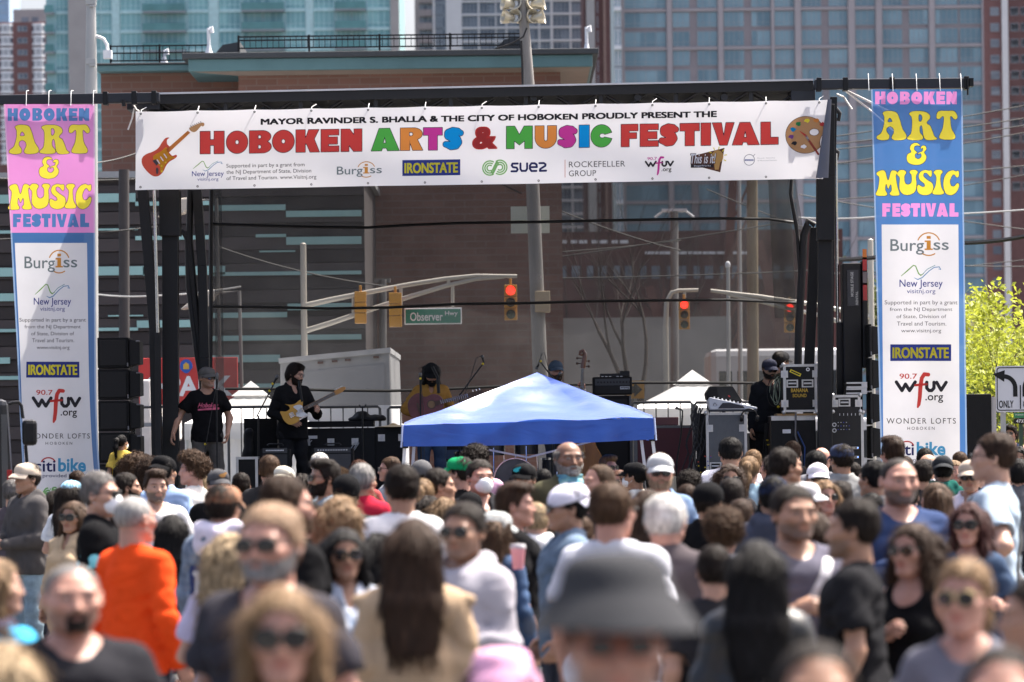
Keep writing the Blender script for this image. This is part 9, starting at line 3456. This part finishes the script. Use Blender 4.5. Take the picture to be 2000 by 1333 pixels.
def performer(label,px,pytop,Y,f,e,**k):
 yaw=k.pop('yaw',0)
 fat_=k.pop('fat',1.0)
 pit=k.get('pitch',0)
 zt=at(px,pytop,Y).z
 z0=k.pop('z0',DECKZ)
 kk=(zt-z0)/(1.746+e-0.02*(pit>10))
 body={q:k[q]for q in('pose','sex','skin','pitch','roll','stub','hc')if q in k}
 o=new_person(label,yaw=yaw,**body)
 o.scale=(kk*fat_,kk*fat_,kk)
 o.location=(at(px,857,Y).x,Y,z0)
 o.rotation_euler=(0,0,rad(f-yaw))
 dress(o,yaw=yaw,fat=fat_,**k)
 return o
an=performer("announcer in dark cap and black tee with pink script at the stage's left",405,717,YF+0.55,40,.024,pose='announcer',yaw=30,hat='cap',hatc=(0.10,0.095,0.09),hair='short',hc='salt',glasses='sun',stub=0.4,
      top='tee',tc=(0.007,0.007,0.008),bottom=(0.075,0.07,0.065),skin='tan',fat=1.06)
g_=garment('tee','announcer','m')
vs,fs=fit_text("Hoboken",-0.12,0.12,-0.025,0.035,bold=0.02,shear=0.45)
print_on(an,g_,"shirt_lettering",[(vs,fs)],0,1.285,-1,cloth((0.55,0.12,0.20)),0.006)
print_on(an,g_,"shirt_swash",[fill2d(lambda X,Z:sd_seg(X,Z,(-.11,-.05),(.125,-.036),.010,.014),-.14,.15,-.08,.0,30,10)],0,1.285,-1,cloth((0.55,0.12,0.20)),0.006)
ge=performer("electric guitarist in black shirt with dark beard and glasses",573,711,YF+2.0,68,.02,pose='guitar',yaw=45,pitch=16,hair='medium',hc='dark',beard='full',glasses='clear',top='shirt',tc=(0.012,0.012,0.013),bottom=(0.012,0.012,0.014),skin='fair')
ga=performer("acoustic guitar player in mustard shirt and black cap looking down",843,713,YF+2.2,8,.0,pose='acoustic',yaw=4,pitch=26,hat='cap',hatc=(0.012,0.012,0.013),hair='long',hc='black',beard='full',top='shirt',tc=(0.30,0.155,0.038),bottom=(0.03,0.05,0.09),skin='tan')
gb_=performer("double bass player in blue cap and plaid shirt singing at a microphone",1089,704,YF+3.0,14,.024,pose='bass',yaw=-22,hat='cap',hatc=(0.06,0.085,0.12),hair='short',hc='dark',beard='full',bc='brown',top='shirt',tc=(0.20,0.19,0.19),tk='print',tc2=(0.55,0.54,0.54),skin='pink')
t1=performer("stagehand in dark cap and sunglasses coiling a bundle of pale cables",1503,700,YF+2.0,20,.024,pose='cup',yaw=18,pitch=8,hat='cap',hatc=(0.03,0.032,0.05),hair='short',hc='dark',glasses='sun',top='long',tc=(0.012,0.013,0.016),bottom=(0.012,0.012,0.014),beard='short',skin='olive',stub=0.5)
t2=performer("taller stagehand in black cap turned away behind the cable coiler",1529,686,YF+2.9,130,.024,pose='stand',yaw=10,hat='cap',hatc=(0.02,0.02,0.022),hair='short',hc='dark',top='long',tc=(0.05,0.05,0.035),bottom=(0.02,0.02,0.02),skin='tan')
dj=performer("distant person in sunglasses and navy vest under the small green sign",1975,831,56.5,-25,.016,pose='cup',yaw=-20,hair='medium',hc='dark',glasses='sun',top='tank',tc=(0.02,0.03,0.07),skin='pink',z0=0.42)
b=MB()
b.box((-0.9,-0.4,0),(0.9,0.6,0.42))
o=b.obj("wooden_riser",[mat("plywood",(0.30,0.19,0.09))],loc=(at(1975,0,56.5).x,56.5,0))
tag(o,"low plywood riser under the distant person at the right edge",'riser')
cb=thing("cable_coil","loops of pale green cable hanging from the stagehand's hands",'cable',(at(1516,0,YF+1.7).x,YF+1.7,at(1516,765,YF+1.7).z))
b=MB()
R_=random.Random(9)
for k in range(12):
 w_=R_.uniform(0.05,0.10)
 h_=R_.uniform(0.22,0.36)
 ox_=R_.uniform(-0.05,0.05)
 b.tube([(ox_+w_*math.sin(a)+0.06*math.sin(a/2+k),-0.02*k*0.3,h_*math.cos(a)*0.7)for a in[2*PI*j/16 for j in range(17)]],0.0055,5,k%2)
b.obj("coil",[mat("pale_cable",(0.26,0.30,0.22),rough=0.5),CABLE],cb,smooth=60)
b=MB()
for x,z in((-0.04,-0.2),(0.05,-0.22),(0.01,0.12)):
 b.sphere((x,-0.05,z),0.018,8,6)
b.obj("cable_tag",[mat("tag_yellow",(0.60,0.45,0.02))],cb)
hc_=thing("hanging_cables","dark cables with yellow ends hanging by the stagehand's legs",'cable',(at(1497,0,YF+1.6).x,YF+1.6,DECKZ))
b=MB()
for k in range(9):
 x=R_.uniform(-0.08,0.10)
 b.tube([(x,0,1.0),(x+R_.uniform(-.05,.05),-0.02,0.6),(x+R_.uniform(-.08,.08),0,0.25),(x+R_.uniform(-.12,.12),0,0.01)],0.009,5)
b.obj("cable_bundle",[CABLE],hc_,smooth=60)
b=MB()
for x,z in((-0.06,0.78),(-0.05,0.72),(0.0,0.74),(0.04,0.75)):
 b.cbox((x,-0.03,z),(0.03,0.02,0.018))
b.obj("cable_tag",[mat("tag_yellow",(0.60,0.45,0.02))],hc_)
M_DARKW=mat("rosewood",(0.055,0.028,0.018),rough=0.45,var=0.2,vs=20)
M_BUTTER=mat("butterscotch",(0.56,0.30,0.05),rough=0.25,var=0.10,vs=4,coat=0.4)
M_MAPLE=mat("maple_neck",(0.42,0.20,0.05),rough=0.35)
M_PICK=mat("pickguard",(0.66,0.66,0.66),rough=0.35)
gt=thing("electric_guitar","butterscotch electric guitar with white pickguard held by the bearded guitarist",'guitar',at(586,803,YF+1.68))
gt.rotation_euler=(0,rad(-26),rad(6))
sc=1.0
def local_px(pts,cx,cy,ang,Y):
 """picture outline -> instrument plane (metres), undoing the instrument's tilt"""
 out=[]
 for x,y in pts:
  u,v=(x-cx)*Y/FPX,(cy-y)*Y/FPX
  c_,s_=math.cos(rad(ang)),math.sin(rad(ang))
  out.append((u*c_+v*s_,-u*s_+v*c_))
 return out
zz_=lambda pts:[(480+x/5.127,680+y/5.127)for x,y in pts]
YG=YF+1.68
bod=local_px(catmull(zz_([(395,562),(430,568),(490,560),(545,520),(572,530),(570,575),(560,620),(600,660),(612,680),(570,695),(530,730),(480,762),(430,765),(385,730),(360,680),(345,635),(400,635),(440,610),(430,580)]),4),586,803,26,YG)
b=MB()
b.prism(bod,-0.02,0.024)
b.obj("body",[M_BUTTER],gt,bevel=0.004)
pgd=local_px(catmull(zz_([(475,590),(520,570),(565,580),(570,630),(612,662),(612,682),(575,690),(530,695),(500,660),(520,630)]),4),586,803,26,YG)
b=MB()
b.prism(pgd,-0.026,-0.0205)
b.obj("pickguard",[M_PICK],gt)
b=MB()
b.box((0.06,-0.036,-0.022),(0.50,-0.012,0.026),0)
b.box((0.06,-0.041,-0.021),(0.50,-0.0365,0.025),1)
for k in range(14):
 x=0.12+0.028*k
 b.box((x,-0.043,-0.020),(x+0.004,-0.0412,0.024),2)
b.obj("neck",[M_MAPLE,M_DARKW,CHROME],gt)
b=MB()
b.prism([(0.50,-0.022),(0.53,-0.028),(0.60,-0.026),(0.655,-0.010),(0.665,0.012),(0.645,0.026),(0.60,0.034),(0.52,0.034),(0.50,0.024)],-0.030,-0.012)
b.obj("headstock",[M_MAPLE],gt,bevel=0.003)
b=MB()
for k in range(6):
 b.tube([(0.525+0.02*k,-0.02,0.034),(0.525+0.02*k,-0.02,0.050)],0.005,6)
b.obj("tuner",[CHROME],gt)
b=MB()
b.box((-0.15,-0.030,-0.03),(-0.09,-0.021,0.035))
b.tube([(-0.10,-0.03,-0.02),(-0.03,-0.035,-0.07)],0.005,6)
b.box((0.02,-0.032,-0.03),(0.045,-0.021,0.03))
b.box((-0.06,-0.029,-0.105),(0.05,-0.021,-0.085))
b.obj("bridge",[CHROME],gt)
b=MB()
for k in range(6):
 b.tube([(-0.12,-0.046,-0.018+0.0075*k),(0.52,-0.046,-0.016+0.007*k)],0.0009,4)
b.obj("string",[CHROME],gt)
b=MB()
b.tube([(at(x,y,Yq)-gt.location).to_tuple()for x,y,Yq in((584,745,YF+1.80),(586,760,YF+1.70),(590,785,YF+1.66))],0.016,6)
o=b.obj("strap",[CASEBK],gt)
o.matrix_local=gt.matrix_basis.inverted()@Matrix.Translation(gt.location)
ag=thing("acoustic_guitar","purple-red acoustic guitar held by the player in the mustard shirt",'guitar',at(832,793,YF+1.88))
ag.rotation_euler=(0,rad(-13),0)
out_=[]
for k in range(48):
 a=2*PI*k/48
 ca,sa=math.cos(a),math.sin(a)
 x=0.235*ca
 w_=0.195 if x<0 else 0.150
 w_=w_-0.035*math.exp(-((x-0.03)/0.07)**2)
 out_.append((x,w_*math.copysign(abs(sa)**0.8,sa)))
b=MB()
b.prism(out_,-0.05,0.05)
b.obj("body",[mat("purple_burst",(0.115,0.035,0.040),rough=0.25,var=0.35,vs=3,coat=0.4)],ag,bevel=0.004)
b=MB()
Mh=Matrix.Translation((0.075,-0.052,0))@Matrix.Rotation(PI/2,4,'X')
b.lathe([(0.0,0.0),(0.046,0.0)],24,Mh,0)
b.lathe([(0.046,0.001),(0.060,0.001)],24,Mh,1)
b.obj("sound_hole",[mat("hole_tan",(0.20,0.12,0.06)),M_DARKW],ag)
b=MB()
b.box((0.12,-0.068,-0.026),(0.60,-0.03,0.026),0)
for k in range(14):
 x=0.20+0.027*k
 b.box((x,-0.0705,-0.025),(x+0.005,-0.0685,0.025),1)
b.obj("neck",[M_DARKW,CHROME],ag)
b=MB()
b.prism([(0.60,-0.028),(0.76,-0.034),(0.76,0.034),(0.60,0.028)],-0.06,-0.04,0)
for k in range(3):
 for s in(-1,1):
  b.tube([(0.635+0.045*k,-0.05,s*0.03),(0.635+0.045*k,-0.05,s*0.055)],0.008,6,1)
b.obj("headstock",[M_DARKW,CHROME],ag)
b=MB()
b.box((-0.11,-0.062,-0.06),(-0.085,-0.050,0.06))
b.obj("bridge",[M_DARKW],ag)
b=MB()
b.tube([(0.20,-0.02,0.12),(0.235,0.0,0.32),(0.20,0.10,0.47)],0.022,6)
b.obj("strap",[CASEBK],ag)
db=thing("double_bass","brown double bass with a carved scroll rising above the canopy",'double bass',at(1130,905,YF+2.75))
db.location.z=DECKZ+0.15
top_=at(1139,688,YF+2.75)-db.location
ang=math.atan2(top_.x,top_.z)
db.rotation_euler=(0,ang,0)
Lb=top_.length
out_=[]
prof=[(0.0,0.0),(0.10,0.24),(0.28,0.33),(0.45,0.29),(0.60,0.205),(0.68,0.20),(0.80,0.25),(0.95,0.26),(1.06,0.19),(1.12,0.05)]
out_=[(w_,z)for z,w_ in prof]+[(-w_,z)for z,w_ in prof[::-1]]
b=MB()
b.prism(catmull(out_[1:-1],3),-0.10,0.10)
b.obj("body",[mat("bass_brown",(0.25,0.10,0.025),rough=0.25,var=0.3,vs=5,coat=0.4,stretch=(1,1,0.3))],db,bevel=0.012)
b=MB()
b.prism([(-0.035,0.75),(0.035,0.75),(0.022,Lb-0.22),(-0.022,Lb-0.22)],-0.165,-0.13)
b.prism([(-0.03,1.05),(0.03,1.05),(0.022,Lb-0.22),(-0.022,Lb-0.22)],-0.128,-0.08)
b.obj("fingerboard",[M_DARKW],db,bevel=0.004)
b=MB()
z0_=Lb-0.22
b.tube([(0.0,-0.12,z0_),(0.008,-0.115,z0_+0.08),(0.02,-0.105,z0_+0.15),(0.022,-0.105,z0_+0.20),(-0.005,-0.105,z0_+0.235),(-0.04,-0.105,z0_+0.22),(-0.045,-0.105,z0_+0.185),(-0.018,-0.105,z0_+0.175),(-0.012,-0.105,z0_+0.198)],[0.032,0.034,0.030,0.026,0.024,0.022,0.02,0.017,0.012],12)
b.obj("scroll",[mat("scroll_brown",(0.10,0.035,0.015),rough=0.3,coat=0.3)],db,smooth=60)
b=MB()
for k,s in enumerate((1,-1,1,-1)):
 z=z0_+0.03+0.035*k
 b.tube([(0,-0.11,z),(s*0.07,-0.10,z)],0.007,6)
 b.sphere((s*0.078,-0.10,z),(0.015,0.006,0.018),8,6)
b.obj("tuning_peg",[M_DARKW],db,smooth=60)
b=MB()
for x in(-0.015,-0.005,0.005,0.015):
 b.tube([(x*2,-0.14,0.35),(x*2.2,-0.19,0.52),(x,-0.168,z0_)],0.002,4)
b.obj("string",[CHROME],db)
b=MB()
b.prism([(-0.07,0.50),(0.07,0.50),(0.05,0.60),(-0.05,0.60)],-0.18,-0.10)
b.prism([(-0.03,0.10),(0.03,0.10),(0.05,0.36),(-0.05,0.36)],-0.13,-0.10)
b.obj("bridge",[M_MAPLE],db)
b=MB()
b.tube([(0,0,0.02),(0,0,-0.15)],0.008,8)
b.obj("endpin",[CHROME],db)
